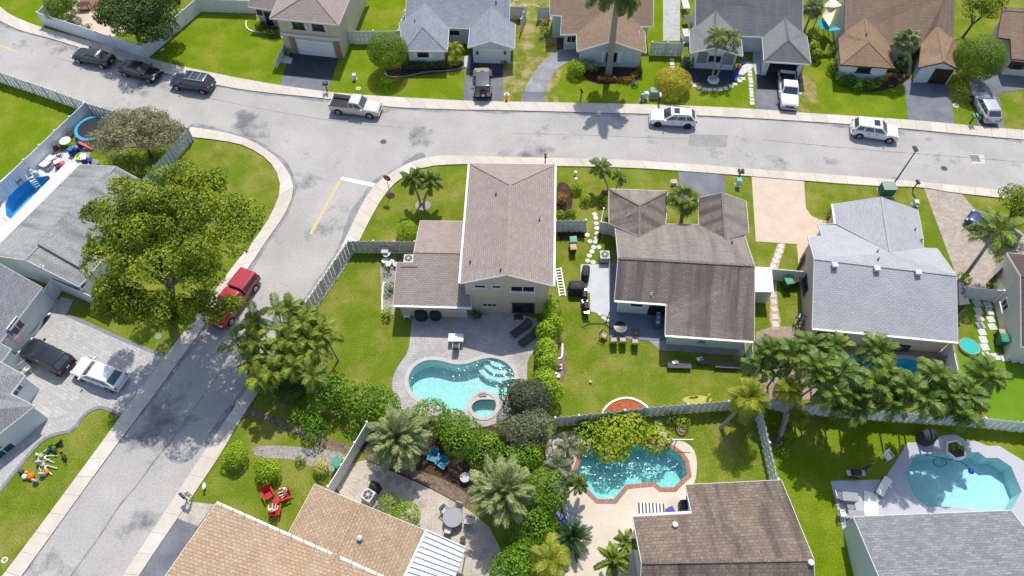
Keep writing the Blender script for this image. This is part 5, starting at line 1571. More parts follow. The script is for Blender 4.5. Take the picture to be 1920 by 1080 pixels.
def leaf_mesh(blobs, size, dens, o, seed, aspect=.55, up=.45, jit=.8, inner=.72, cut=-.55):
    r = np.random.default_rng(seed)
    Vs = []
    for c, rad in blobs:
        rad = np.array(rad if hasattr(rad, '__len__') else (rad,) * 3, float)
        a = 4 * PI * ((rad[0] * rad[1]) ** 1.6 / 3 + (rad[0] * rad[2]) ** 1.6 / 3 + (rad[1] * rad[2]) ** 1.6 / 3) ** (1 / 1.6)
        n = max(8, int(a * dens))
        d = r.normal(size=(n, 3)); d /= np.linalg.norm(d, axis=1)[:, None]
        d = d[d[:, 2] > cut]
        n = len(d)
        k = inner + (1.06 - inner) * np.sqrt(r.random(n))
        p = np.array(c) + d * rad * k[:, None]
        nn = d + r.normal(size=(n, 3)) * jit * .6 + np.array((0, 0, up)); nn /= np.linalg.norm(nn, axis=1)[:, None]
        t = np.cross(nn, r.normal(size=(n, 3))); t /= np.linalg.norm(t, axis=1)[:, None]
        b = np.cross(nn, t)
        s = size * (.65 + .7 * r.random(n))[:, None]
        q = np.stack([p - t * s * .5, p - b * s * aspect * .5 + nn * s * .06, p + t * s * .5 - nn * s * .08, p + b * s * aspect * .5 + nn * s * .06], 1)
        Vs.append(q)
    q = np.concatenate(Vs).reshape(-1, 3) - np.array(o)
    return q
def quads(name, q, m, parent):
    n = len(q) // 4
    me = bpy.data.meshes.new(name)
    me.vertices.add(len(q)); me.vertices.foreach_set('co', q.astype(np.float32).ravel())
    me.loops.add(n * 4); me.loops.foreach_set('vertex_index', np.arange(n * 4, dtype=np.int32))
    me.polygons.add(n); me.polygons.foreach_set('loop_start', np.arange(0, n * 4, 4, dtype=np.int32))
    me.polygons.foreach_set('loop_total', np.full(n, 4, np.int32))
    me.materials.append(m); me.update(); me.validate()
    return link(name, me, parent)
SEED = [100]
def crown_blobs(c, r, n, br, seed, low=-.35):
    g = np.random.default_rng(seed)
    out = []
    for i in range(n):
        while True:
            d = g.normal(size=3); d /= np.linalg.norm(d)
            if d[2] > low: break
        k = (.55 + .45 * g.random()) if i % 4 else .35 * g.random()
        rr = br * (.65 + .7 * g.random())
        p = np.array(c) + d * (np.array(r) - rr * .6) * k
        out.append((p, (rr, rr, rr * .72)))
    return out
def tree(name, label, x, y, z, r, lm, nb=40, br=1.2, size=.3, dens=10, base=None, cat='tree', trunk_r=.28, group=None, limbs=6, jit=.8, aspect=.55, m_bark=None, inner=.72, extra=()):
    SEED[0] += 1
    c = P(x, y, z)
    b = P(*base) if base else Vector((c.x, c.y, 0))
    b.z = 0
    t = thing(name, label, cat, b, group=group)
    bl = crown_blobs((c.x, c.y, z), r, nb, br, SEED[0])
    for ex, ey, ez, er in extra:
        q = P(ex, ey, ez)
        bl += crown_blobs((q.x, q.y, ez), (er, er, er * .7), 6, er * .62, SEED[0] + int(ex))
    quads('crown', leaf_mesh(bl, size, dens, b, SEED[0], jit=jit, aspect=aspect, inner=inner), LM[lm], t)
    mb = MB()
    fork = b.lerp(c, .45) + Vector((rng.uniform(-.2, .2), rng.uniform(-.2, .2), 0))
    fork.z = z * .45
    mb.tube([b - Vector((0, 0, .1)), b + Vector((0, 0, .25)), b.lerp(fork, .5), fork], [trunk_r * 1.5, trunk_r * 1.1, trunk_r, trunk_r * .85], 8)
    g = random.Random(SEED[0])
    for i in range(limbs):
        q = Vector(bl[(i * 5 + 1) % len(bl)][0])
        mid = fork.lerp(q, .5) + Vector((g.uniform(-.4, .4), g.uniform(-.4, .4), .3))
        mb.tube([fork - Vector((0, 0, .1)), mid, q], [trunk_r * .6, trunk_r * .35, trunk_r * .12], 5)
    mb.build('trunk', m_bark or BARK, t, b)
    return t
def shrub(name, label, x, y, r, lm, z=None, size=.14, dens=45, group=None, rxyz=None, cat='shrub', lumps=0, jit=.7, aspect=.55, cut=-.4):
    """a bush whose leaf mass is centred at pixel (x,y)"""
    SEED[0] += 1
    rx, ry, rz = rxyz or (r, r, r * .85)
    z = rz * .9 if z is None else z
    c = P(x, y, z)
    b = Vector((c.x, c.y, 0))
    t = thing(name, label, cat, b, group=group)
    if lumps:
        bl = [((c.x, c.y, z), (rx * .72, ry * .72, rz * .8))] + crown_blobs((c.x, c.y, z), (rx, ry, rz), lumps, min(rx, ry) * .42, SEED[0], -.2)
    else:
        bl = [((c.x, c.y, z), (rx, ry, rz)), ((c.x, c.y, z), (rx * .8, ry * .8, rz * .8))]
    quads('foliage', leaf_mesh(bl, size, dens, b, SEED[0], jit=jit, aspect=aspect, inner=.85, cut=cut), LM[lm], t)
    mb = MB()
    for i in range(4):
        a = i * PI / 2 + .4
        mb.tube([b + Vector((.05 * math.cos(a), .05 * math.sin(a), -.02)), b + Vector((rx * .3 * math.cos(a), ry * .3 * math.sin(a), z))], [.04, .015], 5)
    mb.build('stem', BARK, t, b)
    return t
def hedge(name, label, line, w, h, lm, size=.16, dens=26, cat='hedge', lump=.5, seed=None, group=None, jit=.8, aspect=.55):
    SEED[0] += 1
    g = random.Random(SEED[0])
    pts = [P(x, y, h * .55) for x, y in line]
    c = sum(pts, Vector()) / len(pts); c.z = 0
    t = thing(name, label, cat, c, group=group)
    bl = []
    mb = MB()
    if len(pts) > 1: mb.tube([(p.x, p.y, .01) for p in pts], .05, 5)
    for a, b in zip(pts, pts[1:]):
        n = max(1, int((b - a).length / (w * .42)))
        for i in range(n):
            p = a.lerp(b, (i + .5) / n)
            s = lump
            q = p + Vector((g.uniform(-s, s) * w * .5, g.uniform(-s, s) * w * .5, g.uniform(-.3, .3) * h * lump))
            k = g.uniform(.75, 1.15)
            bl.append(((q.x, q.y, q.z), (w * .5 * k, w * .5 * k, h * .5 * k)))
            if i % 2 == 0: mb.tube([(p.x, p.y, .01), (q.x, q.y, q.z)], [.045, .02], 5)
    quads('foliage', leaf_mesh(bl, size, dens, c, SEED[0], jit=jit, aspect=aspect), LM[lm], t)
    mb.build('stem', BARK, t, c)
    return t

# ---- palm fronds: a few meshes per kind, shared
def frond_mesh(name, m, kind, droop, n=26, lw=.055, lmax=.42, plume=0):
    """unit-length pinnate frond along +X, arching down"""
    g = random.Random(len(kind) * 37 + ord(kind[0]) + int(droop * 100))
    mb = MB()
    path, ang, p = [], .12, Vector((0, 0, 0))
    K = 10
    for i in range(K + 1):
        path.append(p.copy())
        a = .30 - droop * (i / K) ** 1.25 * 2.0
        p = p + Vector((math.cos(a), 0, math.sin(a))) / K
    def at(t):
        f = t * K; i = min(K - 1, int(f)); return path[i].lerp(path[i + 1], f - i), (path[i + 1] - path[i]).normalized()
    mb.tube(path, [.017 * (1 - .85 * i / K) for i in range(K + 1)], 4)
    for i in range(n):
        t = .14 + .86 * (i + .5) / n
        o, d = at(t)
        L = lmax * math.sin(PI * min(1, .22 + .70 * t)) ** .8 * g.uniform(.85, 1.1)
        for s in (-1, 1):
            for k in range(1 + plume):
                up = g.uniform(-.15, .25) if not plume else g.uniform(-.9, .9)
                side = Vector((0, s, 0))
                v = (d * g.uniform(.55, .8) + side * .85 + Vector((0, 0, up))).normalized()
                w = lw * g.uniform(.8, 1.2)
                tip = o + v * L * (1 - .12 * droop) + Vector((0, 0, -L * (.26 + .42 * droop)))
                mid = o + v * L * .55 + Vector((0, 0, -L * .04))
                wv = d * w * .5
                mb.mesh([o - wv * .4, o + wv * .4, mid + wv, tip, mid - wv], [(0, 1, 2, 4), (4, 2, 3)])
    me = mb.build(name, m, None)
    data = me.data
    bpy.data.objects.remove(me)
    return data
def fan_mesh(name, m, droop, n=18):
    g = random.Random(int(droop * 77))
    mb = MB()
    mb.tube([(0, 0, 0), (.28, 0, .05), (.52, 0, .02)], [.016, .012, .01], 4)
    o = Vector((.5, 0, .02))
    for i in range(n):
        a0 = R(-140 + 280 * i / n); a1 = R(-140 + 280 * (i + 1) / n); am = (a0 + a1) / 2
        L = .50 * (1 - .18 * abs(am) / 2.4) * g.uniform(.92, 1.05)
        f = lambda a, r_, dz: o + Vector((r_ * math.cos(a), r_ * math.sin(a), dz))
        z1, z2 = -.03 * droop, -.26 * droop - .03
        mb.mesh([o, f(a0, L * .6, z1), f(am, L * .62, z1 + .03), f(a1, L * .6, z1), f(am, L, z2)], [(0, 1, 2), (0, 2, 3), (1, 4, 2), (2, 4, 3)])
    me = mb.build(name, m, None); data = me.data; bpy.data.objects.remove(me)
    return data
FR = {
    'palm': [frond_mesh('frond', LM['palm'], 'feather', d, 28, .05, .38) for d in (.5, .8, 1.1)],
    'palm_lt': [frond_mesh('frond', LM['palm_lt'], 'feather', d, 26, .040, .40) for d in (.5, .8, 1.1)],
    'palm_yel': [frond_mesh('frond', LM['palm_yel'], 'weep', d, 30, .030, .40) for d in (.7, 1.0, 1.3)],
    'areca': [frond_mesh('frond', LM['areca'], 'areca', d, 30, .06, .38) for d in (.7, 1.0, 1.25)],
    'royal': [frond_mesh('frond', LM['palm'], 'royal', d, 30, .05, .28, 1) for d in (.35, .6, .9)],
    'foxtail': [frond_mesh('frond', LM['palm_lt'], 'fox', d, 26, .05, .24, 2) for d in (.4, .7, .95)],
    'fox_dark': [frond_mesh('frond', LM['palm'], 'fox', d, 24, .06, .27, 1) for d in (.45, .75, 1.0)],
    'phoenix': [frond_mesh('frond', LM['phoenix'], 'ph', d, 36, .034, .22, 1) for d in (.3, .55, .8)],
    'orange': [frond_mesh('frond', LM['orange'], 'feather', d, 22, .075, .34) for d in (.9, 1.2)],
    'dead': [frond_mesh('frond', leafmat('leaf_dead', [(.22, .15, .07), (.36, .26, .13)], nscale=1.5), 'dead', d, 20, .04, .26) for d in (1.0, 1.3)],
    'sago': [frond_mesh('frond', LM['sago'], 'sago', d, 34, .028, .17) for d in (.35, .55)],
    'sage': [frond_mesh('frond', LM['sage'], 'feather', d, 24, .055, .34) for d in (.4, .75)],
    'fan': [fan_mesh('frond', LM['fan'], d) for d in (.6, 1.1)],
    'fan_lt': [fan_mesh('frond', LM['palm_lt'], d) for d in (.7, 1.2)],
}
def put_fronds(root, at, kind, n, L, lo=-35, hi=65, seed=0, frac=1.0):
    g = random.Random(seed)
    for i in range(n):
        me = FR[kind][i % len(FR[kind])]
        o = bpy.data.objects.new('frond', me)
        COL.objects.link(o); o.parent = root
        t = (i + .5) / n
        e = R(lo + (hi - lo) * t ** .9 + g.uniform(-8, 8))
        yaw = i * 2.39996 + g.uniform(-.25, .25)
        o.rotation_euler = (g.uniform(-.25, .25), -e, yaw)
        s = L * g.uniform(.85, 1.08) * (1 - .15 * t)
        o.scale = (s, s, s)
        o.location = at
def palm(label, x, y, H, kind, n=16, L=2.0, base=None, name='palm_tree', group=None, tr=.12, shaft=.0, lo=-35, hi=65, bulge=0, m=None):
    """crown centre at pixel (x,y), H metres up; base pixel if the trunk leans"""
    SEED[0] += 1
    c = P(x, y, H)
    b = base if isinstance(base, Vector) else P(*base) if base else Vector((c.x, c.y, 0))
    t = thing(name, label, 'palm', b, group=group)
    top = c - b
    mb = MB()
    k = 7
    path = [Vector((top.x * (i / k) ** 1.4, top.y * (i / k) ** 1.4, -.05 + (H - shaft) * i / k)) for i in range(k + 1)]
    rad = [tr * (1.35 - .45 * i / k + bulge * math.sin(PI * i / k)) * (1.3 if i == 0 else 1) for i in range(k + 1)]
    mb.tube(path, rad, 8)
    mb.build('trunk', m or PALMBARK, t)
    if shaft:
        mb = MB(); p = path[-1]
        mb.tube([p, p + Vector((0, 0, shaft * .5)), Vector((top.x, top.y, H))], [tr * 1.0, tr * .95, tr * .45], 8)
        mb.build('crown_shaft', SHAFT, t)
    put_fronds(t, Vector((top.x, top.y, H - .03)), kind, n, L, lo, hi, SEED[0])
    if kind in ('palm', 'palm_lt', 'fan', 'fan_lt', 'phoenix') and SEED[0] % 2: put_fronds(t, Vector((top.x, top.y, H - .12)), 'dead', 1 + SEED[0] % 3, L * .75, -80, -50, SEED[0] + 7)
    return t

# ---- trees
tree('shade_tree', 'huge spreading olive-green leafy tree over the grey roof and red SUV', 322, 436, 11.6, (6.6, 5.8, 3.5), 'oak', 88, 1.15, .22, 38, base=(322, 596), trunk_r=.45, limbs=16,
     extra=[(200, 562, 8.6, 1.5), (250, 582, 8.6, 1.5), (300, 588, 8.4, 1.5), (348, 588, 8.2, 1.3), (388, 566, 8.0, 1.3), (175, 470, 10.4, 1.3), (430, 574, 8.4, 1.0), (404, 588, 8.4, 0.85), (240, 560, 9.4, 1.52), (300, 572, 9.4, 1.52), (350, 574, 9.4, 1.23), (200, 535, 10.4, 1.42), (345, 320, 11.4, 1.33), (180, 400, 11.4, 1.14), (455, 380, 10.9, 1.14), (410, 340, 11.4, 1.14), (225, 350, 11.4, 1.04)])
tree('shade_tree', 'dark green broad tree inside the white-fenced top-left yard', 264, 24, 4.4, (5.3, 4.4, 3.0), 'dark', 75, 1.15, .24, 34, trunk_r=.25)
tree('shade_tree', 'sparse yellow-green tree at the top right behind the round tree', 1842, 12, 4.2, (2.5, 2.2, 2.0), 'oak', 26, .7, .2, 30, trunk_r=.14)
tree('shade_tree', 'yellowish leafy tree cut by the right edge beside the leaning palm', 1915, 384, 3.5, (2.0, 2.2, 1.8), 'oak', 30, .7, .2, 36, trunk_r=.14)
tree('bottlebrush_tree', 'wispy silvery-olive tree above the grey roof by the blue ring', 258, 250, 3.3, (5.0, 3.4, 1.8), 'silver', 90, .85, .30, 34, trunk_r=.16, limbs=14, aspect=.22, jit=1.3, inner=.4)
shrub('lollipop_tree', 'clipped round tree on the lawn left of the blue-grey roof', 727, 95, 2.15, 'topiary', z=2.75, size=.13, dens=170, cat='tree', rxyz=(2.15, 2.1, 1.75), cut=-.8)
shrub('lollipop_tree', 'large clipped round tree at the top right by the silver hatchback', 1836, 108, 2.55, 'topiary', z=3.1, size=.14, dens=150, cat='tree', rxyz=(2.5, 2.5, 2.2), cut=-.8)
shrub('round_bush', 'yellow-green round bush in the top-left fenced corner', 119, 14, 2.3, 'topiary', size=.16, dens=90, lumps=10)
# ---- hedges and shrubs
hedge('hedge', 'bright lime hedge running down beside the two-storey peach house', [(1038, 560), (1034, 600), (1026, 640), (1019, 680), (1023, 715), (1034, 745)], 1.75, 2.6, 'lime', .17, 85, lump=.35)
shrub('round_bush', 'dark grey-green round bush between the hedge and the spa', 994, 748, 2.1, 'fig', z=2.0, size=.15, dens=110, rxyz=(2.3, 2.05, 1.9), lumps=12)
hedge('hedge', 'rounded mid-green hedge mass below the back lawn left of the pool', [(592, 722), (620, 735), (660, 742), (700, 748), (726, 760)], 3.4, 2.7, 'green', .2, 70, lump=.45)
hedge('hedge', 'glossy green hedge between the spa and the two blue chairs', [(795, 785), (820, 798), (850, 810), (890, 828), (930, 848), (962, 872)], 3.2, 2.7, 'green', .2, 70, lump=.45)
hedge('hedge', 'green hedge descending between the sandy patio and the coral-edged pool', [(1000, 850), (1020, 890), (1025, 930), (1015, 970), (985, 1010), (955, 1060), (940, 1100)], 3.0, 2.8, 'green', .19, 65, lump=.55)
hedge('shrub', 'light green loose shrub beside the dirt strip', [(560, 765), (590, 790), (606, 802)], 1.8, 1.6, 'green', .19, 45, cat='shrub', lump=.7)
hedge('hedge', 'dark low hedge under the orange-tinted palm clump', [(470, 690), (520, 712), (570, 722)], 2.4, 1.9, 'dark', .19, 60, lump=.5)
shrub('round_bush', 'grey-green shrub thicket below the dark round bush', 988, 812, 2.2, 'sage', size=.24, dens=60, lumps=14, jit=1.1, aspect=.3)
hedge('shrub', 'bright fine-leaved bush along the gold-brown roof edge', [(722, 930), (750, 950), (778, 972)], 2.1, 2.0, 'lime', .14, 110, cat='shrub', lump=.3)
hedge('umbrella_shrub', 'yellow-green umbrella shrub spreading over the coral-edged pool', [(1080, 800), (1120, 808), (1160, 803), (1200, 815), (1236, 846)], 3.3, 1.7, 'schef', .32, 42, cat='shrub', lump=.55, aspect=.42)
hedge('umbrella_shrub', 'low yellow branch of shrub drooping over the pool water', [(1112, 832), (1140, 845), (1160, 850)], 2.0, 1.4, 'schef', .30, 42, cat='shrub', lump=.6, aspect=.42)
shrub('round_bush', 'small lime round bush against the west wing of the two-storey house', 763, 433, 1.02, 'lime', size=.12, dens=170)
shrub('round_bush', 'lime-yellow bush on the lower lawn nearest the street', 443, 853, 1.2, 'lime', size=.15, dens=110, lumps=6)
shrub('round_bush', 'yellow-green bush above the red chairs', 505, 881, 1.2, 'lime', size=.15, dens=110, lumps=6)
shrub('round_bush', 'pale yellow round bush beside the green bin and white fence', 601, 873, .82, 'paleyellow', size=.13, dens=140, lumps=4)
shrub('shrub', 'small green shrub between the gravel path and pale yellow bush', 563, 864, .42, 'green', size=.13, dens=60)
shrub('round_bush', 'bright yellow oval bush beside the slate-grey gravel bed', 1262, 153, 1.9, 'yellow', size=.14, dens=150, rxyz=(2.0, 1.8, 1.3))
shrub('round_bush', 'lime clipped bush at the end of the curved driveway', 1081, 128, 1.05, 'lime', size=.13, dens=140)
shrub('shrub', 'broad-leaved dark plant between the lime bush and royal palm', 1110, 124, 1.05, 'banana', size=.36, dens=12, lumps=5, jit=1.1, aspect=.3)
hedge('shrub', 'row of low croton and brown shrubs under the mint house window', [(1120, 145), (1150, 148), (1178, 150), (1195, 138), (1200, 126)], .7, .6, 'croton', .15, 70, cat='shrub')
shrub('shrub', 'small spiky plant at the right end of the croton row', 1190, 156, .42, 'sage', size=.16, dens=50)
for i, (x, y, r_, m_, lb) in enumerate([(1082, 350, .75, 'lime', 'lime shrub nearest the sidewalk beside the two-storey peach house'), (1097, 373, .72, 'lime', 'lime shrub beside the round stepping stones'),
                                       (1053, 374, .75, 'croton', 'orange croton shrub against the two-storey peach house'), (1070, 400, .62, 'green', 'green shrub just above the pale side fence'),
                                       (1050, 402, .6, 'schef', 'yellow-green shrub at the left end of the pale side fence'), (1131, 375, .6, 'green', 'green shrub in the brick planter by the umber roof')]):
    shrub('shrub', lb, x, y, r_, m_, size=.16, dens=80, lumps=4, group=None)
for x, y, h_, lb in ((1282, 118, 1.7, 'left of two dark cone-shaped cypresses by the slate-roofed house'), (1297, 120, 1.7, 'right of two dark cone-shaped cypresses by the slate-roofed house'), (1318, 138, 1.3, 'cone-shaped cypress alone on the dark gravel bed')):
    SEED[0] += 1
    b = P(x, y, .6); b.z = 0
    t = thing('cypress_tree', lb, 'tree', b)
    quads('crown', leaf_mesh([((b.x, b.y, h_ * k), (.42 * (1 - k) + .05, .42 * (1 - k) + .05, .28)) for k in (.15, .3, .45, .6, .75, .9)], .11, 90, b, SEED[0]), LM['cypress'], t)
    mb = MB(); mb.tube([b, b + Vector((0, 0, h_))], [.05, .01], 5); mb.build('trunk', BARK, t, b)
hedge('hedge', 'dark clipped hedge below the window of the blue-grey roofed house', [(762, 122), (800, 122), (838, 120)], .9, .9, 'dark', .12, 130, lump=.1)
shrub('shrub', 'yellow croton beside the walk to the white garage', 852, 117, .75, 'yellow', size=.2, dens=26, lumps=4)
shrub('shrub', 'small green shrub at the right corner of the white garage', 945, 120, .45, 'green', size=.14, dens=50)
hedge('shrub', 'mixed green planting under the left hip of the ochre roof', [(1556, 125), (1575, 140), (1600, 155), (1630, 160), (1655, 150)], 1.3, 1.1, 'green', .18, 65, cat='shrub')
shrub('shrub', 'yellow shrub at the left corner of the ochre-roofed house', 1566, 118, .75, 'yellow', size=.17, dens=34, lumps=4)
shrub('shrub', 'pale banana-leaved plant left under the ochre roof window', 1592, 146, .75, 'banana', size=.42, dens=8, lumps=5, jit=1.1, aspect=.3)
shrub('shrub', 'pale banana-leaved plant right under the ochre roof window', 1656, 151, .8, 'banana', size=.42, dens=8, lumps=5, jit=1.1, aspect=.3)
hedge('shrub', 'dark green planting between the fan palm and the brown garage door', [(1680, 135), (1698, 115), (1712, 95)], 1.3, 1.5, 'dark', .18, 60, cat='shrub')
hedge('shrub', 'tropical planting left of the slate-roofed carport and blue sail', [(1520, 60), (1528, 85), (1535, 108)], 1.2, 1.4, 'schef', .22, 50, cat='shrub')
shrub('shrub', 'green shrub left of the blue shade sail post', 1560, 95, .8, 'green', size=.2, dens=26, lumps=4)
hedge('shrub', 'bright green bush at the base of the leaning palm', [(1800, 518), (1822, 522)], 1.8, 1.4, 'lime', .17, 90, cat='shrub', lump=.3)
shrub('shrub', 'small green shrub by the wall of the right-edge cream house', 1878, 487, .5, 'lime', size=.14, dens=50)
shrub('shrub', 'small lime shrub on the tan paver drive by the white fence', 1861, 536, .5, 'lime', size=.14, dens=50)
shrub('shrub', 'dark red shrub at the pink drive beside the silver roof', 1557, 403, .75, 'maroon', size=.18, dens=36, lumps=4)
shrub('shrub', 'spiky tan plant by the oval pool yard fence', 126, 246, .75, 'croton', size=.3, dens=14, lumps=5, jit=1.2, aspect=.2)
hedge('shrub', 'green shrubs between the silvery tree and the big leafy tree', [(230, 315), (262, 318), (285, 330)], 2.0, 2.0, 'topiary', .18, 60, cat='shrub', lump=.6)
shrub('shrub', 'green shrub by the open side gate left of the brown roof', 1022, 62, .8, 'green', size=.2, dens=30, lumps=4)
shrub('shrub', 'yellow flowering bush below the lone white fence panel', 1020, 45, .45, 'yellow', size=.14, dens=50)
hedge('shrub', 'dark planting beside the rose-roofed wing and curved edging', [(482, 42), (500, 52), (524, 62)], 1.4, .9, 'dark', .15, 80, cat='shrub')
shrub('shrub', 'small shrub beside the beige house garage pilaster', 540, 96, .5, 'green', size=.14, dens=50)
shrub('shrub', 'bushy plant at the left end of the covered grills', 726, 586, .7, 'schef', size=.24, dens=22, lumps=4)
shrub('potted_plant', 'dark potted plant at the corner between wing and two-storey wall', 892, 591, .62, 'dark', size=.22, dens=26, lumps=4)
shrub('shrub', 'dark green shrub along the west side of the low wing', 731, 540, .75, 'green', size=.18, dens=34, lumps=4)
shrub('shrub', 'white-flowering shrub among the pots beside the low wing', 727, 503, .6, 'sage', size=.16, dens=36, lumps=3)
shrub('shrub', 'round green shrub on the lawn under the slatted back fence', 1258, 787, .55, 'green', size=.15, dens=45)
shrub('shrub', 'lime shrub beside the round pot below the slatted back fence', 1280, 792, .6, 'lime', size=.16, dens=45)
shrub('potted_plant', 'tan grassy plant in a white pot at the palm deck corner', 1770, 676, .55, 'croton', size=.24, dens=26, lumps=3, jit=1.2, aspect=.2)
shrub('shrub', 'orange-tipped shrub at the right end of the palm row', 1840, 774, .5, 'orange', size=.2, dens=26, lumps=3)
hedge('shrub', 'shrubs on the shaded lawn at the dead palm stump', [(1466, 800), (1480, 820), (1462, 850)], 1.0, .9, 'schef', .2, 20, cat='shrub')

# ---- palms
palm('tall royal palm with grey trunk at the mint house, crown over the top edge', 1160, -24, 10.6, 'royal', 17, 3.7, base=(1141, 137), tr=.26, shaft=1.3, lo=-58, hi=50, bulge=.15)
palm('left of twin slim palms before the slate-roofed house window', 1347, 68, 4.7, 'palm_lt', 15, 1.75, base=(1334, 150), tr=.085, shaft=.6, lo=-45)
palm('right of twin slim palms before the slate-roofed house window', 1376, 72, 4.5, 'palm_lt', 13, 1.6, base=(1341, 150), tr=.085, shaft=.6, lo=-45)
palm('bushy fan palm between the two front hips of the ochre roof', 1700, 78, 4.2, 'fan', 24, 1.95, base=(1703, 140), tr=.17, lo=-50, hi=75)
palm('bushy fan palm growing in the front notch of the umber roof', 1281, 374, 3.6, 'fan_lt', 17, 1.9, base=(1276, 422), tr=.15, lo=-35, hi=70)
palm('left of two palms on the corner lawn by the stop sign', 774, 336, 3.5, 'fox_dark', 13, 1.75, base=(789, 384), tr=.10, shaft=.5, lo=-40)
palm('right of two palms on the corner lawn by the stop sign', 806, 341, 3.3, 'fox_dark', 12, 1.6, base=(794, 384), tr=.10, shaft=.5, lo=-40)
palm('slender palm beside the sidewalk left of the umber roof', 1127, 314, 2.9, 'palm', 14, 1.45, base=(1142, 362), tr=.07, shaft=.4, lo=-40)
palm('smaller palm touching the left front hip of the umber roof', 1162, 332, 2.2, 'palm', 11, 1.1, base=(1156, 352), tr=.06, shaft=.3, lo=-40)
palm('leaning coconut palm arching over the dark blue car', 1868, 434, 6.0, 'palm_lt', 14, 2.7, base=(1802, 526), tr=.13, lo=-35)
ROW = []
for i, (x, y, H) in enumerate([(1446, 660, 5.8), (1427, 690, 4.6), (1478, 672, 5.6), (1516, 648, 6.0), (1566, 650, 6.4), (1534, 690, 7.0), (1580, 698, 7.2), (1562, 738, 6.4), (1612, 742, 6.6), (1648, 660, 6.4),
                                  (1640, 722, 7.0), (1672, 752, 6.4), (1698, 728, 7.2), (1730, 746, 6.8), (1758, 706, 7.4), (1778, 742, 7.0), (1814, 738, 6.8), (1846, 704, 6.4), (1600, 764, 6.0), (1545, 712, 6.8), (1665, 704, 7.0), (1800, 764, 6.2)]):
    ROW.append((x, y, H * (.98 if y > 715 else .95 if y > 680 else .92), 'palm', 1.75 + .45 * math.sin(i * 2.3) ** 2))
NTH = ['first', 'second', 'third', 'fourth', 'fifth', 'sixth', 'seventh', 'eighth', 'ninth', 'tenth', 'eleventh', 'twelfth', 'thirteenth', 'fourteenth', 'fifteenth', 'sixteenth', 'seventeenth', 'eighteenth', 'nineteenth', 'twentieth', 'second last', 'last']
for i, (x, y, H, k, L) in enumerate(sorted(ROW)):
    where = 'overhanging the hidden pool' if (1580 < x < 1740 and y < 720) else ('against the long white fence' if y > 738 else 'mid-row')
    if y < 670 and x < 1580: where = 'close to the silver roof'
    cq = P(x, y, H); f0, f1 = P(1495, 758, 1.8), P(1848, 784, 1.8)
    fy = f0.y + (f1.y - f0.y) * (cq.x - f0.x) / (f1.x - f0.x)
    bq = Vector((cq.x + .15 * math.sin(i * 1.9), max(cq.y, fy + .35 + .25 * (i % 3)), 0))
    palm(NTH[i] + ' dark feather palm from the left in the dense row, ' + where, x, y, H, k, 15 + i % 4, L, tr=.065, shaft=.5, lo=-48, hi=75, base=bq, group='palms in the row behind the white fence')
palm('bright yellowish palm at the left end of the palm row', 1480, 728, 4.4, 'palm_yel', 40, 1.6, base=(1464, 812), tr=.17, lo=-70, hi=75)
palm('small yellowish palm drooping over the shaded lawn', 1497, 778, 2.2, 'palm_yel', 26, 1.2, tr=.08, lo=-50, hi=60)
palm('weeping lime palm with bent pale trunk at the fence corner', 1405, 748, 4.4, 'palm_yel', 46, 2.05, base=(1352, 802), tr=.12, lo=-70, hi=75)
palm('wide silvery date palm above the blue chairs, left of the pair', 746, 822, 3.4, 'phoenix', 62, 2.75, tr=.24, lo=-30, hi=82)
palm('wide silvery date palm beside the round patio table', 944, 922, 3.6, 'phoenix', 62, 2.8, tr=.24, lo=-30, hi=82)
palm('deep green sago palm rosette beside the cream pool deck', 1073, 1008, .9, 'sago', 44, 1.65, tr=.2, lo=-15, hi=75, name='sago_palm')
palm('small palm at the upper left of the coral-edged pool', 1066, 838, 2.6, 'sage', 14, 1.3, tr=.06, lo=-40)
palm('greyish small palm left of the coral-edged pool', 1046, 874, 2.6, 'sage', 15, 1.5, tr=.06, lo=-40)
palm('small leaning palm reaching over the left corner of the coral-edged pool', 1084, 908, 2.4, 'fox_dark', 14, 1.1, base=(1050, 945), tr=.06, lo=-40)
palm('lime feather palm at the bottom edge left of the cream deck', 1035, 1050, 3.2, 'palm_yel', 16, 2.1, tr=.09, lo=-35)
palm('bottom-edge palm touching the grey wall of the bark-brown roof', 1150, 1050, 2.6, 'foxtail', 16, 1.6, tr=.09, lo=-35)
palm('palm just above the bottom-edge palm by the bark-brown roof', 1172, 1018, 2.4, 'foxtail', 13, 1.2, tr=.08, lo=-35)
palm('yellowish arching palm beside the blue-grey roofed house walk', 853, 92, 1.8, 'palm_yel', 14, 1.5, tr=.07, lo=-40, name='palm_tree')
palm('pale fan palm left of the cream shade sail', 1526, 14, 3.2, 'fan', 22, 1.6, tr=.1, lo=-50, hi=70)
# clump of tall arching palms with orange old fronds, one stem each
cg = random.Random(5)
CLP = sorted([(x + cg.uniform(-7, 7), y + cg.uniform(-7, 7), 5.2 - abs(x - 530) * .012 - max(0, y - 620) * .012) for x, y in
              [(446, 648), (470, 612), (478, 676), (492, 640), (505, 592), (512, 662), (525, 625), (522, 692), (540, 578), (548, 650), (556, 606), (556, 684), (575, 632), (590, 592), (592, 664), (608, 626), (486, 596), (575, 700), (500, 700), (540, 636)]])
for i, (x, y, H) in enumerate(CLP):
    t = palm(NTH[i] + ' palm from the left in the orange-tinted clump by the lower street', x, y, H, 'areca' if i % 3 else 'palm_lt', 9, 1.5 + .35 * cg.random(), tr=.06, shaft=.4, lo=-35, hi=70, group='palms in the orange-tinted clump')
    t.rotation_euler = (cg.uniform(-.12, .12), cg.uniform(-.12, .12), 0)
    if i % 4 != 1: put_fronds(t, Vector((0, 0, H - .1)), 'orange', 1 + i % 3, 1.35, -50, 0, i + 40)
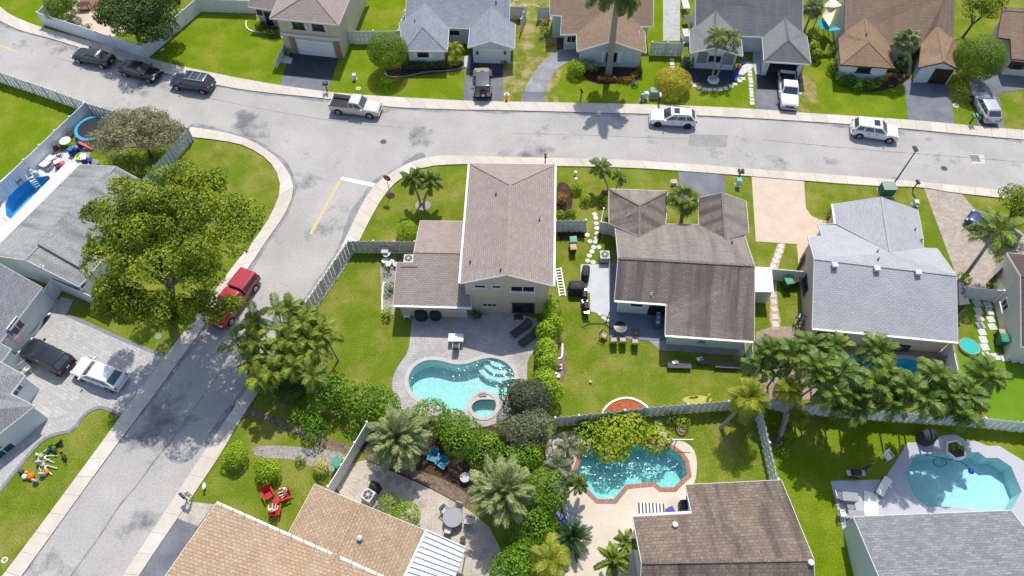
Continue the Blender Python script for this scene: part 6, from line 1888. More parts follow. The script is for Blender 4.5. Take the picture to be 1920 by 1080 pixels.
# ------------------------------------------------------------------ smaller things
def part(t, name, m, *shapes, smooth=False, par=None):
    mb = MB()
    for s in shapes:
        k, a = s[0], s[1:]
        getattr(mb, k)(*a)
    return mb.build(name, m, par or t, smooth=smooth)
def at(x, y, z=0.): return P(x, y, z)
def head(a, b):
    d = P(*b) - P(*a); return math.atan2(d.y, d.x)
S4 = [(a, b) for a in (-1, 1) for b in (-1, 1)]

# stepping stones
def stones(label, pts, size, round_=False, m='white', name='stepping_stone_path', rz=0., z=.05):
    c = sum((P(*p) for p in pts), Vector()) / len(pts)
    t = thing(name, label, 'stepping stones', c)
    STM = M('stepping_stone', (.62, .62, .60), (.52, .52, .50), scale=2, rough=.85, speck=.08, sscale=9) if m == 'white' else m
    for p in pts:
        q = P(*p); mb = MB()
        s = (size if not hasattr(size, '__len__') else size[0]) * rng.uniform(.94, 1.05)
        if round_: mb.lathe([(s * .5, 0), (s * .5, z), (s * .46, z + .012)], 12, 0, (q.x - c.x, q.y - c.y, 0))
        else: mb.box((q.x - c.x, q.y - c.y, z / 2 + .005), (s, s if not hasattr(size, '__len__') else size[1], z), 0, rz + rng.uniform(-.06, .06))
        mb.build('stepping_stone', STM, t)
    return t
stones('curved arc of white square stones round the dark gravel bed', [(1295, 157), (1302, 161), (1311, 165), (1321, 168), (1331, 169), (1341, 168.5), (1351, 168), (1361, 166), (1371, 162), (1378, 158), (1387, 152), (1393, 148)], .48)
stones('straight column of white square stones beside the white pickup driveway', [(1406, 135), (1406, 141), (1407, 148), (1408, 154), (1408, 161), (1408, 168), (1409, 174), (1409, 180), (1410, 187), (1410, 194)], .46)
stones('three white square stones behind the bright yellow oval bush', [(1260, 113), (1260, 120), (1261, 127)], .5)
stones('winding round stones on the side lawn left of the umber roof', [(1115, 402), (1117, 409), (1118, 419), (1119, 428), (1119, 438), (1118, 447), (1116, 454), (1113, 464), (1110, 472), (1105, 480), (1102, 489), (1101, 441), (1106, 453),
       (1123, 464), (1112, 492)], .5, True)
stones('three small round stones at the corner of the blue-grey patio', [(1125, 589), (1132, 596), (1138, 601)], .42, True)
stones('two rows of large white square pavers on the right-edge turf', [(1832, 569), (1834, 583), (1836, 596), (1838, 610), (1841, 623), (1843, 637), (1846, 651), (1849, 666), (1852, 572), (1855, 585), (1857, 599), (1860, 613), (1866, 669), (1883, 671), (1901, 673), (1917, 675)],
       .66, rz=.1)
stones('five round sandy stones across the sandy patio', [(710, 890), (729, 897), (747, 905), (765, 912), (780, 922)], .52, True, m=M('stone_sand', (.36, .33, .29), (.28, .26, .23), scale=3, rough=.9))
stones('pale flat stones set in the tan side path by the pink driveway', [(1464, 462), (1462, 471), (1458, 480), (1454, 489), (1450, 499), (1448, 540), (1449, 553), (1451, 566), (1452, 580), (1453, 594), (1454, 608)], .52, m='light_grey', rz=.1)

# trash bins
def bin_(label, x, y, rz=0., body='bin_green', lid='bin_lid', s=1.0):
    p = at(x, y, .9); t = thing('trash_bin', label, 'bin', (p.x, p.y, 0.01), rz)
    mb = MB(); w0, w1, h = .24 * s, .31 * s, 1.0 * s
    mb.mesh([(-w0, -w0, .06), (w0, -w0, .06), (w0, w0, .06), (-w0, w0, .06), (-w1, -w1 * 1.1, h), (w1, -w1 * 1.1, h), (w1, w1 * 1.1, h), (-w1, w1 * 1.1, h)], [(3, 2, 1, 0), (0, 1, 5, 4), (1, 2, 6, 5), (2, 3, 7, 6), (3, 0, 4, 7), (4, 5, 6, 7)])
    mb.build('body', body, t)
    ld = part(t, 'lid', lid, ('box', (0, -.02, h + .03), (w1 * 2.12, w1 * 2.3, .05)), ('box', (0, -.02, h + .065), (w1 * 1.7, w1 * 1.8, .03)))
    part(t, 'handle', body, ('bar', (-w1, w1 * 1.15, h - .03), (w1, w1 * 1.15, h - .03), .05, .05))
    for sx in (-1, 1): part(t, 'wheel', 'rubber', ('lathe', [(.03, -.03), (.1, -.03), (.1, .03), (.03, .03)], 10, 0, (sx * w0 * 1.05, w0 * .9, .1), 'X'))
bin_('green-lidded bin on the lawn right of the two-storey peach house', 1075, 450, .1)
bin_('brown bin with pale lid beside the green-lidded bin, umber roof side lawn', 1075, 463, .1, 'brown', 'tan', .9)
bin_('green-lidded bin by the wall left of the silver roof', 1478, 528, .2, s=1.1)
bin_('small brown bin with tan lid left of the silver roof', 1493, 523, .2, 'brown', 'tan', .85)
bin_('green-lidded bin against the right-edge cream house', 1882, 636, -.1, s=1.15)
bin_('low tan-lidded bin above the green bin, right-edge cream house', 1880, 623, -.1, 'brown', 'tan', .9)
bin_('green-lidded bin behind the white slanting fence', 632, 868, -.5, s=1.05)
bin_('grey bin inside the weathered fence corner', 722, 470, 0, 'mid_grey', 'light_grey')

# air conditioners
def ac(label, x, y, rz=0., m='light_grey', s=1.0):
    p = at(x, y, .8 * s); t = thing('air_conditioner', label, 'air conditioner', (p.x, p.y, 0.02), rz)
    w = .88 * s
    part(t, 'cabinet', m, *[('box', (sx * w * .46, sy * w * .46, .40 * s), (.07, .07, .8 * s)) for sx, sy in S4], *[('box', (0, sy * w * .47, (.1 + .1 * k) * s), (w * .9, .03, .05)) for sy in (-1, 1) for k in range(7)],
         *[('box', (sx * w * .47, 0, (.1 + .1 * k) * s), (.03, w * .9, .05)) for sx in (-1, 1) for k in range(7)], ('box', (0, 0, .42 * s), (w * .8, w * .8, .7 * s)))
    part(t, 'top', m, ('box', (0, 0, .82 * s), (w, w, .06)))
    f = part(t, 'fan_grille', 'dark_grey', ('lathe', [(.05, 0), (w * .40, 0), (w * .40, .02), (.05, .02)], 16, 0, (0, 0, .852 * s)))
    part(t, 'fan_hub', m, ('lathe', [(.02, 0), (.12, 0), (.12, .02), (.02, .03)], 10, 0, (0, 0, .875 * s)), *[('bar', (0, 0, .88 * s), (w * .39 * math.cos(a), w * .39 * math.sin(a), .88 * s), .03, .01) for a in (0.3, 1.35, 2.4, 3.45, 4.5, 5.55)], par=f)
ac('white air conditioner with round fan beside the low taupe wing', 766, 485, 0)
ac('white air conditioner at the left wall of the umber-roofed house', 1134, 478, 0)
ac('white air conditioner tucked under the gold-brown roof edge', 690, 928, -.5)

# mailboxes, pedestals, signs
def mailbox(label, x, y, rz=0., n=1, m='black', flag=None):
    p = at(x, y); t = thing('mailbox', label, 'mailbox', p, rz)
    part(t, 'post', m, ('box', (0, 0, .55), (.10, .10, 1.1)), ('box', (0, 0, 1.05), (.12 + .36 * (n - 1), .34, .05)))
    for i in range(n):
        o = (i - (n - 1) / 2) * .36
        mb = MB(); prof = [(-.11, 0), (.11, 0), (.11, .12), (.08, .19), (0, .22), (-.08, .19), (-.11, .12)]
        vs = [(o + a, y_, 1.08 + b) for y_ in (-.26, .26) for a, b in prof]
        mb.mesh(vs, [tuple(range(7)), tuple(range(13, 6, -1))] + [(k, (k + 1) % 7, (k + 1) % 7 + 7, k + 7)[::-1] for k in range(7)])
        bx = mb.build('box', m if flag is None else flag, t)
        part(t, 'flag', 'red_plastic', ('box', (o + .125, .1, 1.28), (.02, .14, .05)), par=bx)
mailbox('double black mailbox at the end of the dark sealed driveway', 614, 172, .1, 2)
mailbox('green and black mailbox by the silver hatchback driveway', 1818, 232, .1, 2, flag='bin_lid')
mailbox('double black mailbox by the umber-roofed house driveway', 1384, 336, 0, 2)
mailbox('single dark mailbox at the tan paver drive', 1711, 356, .3, 1, 'brown')
mailbox('black mailbox on the sidewalk above the two-storey taupe roof', 1022, 307, 0, 1)
mailbox('white-topped mailbox near the yellow oval bush', 1235, 193, 0, 1, flag='white')
mailbox('black mailbox on the shaded lawn under the big tree', 335, 620, .9, 1)
mailbox('low black mailbox near the royal palm shadow', 1089, 186, .2, 1)
def pedestal(label, x, y, w, d, h, m='util_green', cap=None, rz=0., name='utility_box'):
    p = at(x, y, h * .5); t = thing(name, label, 'utility box', (p.x, p.y, 0), rz)
    part(t, 'base', 'light_grey', ('box', (0, 0, .05), (w + .16, d + .16, .10)))
    part(t, 'cabinet', m, ('box', (0, 0, .1 + h / 2), (w, d, h)), ('box', (0, -d / 2 - .01, .1 + h / 2), (w * .8, .03, h * .8)))
    part(t, 'lid', cap or m, ('box', (0, -.02, h + .13), (w + .06, d + .08, .06)))
pedestal('tall pale green pedestal, left of a pair by the yellow bush', 1204, 183, .28, .28, .8)
pedestal('pale green pedestal, right of a pair by the yellow bush', 1211, 180, .34, .34, .75, 'glass_white')
pedestal('squat pale green transformer box left of the yellow bush', 1226, 175, .85, .75, .75)
pedestal('large dark transformer with pale green lid behind the silver roof', 1663, 356, 1.25, 1.0, 1.0, 'bin_green', 'util_green')
pedestal('small white-green pedestal beside the silver roof, right side', 1716, 382, .35, .35, .5, 'glass_white')
pedestal('pale teal pedestal on the grass by the double mailbox', 1384, 343, .4, .4, .8, 'glass_white', 'aqua')
pedestal('small pale pedestal on the lawn beside the beige house driveway', 665, 145, .34, .34, .55, 'glass_white')
pedestal('small tan box at the corner of the worn asphalt driveway, umber roof', 1263, 343, .55, .45, .25, 'tan')
def disc(label, x, y, r, m, name='cover_plate', cat='cover'):
    p = at(x, y); t = thing(name, label, cat, p)
    part(t, 'rim', m, ('lathe', [(r * .72, 0), (r, 0), (r, .03), (r * .72, .03)], 14, 0, (0, 0, .005)))
    part(t, 'plate', 'mid_grey' if m != 'mid_grey' else 'dark_grey', ('lathe', [(.02, 0), (r * .74, 0), (r * .74, .022), (.02, .022)], 14, 0, (0, 0, .005)))
disc('white plate in the lawn below the small pale pedestal', 672, 166, .26, 'white')
disc('white ring cover in the grass by the silver hatchback', 1792, 198, .32, 'white')
disc('small white ring on the grass under the white fence corner', 305, 93, .2, 'white')
disc('pale green round valve cover on the shaded lawn', 297, 631, .3, 'util_green')
disc('small white cover on the grass by the bottom-left corner', 9, 1050, .22, 'white')
for x, y, lb in ((719, 266, 'round manhole cover in the road below the beige pickup'), (1770, 316, 'round manhole cover in the road left of the storm grate')):
    p = at(x, y); t = thing('manhole_cover', lb, 'manhole', p)
    part(t, 'frame', 'mid_grey', ('lathe', [(.30, 0), (.38, 0), (.38, .014), (.30, .014)], 18, 0, (0, 0, .01)))
    part(t, 'lid', 'dark_grey', ('lathe', [(.01, 0), (.30, 0), (.30, .010), (.01, .010)], 18, 0, (0, 0, .01)))
p = at(1828, 297); t = thing('storm_grate', 'square dark storm grate set in concrete on the right of the road', 'drain', p, -.08)
part(t, 'frame', 'mid_grey', *[('box', (sx * .42, 0, .02), (.06, .9, .02)) for sx in (-1, 1)], *[('box', (0, sy * .42, .02), (.78, .06, .02)) for sy in (-1, 1)])
for k in range(7): part(t, 'bar', 'dark_grey', ('box', (-.33 + .11 * k, 0, .02), (.06, .78, .015)))
# hydrant
p = at(950, 188); t = thing('fire_hydrant', 'yellow fire hydrant on the sidewalk edge by the tan off-road car', 'hydrant', p)
part(t, 'barrel', 'hydrant', ('lathe', [(.2, 0), (.2, .06), (.13, .08), (.13, .5), (.17, .52), (.16, .6), (.09, .72), (.03, .78)], 12, 0, (0, 0, .02)))
for sx in (-1, 1): part(t, 'outlet', 'hydrant', ('lathe', [(.02, 0), (.07, 0), (.07, .12), (.02, .12)], 8, 0, (sx * .12 - (.12 if sx < 0 else 0), 0, .42), 'X'))
part(t, 'bonnet_nut', 'white', ('lathe', [(.04, 0), (.04, .06), (.01, .07)], 6, 0, (0, 0, .8)))
disc('white utility disc beside the yellow fire hydrant', 950, 177, .28, 'white')
# stop sign, seen from behind
p = at(732, 367); t = thing('stop_sign', 'red stop sign on a slim post at the street corner', 'stop sign', p, R(-20))
part(t, 'post', 'steel', ('box', (0, 0, 1.35), (.06, .05, 2.7)))
oc = [(.38 * math.cos(R(22.5 + 45 * i)), .38 * math.sin(R(22.5 + 45 * i))) for i in range(8)]
oc = [(a / math.cos(R(22.5)), b / math.cos(R(22.5))) for a, b in oc]
mb = MB()
mb.mesh([(a, .045, 2.55 + b) for a, b in oc] + [(a, .065, 2.55 + b) for a, b in oc], [tuple(range(8)), tuple(range(15, 7, -1))] + [(k, k + 8, (k + 1) % 8 + 8, (k + 1) % 8) for k in range(8)])
pl = mb.build('sign_plate', M('sign_red', (.34, .03, .045), rough=.5), t)
mb = MB()
mb.mesh([(a * s, .068, 2.55 + b * s) for s in (.96, .88) for a, b in oc], [(k, (k + 1) % 8, (k + 1) % 8 + 8, k + 8) for k in range(8)])
mb.build('sign_border', 'white', t if False else pl)
def text(name, body, size, loc, rot, m, parent):
    cu = bpy.data.curves.new(name, 'FONT'); cu.body = body; cu.size = size; cu.align_x = 'CENTER'; cu.align_y = 'CENTER'; cu.extrude = .004
    ob = bpy.data.objects.new(name, cu); COL.objects.link(ob)
    dg = bpy.context.evaluated_depsgraph_get(); me = bpy.data.meshes.new_from_object(ob.evaluated_get(dg)); bpy.data.objects.remove(ob)
    me.materials.clear(); me.materials.append(MAT[m])
    o = link(name, me, parent); o.location = loc; o.rotation_euler = rot
    return o
text('lettering', 'STOP', .26, (0, .072, 2.55), (R(90), 0, R(180)), 'white', pl)
part(t, 'bracket', 'steel', ('box', (0, .03, 2.75), (.1, .03, .04)), ('box', (0, .03, 2.35), (.1, .03, .04)))
slab('mulch_bed', [Vector((p.x + .45 * math.cos(2 * PI * i / 12), p.y + .4 * math.sin(2 * PI * i / 12), 0)) for i in range(12)], MULCH, .02)
q = at(793, 385); slab('mulch_bed', [Vector((q.x + .8 * math.cos(2 * PI * i / 14), q.y + .65 * math.sin(2 * PI * i / 14), 0)) for i in range(14)], GRAVEL, .02)
q = at(1337, 151); ring = thing('planter_ring', 'white stone ring around the foot of the twin slim palms', 'planter', q)
part(ring, 'ring', 'white', ('lathe', [(.5, 0), (.66, 0), (.64, .2), (.5, .2)], 16)); part(ring, 'soil', PEBBLE_WHITE, ('lathe', [(.01, 0), (.52, 0), (.52, .14), (.01, .15)], 16))
# street lamp
b = at(1672, 350); t = thing('street_lamp', 'black street lamp with square head behind the silver roof', 'street lamp', b)
part(t, 'pole', 'black', ('tube', [(0, 0, 0), (0, 0, .4), (.04, .02, 3), (.08, .05, 5.0)], [.09, .075, .06, .045], 8))
part(t, 'base', 'black', ('lathe', [(.16, 0), (.16, .12), (.1, .3)], 10))
part(t, 'lamp_head', 'black', ('box', (.08, .3, 5.06), (.36, .62, .12), 0, .1), ('box', (.08, .06, 5.05), (.1, .2, .08)))
part(t, 'lens', 'light_grey', ('box', (.08, .32, 4.992), (.26, .42, .02), 0, .1))

# chairs, loungers and tables
def adirondack(label, x, y, rz, m, group=None):
    """low slatted garden chair facing +x"""
    p = at(x, y, .4); t = thing('adirondack_chair', label, 'chair', (p.x, p.y, .01), rz, group)
    for k in range(5): part(t, 'seat_slat', m, ('bar', (.30 - .13 * k, -.29, .38 - .035 * k), (.30 - .13 * k, .29, .38 - .035 * k), .11, .03))
    for k in range(5):
        yy = -.23 + .115 * k
        part(t, 'back_slat', m, ('bar', (-.24, yy * .85, .24), (-.52, yy * 1.15, .98 - abs(yy) * .35), .105, .03, 0, (1, 0, .4)))
    for s in (-1, 1):
        part(t, 'armrest', m, ('box', (.0, s * .37, .56), (.78, .14, .03)))
        part(t, 'leg', m, ('box', (.30, s * .34, .28), (.09, .04, .56))); part(t, 'leg', m, ('bar', (.30, s * .31, .34), (-.52, s * .31, .02), .04, .1))
def chair(label, x, y, rz, seat, frame='dark_grey', group=None, s=1.0, z=0.01):
    """patio chair facing +x"""
    p = at(x, y, .5); t = thing('patio_chair', label, 'chair', (p.x, p.y, z), rz, group)
    part(t, 'seat', seat, ('box', (0, 0, .43 * s), (.50 * s, .50 * s, .05)))
    part(t, 'backrest', seat, ('bar', (-.25 * s, 0, .46 * s), (-.36 * s, 0, .98 * s), .50 * s, .04, 0, (1, 0, .2)))
    for sx, sy in S4: part(t, 'leg', frame, ('bar', (sx * .23 * s, sy * .25 * s, 0), (sx * .22 * s, sy * .25 * s, .45 * s), .035, .035))
    for sy in (-1, 1): part(t, 'armrest', frame, ('bar', (-.30 * s, sy * .28 * s, .66 * s), (.24 * s, sy * .28 * s, .64 * s), .05, .03), ('bar', (.23 * s, sy * .28 * s, .43 * s), (.23 * s, sy * .28 * s, .65 * s), .03, .03))
    return t
def round_table(label, x, y, r, top, leg='dark_grey', h=.73, z=.01):
    p = at(x, y, h); t = thing('round_table', label, 'table', (p.x, p.y, z))
    part(t, 'tabletop', top, ('lathe', [(.02, 0), (r, 0), (r, .035), (.02, .04)], 22, 0, (0, 0, h)))
    part(t, 'rim', leg, ('lathe', [(r - .01, -.01), (r + .02, -.01), (r + .02, .03), (r - .01, .03)], 22, 0, (0, 0, h)))
    for a in range(4):
        c_, s_ = math.cos(a * PI / 2 + .6), math.sin(a * PI / 2 + .6)
        part(t, 'leg', leg, ('bar', (c_ * r * .75, s_ * r * .75, 0), (c_ * r * .45, s_ * r * .45, h), .04, .04))
    return t
def rect_table(label, x, y, rz, l, w, h, top, leg='dark_grey', name='table', cat='table', slats=0, z=.01, group=None):
    p = at(x, y, h); t = thing(name, label, cat, (p.x, p.y, z), rz, group)
    if slats:
        for k in range(slats): part(t, 'slat', top, ('box', (0, -w / 2 + w * (k + .5) / slats, h - .02), (l, w / slats * .85, .04)))
    else: part(t, 'tabletop', top, ('box', (0, 0, h - .02), (l, w, .04)))
    for sx, sy in S4: part(t, 'leg', leg, ('box', (sx * (l / 2 - .08), sy * (w / 2 - .07), (h - .04) / 2), (.06, .06, h - .04)))
    return t
def lounger(label, x, y, rz, seat, frame='dark_grey', L=1.95, w=.66, group=None, z=.01, back=.75):
    """head towards +x"""
    p = at(x, y, .35); t = thing('sun_lounger', label, 'sun lounger', (p.x, p.y, z), rz, group)
    part(t, 'seat', seat, ('box', (-L * .18, 0, .33), (L * .64, w, .06)))
    part(t, 'backrest', seat, ('bar', (L * .14, 0, .34), (L * .46, 0, .34 + back * .5), w, .06, 0, (0, 0, 1)))
    part(t, 'frame', frame, ('bar', (-L / 2, w / 2, .28), (L * .45, w / 2, .28), .05, .05), ('bar', (-L / 2, -w / 2, .28), (L * .45, -w / 2, .28), .05, .05), ('bar', (-L / 2, -w / 2, .28), (-L / 2, w / 2, .28), .05, .05), ('bar', (L * .45, -w / 2, .28), (L * .45, w / 2, .28), .05, .05))
    for sx in (-.42, .38):
        for sy in (-1, 1): part(t, 'leg', frame, ('box', (sx * L, sy * w * .46, .14), (.05, .05, .28)))
SLING = M('sling_dark', (.055, .058, .066), rough=.85, speck=.1)
K = 'dark loungers on the shaded pool deck'
lounger('upper of two dark loungers by the lime hedge on the pool deck', 978, 615, R(40), SLING, group=K, L=2.1, z=.04)
lounger('lower of two dark loungers by the lime hedge on the pool deck', 993, 632, R(40), SLING, group=K, L=2.1, z=.04)
K = 'red chairs on the lower front lawn'
adirondack('upper left red garden chair, empty, on the lower front lawn', 503, 926, R(-55), 'red_plastic', K)
adirondack('upper right red garden chair holding a skeleton', 534, 928, R(205), 'red_plastic', K)
adirondack('lowest red garden chair holding a skeleton', 516, 957, R(88), 'red_plastic', K)
round_table('small red table between the three red chairs', 518, 939, .26, 'red_plastic', 'red_plastic', .45)
K = 'blue chairs under the glossy hedge'
adirondack('left blue garden chair on the dark mulch', 813, 857, R(-105), 'blue_plastic', K)
adirondack('right blue garden chair on the dark mulch', 829, 869, R(-125), 'blue_plastic', K)
TG = M('table_grey', (.27, .285, .31), rough=.6, speck=.05)
round_table('round grey patio table on the sandy patio', 849, 970, .74, TG)
for x, y, a, lb in ((834, 957, -45, 'upper left'), (859, 953, -110, 'upper right'), (877, 977, 170, 'right-hand'), (840, 993, 75, 'lower')):
    chair(lb + ' chair at the round grey table on the sandy patio', x, y, R(a), 'light_grey', 'brown', 'chairs round the grey table')
round_table('round dark glass table at the edge of the blue-grey patio', 1163, 613, .56, 'glass', 'light_grey', z=.06)
K = 'tan chairs at the patio edge'
for x, y, a, lb in ((1132, 628, -35, 'angled tan chair on the grass left of the round glass table'), (1151, 638, 92, 'left of three tan chairs in line at the patio edge'), (1168, 638, 90, 'middle of three tan chairs in line at the patio edge'),
                    (1191, 641, 88, 'right of three tan chairs in line at the patio edge')):
    chair(lb, x, y, R(a), 'tan', 'brown', K, 1.05)
WOODG = M('bench_grey', (.11, .11, .12), (.085, .085, .095), scale=3, rough=.8, stretch=(6, 1, 1))
K = 'low grey benches under the umber roof'
rect_table('left low grey bench with a white cushion on top', 1274, 684, R(-2), 2.0, .62, .42, WOODG, name='bench', cat='bench', slats=5, group=K)
rect_table('short middle grey bench under the umber roof', 1321, 677, R(-3), 1.15, .5, .42, WOODG, name='bench', cat='bench', slats=4, group=K)
rect_table('right low grey bench near the pale side fence', 1363, 684, R(-3), 2.0, .6, .42, WOODG, name='bench', cat='bench', slats=5, group=K)
for x, y, z, lb in ((1266, 679, .5, 'white and black cushion lying on the left grey bench'), (1312, 673, .46, 'white folded towel on the short middle bench')):
    p = at(x, y, z); t = thing('cushion', lb, 'cushion', (p.x, p.y, .43)); part(t, 'pad', 'white', ('box', (0, 0, .06), (.5, .3, .1), 0, .2)); part(t, 'fold', 'mid_grey', ('box', (.1, -.02, .12), (.22, .2, .04), 0, .5))
rect_table('white glass-topped table by the pool deck shadow line', 855, 633, R(-2), 1.3, .75, .72, 'glass_white', 'light_grey', z=.04)
chair('white chair with dark seat under the white glass-topped table', 855, 650, R(90), 'dark_grey', 'light_grey', z=.04)
chair('white chair beside the black covered grills', 763, 590, R(-90), 'white', 'white', z=.01)
rect_table('upper grey table on the grey painted deck', 1594, 931, R(-5), 1.2, .65, .72, TG, z=.04)
rect_table('lower grey table on the grey painted deck by the steel-blue roof', 1606, 965, R(-5), 1.2, .65, .72, TG, z=.04)
chair('upper white wire chair left of the grey deck tables', 1572, 928, R(0), 'white', 'mid_grey', z=.04)
chair('lower white wire chair left of the grey deck tables', 1580, 963, R(0), 'white', 'mid_grey', z=.04)
lounger('white sling lounge chair with black ends on the grey deck', 1656, 913, R(52), 'white', 'black', 1.5, .62, z=.04)
chair('white garden chair on the shaded lawn above the grey deck', 1665, 856, R(-60), 'white', 'white', s=1.1)
p = at(1633, 946); t = thing('deck_mat', 'white rectangular mat on the grey painted deck', 'mat', (p.x, p.y, .035), R(-14)); part(t, 'mat', 'white', ('box', (0, 0, .012), (1.0, 1.9, .02))); part(t, 'edging', 'light_grey', ('box', (-.53, 0, .012), (.05, 1.9, .024)), ('box', (.53, 0, .012), (.05, 1.9, .024)))
p = at(1595, 949, .4); t = thing('plant_pot', 'small dark pot between the two grey deck tables', 'pot', (p.x, p.y, .04)); part(t, 'pot', 'mid_grey', ('lathe', [(.2, 0), (.28, .35), (.3, .4), (.25, .4)], 12)); part(t, 'soil', 'dark_brown', ('lathe', [(.01, 0), (.25, 0), (.25, .02), (.01, .03)], 12, 0, (0, 0, .36)))

# covered grills, grills
COVER = M('grill_cover', (.020, .022, .026), (.035, .037, .042), scale=3, rough=.7, bump=.02, bscale=4)
def covered(label, x, y, rz, l, w, h, dome=False, z=.02, m=None):
    p = at(x, y, h * .6); t = thing('covered_grill', label, 'grill', (p.x, p.y, z), rz)
    mb = MB(); prof = [(1.0, 0), (1.0, .1), (.97, .55), (.9, .8), (.6, .95), (.05, 1.0)] if dome else [(1.06, 0), (1.0, .08), (.97, .7), (.92, .93), (.8, 1.0), (.05, 1.02)]
    n = 20
    vs = []
    for k, (r_, zz) in enumerate(prof):
        for j in range(n):
            a = 2 * PI * j / n; e = 1 if dome else .45
            cx, sy = math.copysign(abs(math.cos(a)) ** e, math.cos(a)), math.copysign(abs(math.sin(a)) ** e, math.sin(a))
            f = 1 + (.03 * math.sin(5 * a + k) if k < 3 else 0)
            vs.append((cx * l / 2 * r_ * f, sy * w / 2 * r_ * f, zz * h))
    fs = [(i * n + j, i * n + (j + 1) % n, (i + 1) * n + (j + 1) % n, (i + 1) * n + j) for i in range(len(prof) - 1) for j in range(n)] + [tuple((len(prof) - 1) * n + j for j in range(n))]
    mb.mesh(vs, fs); mb.build('cover', m or COVER, t, smooth=True)
    part(t, 'handle', 'dark_grey', ('tube', [(-l * .2, -w * .5, h * .62), (-l * .2, -w * .55, h * .62), (l * .2, -w * .55, h * .62), (l * .2, -w * .5, h * .62)], .018, 5))
covered('left black domed covered grill under the low wing eave', 789, 588, 0, 1.15, .95, 1.1, True, .04)
covered('right black domed covered grill under the low wing eave', 816, 588, 0, 1.0, .9, 1.05, True, .04)
covered('upright dark covered grill at the head of the concrete side patio', 1098, 512, R(-8), .75, 1.35, 1.05, z=.045)
covered('wide dark covered grill on the grass beside the concrete side patio', 1081, 539, R(0), 1.5, 1.05, 1.1)
covered('black covered heap beside the angular pale blue pool', 1741, 818, .3, 1.5, 1.2, 1.1, True)
covered('dark covered grill in the sand by the air conditioner', 703, 912, -.4, .8, .6, 1.0)
HT = M('hot_tub_cover', (.04, .03, .042), (.055, .045, .055), scale=2, rough=.6)
covered('dark rectangular hot tub cover on the palm-shaded deck', 1689, 646, R(-3), 1.6, .9, .75, z=.035, m=HT)
def grill(label, x, y, rz, z=.03):
    p = at(x, y, .6); t = thing('gas_grill', label, 'grill', (p.x, p.y, z), rz)
    part(t, 'cart', 'dark_grey', *[('box', (sx * .3, sy * .22, .35), (.05, .05, .7)) for sx, sy in S4], ('box', (0, 0, .25), (.62, .46, .04)), ('box', (0, 0, .72), (.66, .5, .08)))
    part(t, 'hood', 'black', ('lathe', [(.02, -.32), (.26, -.32), (.26, .32), (.02, .32)], 16, 0, (0, 0, .86), 'X'))
    for s in (-1, 1): part(t, 'side_shelf', 'steel', ('box', (s * .52, 0, .76), (.36, .44, .04)))
    part(t, 'handle', 'steel', ('tube', [(-.2, -.27, .9), (-.2, -.31, .9), (.2, -.31, .9), (.2, -.27, .9)], .014, 5))
grill('gas grill with steel shelf at the foot of the concrete side patio', 1098, 577, R(95))
grill('small chrome and black grill on the concrete patio edge', 1096, 556, R(85))
grill('black grill at the corner of the grey painted deck', 1603, 888, R(0))
grill('dark grill against the wall in the bark-brown roof alcove', 1281, 948, R(90))
p = at(1618, 882, .6); t = thing('umbrella_bag', 'folded dark umbrella leaning by the black deck grill', 'umbrella', (p.x, p.y, 0)); part(t, 'canopy', 'purple', ('tube', [(-.5, -.3, .3), (.2, .1, .8), (.55, .3, 1.15)], [.12, .14, .05], 8)); part(t, 'pole', 'steel', ('tube', [(-.75, -.42, .05), (.75, .42, 1.35)], .025, 6))

# pool things
p = at(64, 341); t = thing('pool_ladder', 'white pool ladder with steps in the deep blue oval pool', 'ladder', p, head((58, 330), (70, 350)))
for sy in (-1, 1): part(t, 'rail', 'white', ('tube', [(-.55, sy * .26, 0), (-.5, sy * .26, .75), (-.2, sy * .26, .92), (.1, sy * .26, .7), (.2, sy * .26, -.1), (.25, sy * .26, -1.0)], .035, 6))
for k in range(5): part(t, 'step', 'white', ('box', (.15 + .03 * k, 0, .35 - .28 * k), (.16, .52, .05)))
q = Vector(P(1790, 845)); t = thing('planter', 'white hexagonal planter island at the rim of the pale blue pool', 'planter', q, .2)
part(t, 'basin', 'white', ('lathe', [(.85, -.3), (.85, .24), (.7, .24), (.7, .1)], 6)); part(t, 'soil', 'dark_brown', ('lathe', [(.02, 0), (.72, 0), (.72, .03), (.02, .04)], 6, 0, (0, 0, .14)))
for dx, dy, m_, lb in ((-.42, .12, 'lime', 'left'), (0, .3, 'schef', 'back'), (.42, .1, 'lime', 'right')):
    SEED[0] += 1; o = (q.x + dx, q.y + dy, .3)
    s_ = thing('potted_plant', lb + ' small plant in the white hexagonal planter', 'plant', (o[0], o[1], .18)); quads('foliage', leaf_mesh([((o[0], o[1], .42), (.26, .26, .22))], .22, 60, (o[0], o[1], .18), SEED[0], jit=1.2, aspect=.3), LM[m_], s_)
    part(s_, 'stem', BARK, ('tube', [(0, 0, 0), (0, 0, .15)], .02, 5))
hz = -.09
t = thing('pool_cleaner', 'blue pool cleaner with looping hose in the pale blue pool', 'pool cleaner', P(1822, 883))
o = t.location
lp = [P(1736, 853), P(1755, 855), P(1775, 862), P(1776, 870), P(1765, 875), P(1752, 872), P(1750, 862), P(1760, 856), P(1785, 862), P(1806, 866), P(1822, 882)]
part(t, 'hose', M('hose_blue', (.01, .10, .25), rough=.4), ('tube', [(a.x - o.x, a.y - o.y, hz + .03) for a in smooth_loop(lp, 2, False)], .035, 5))
part(t, 'head', 'royal_blue', ('lathe', [(.05, -.05), (.22, -.05), (.24, .03), (.12, .12), (.02, .14)], 10, 0, (0, 0, hz)))
p = at(905, 741); t = thing('spa_spillway', 'grey stone spillway block between the spa and the pool', 'spillway', p, .1); part(t, 'block', 'mid_grey', ('box', (0, 0, .05), (.6, .3, .2)), ('box', (0, .1, .17), (.5, .12, .04)))
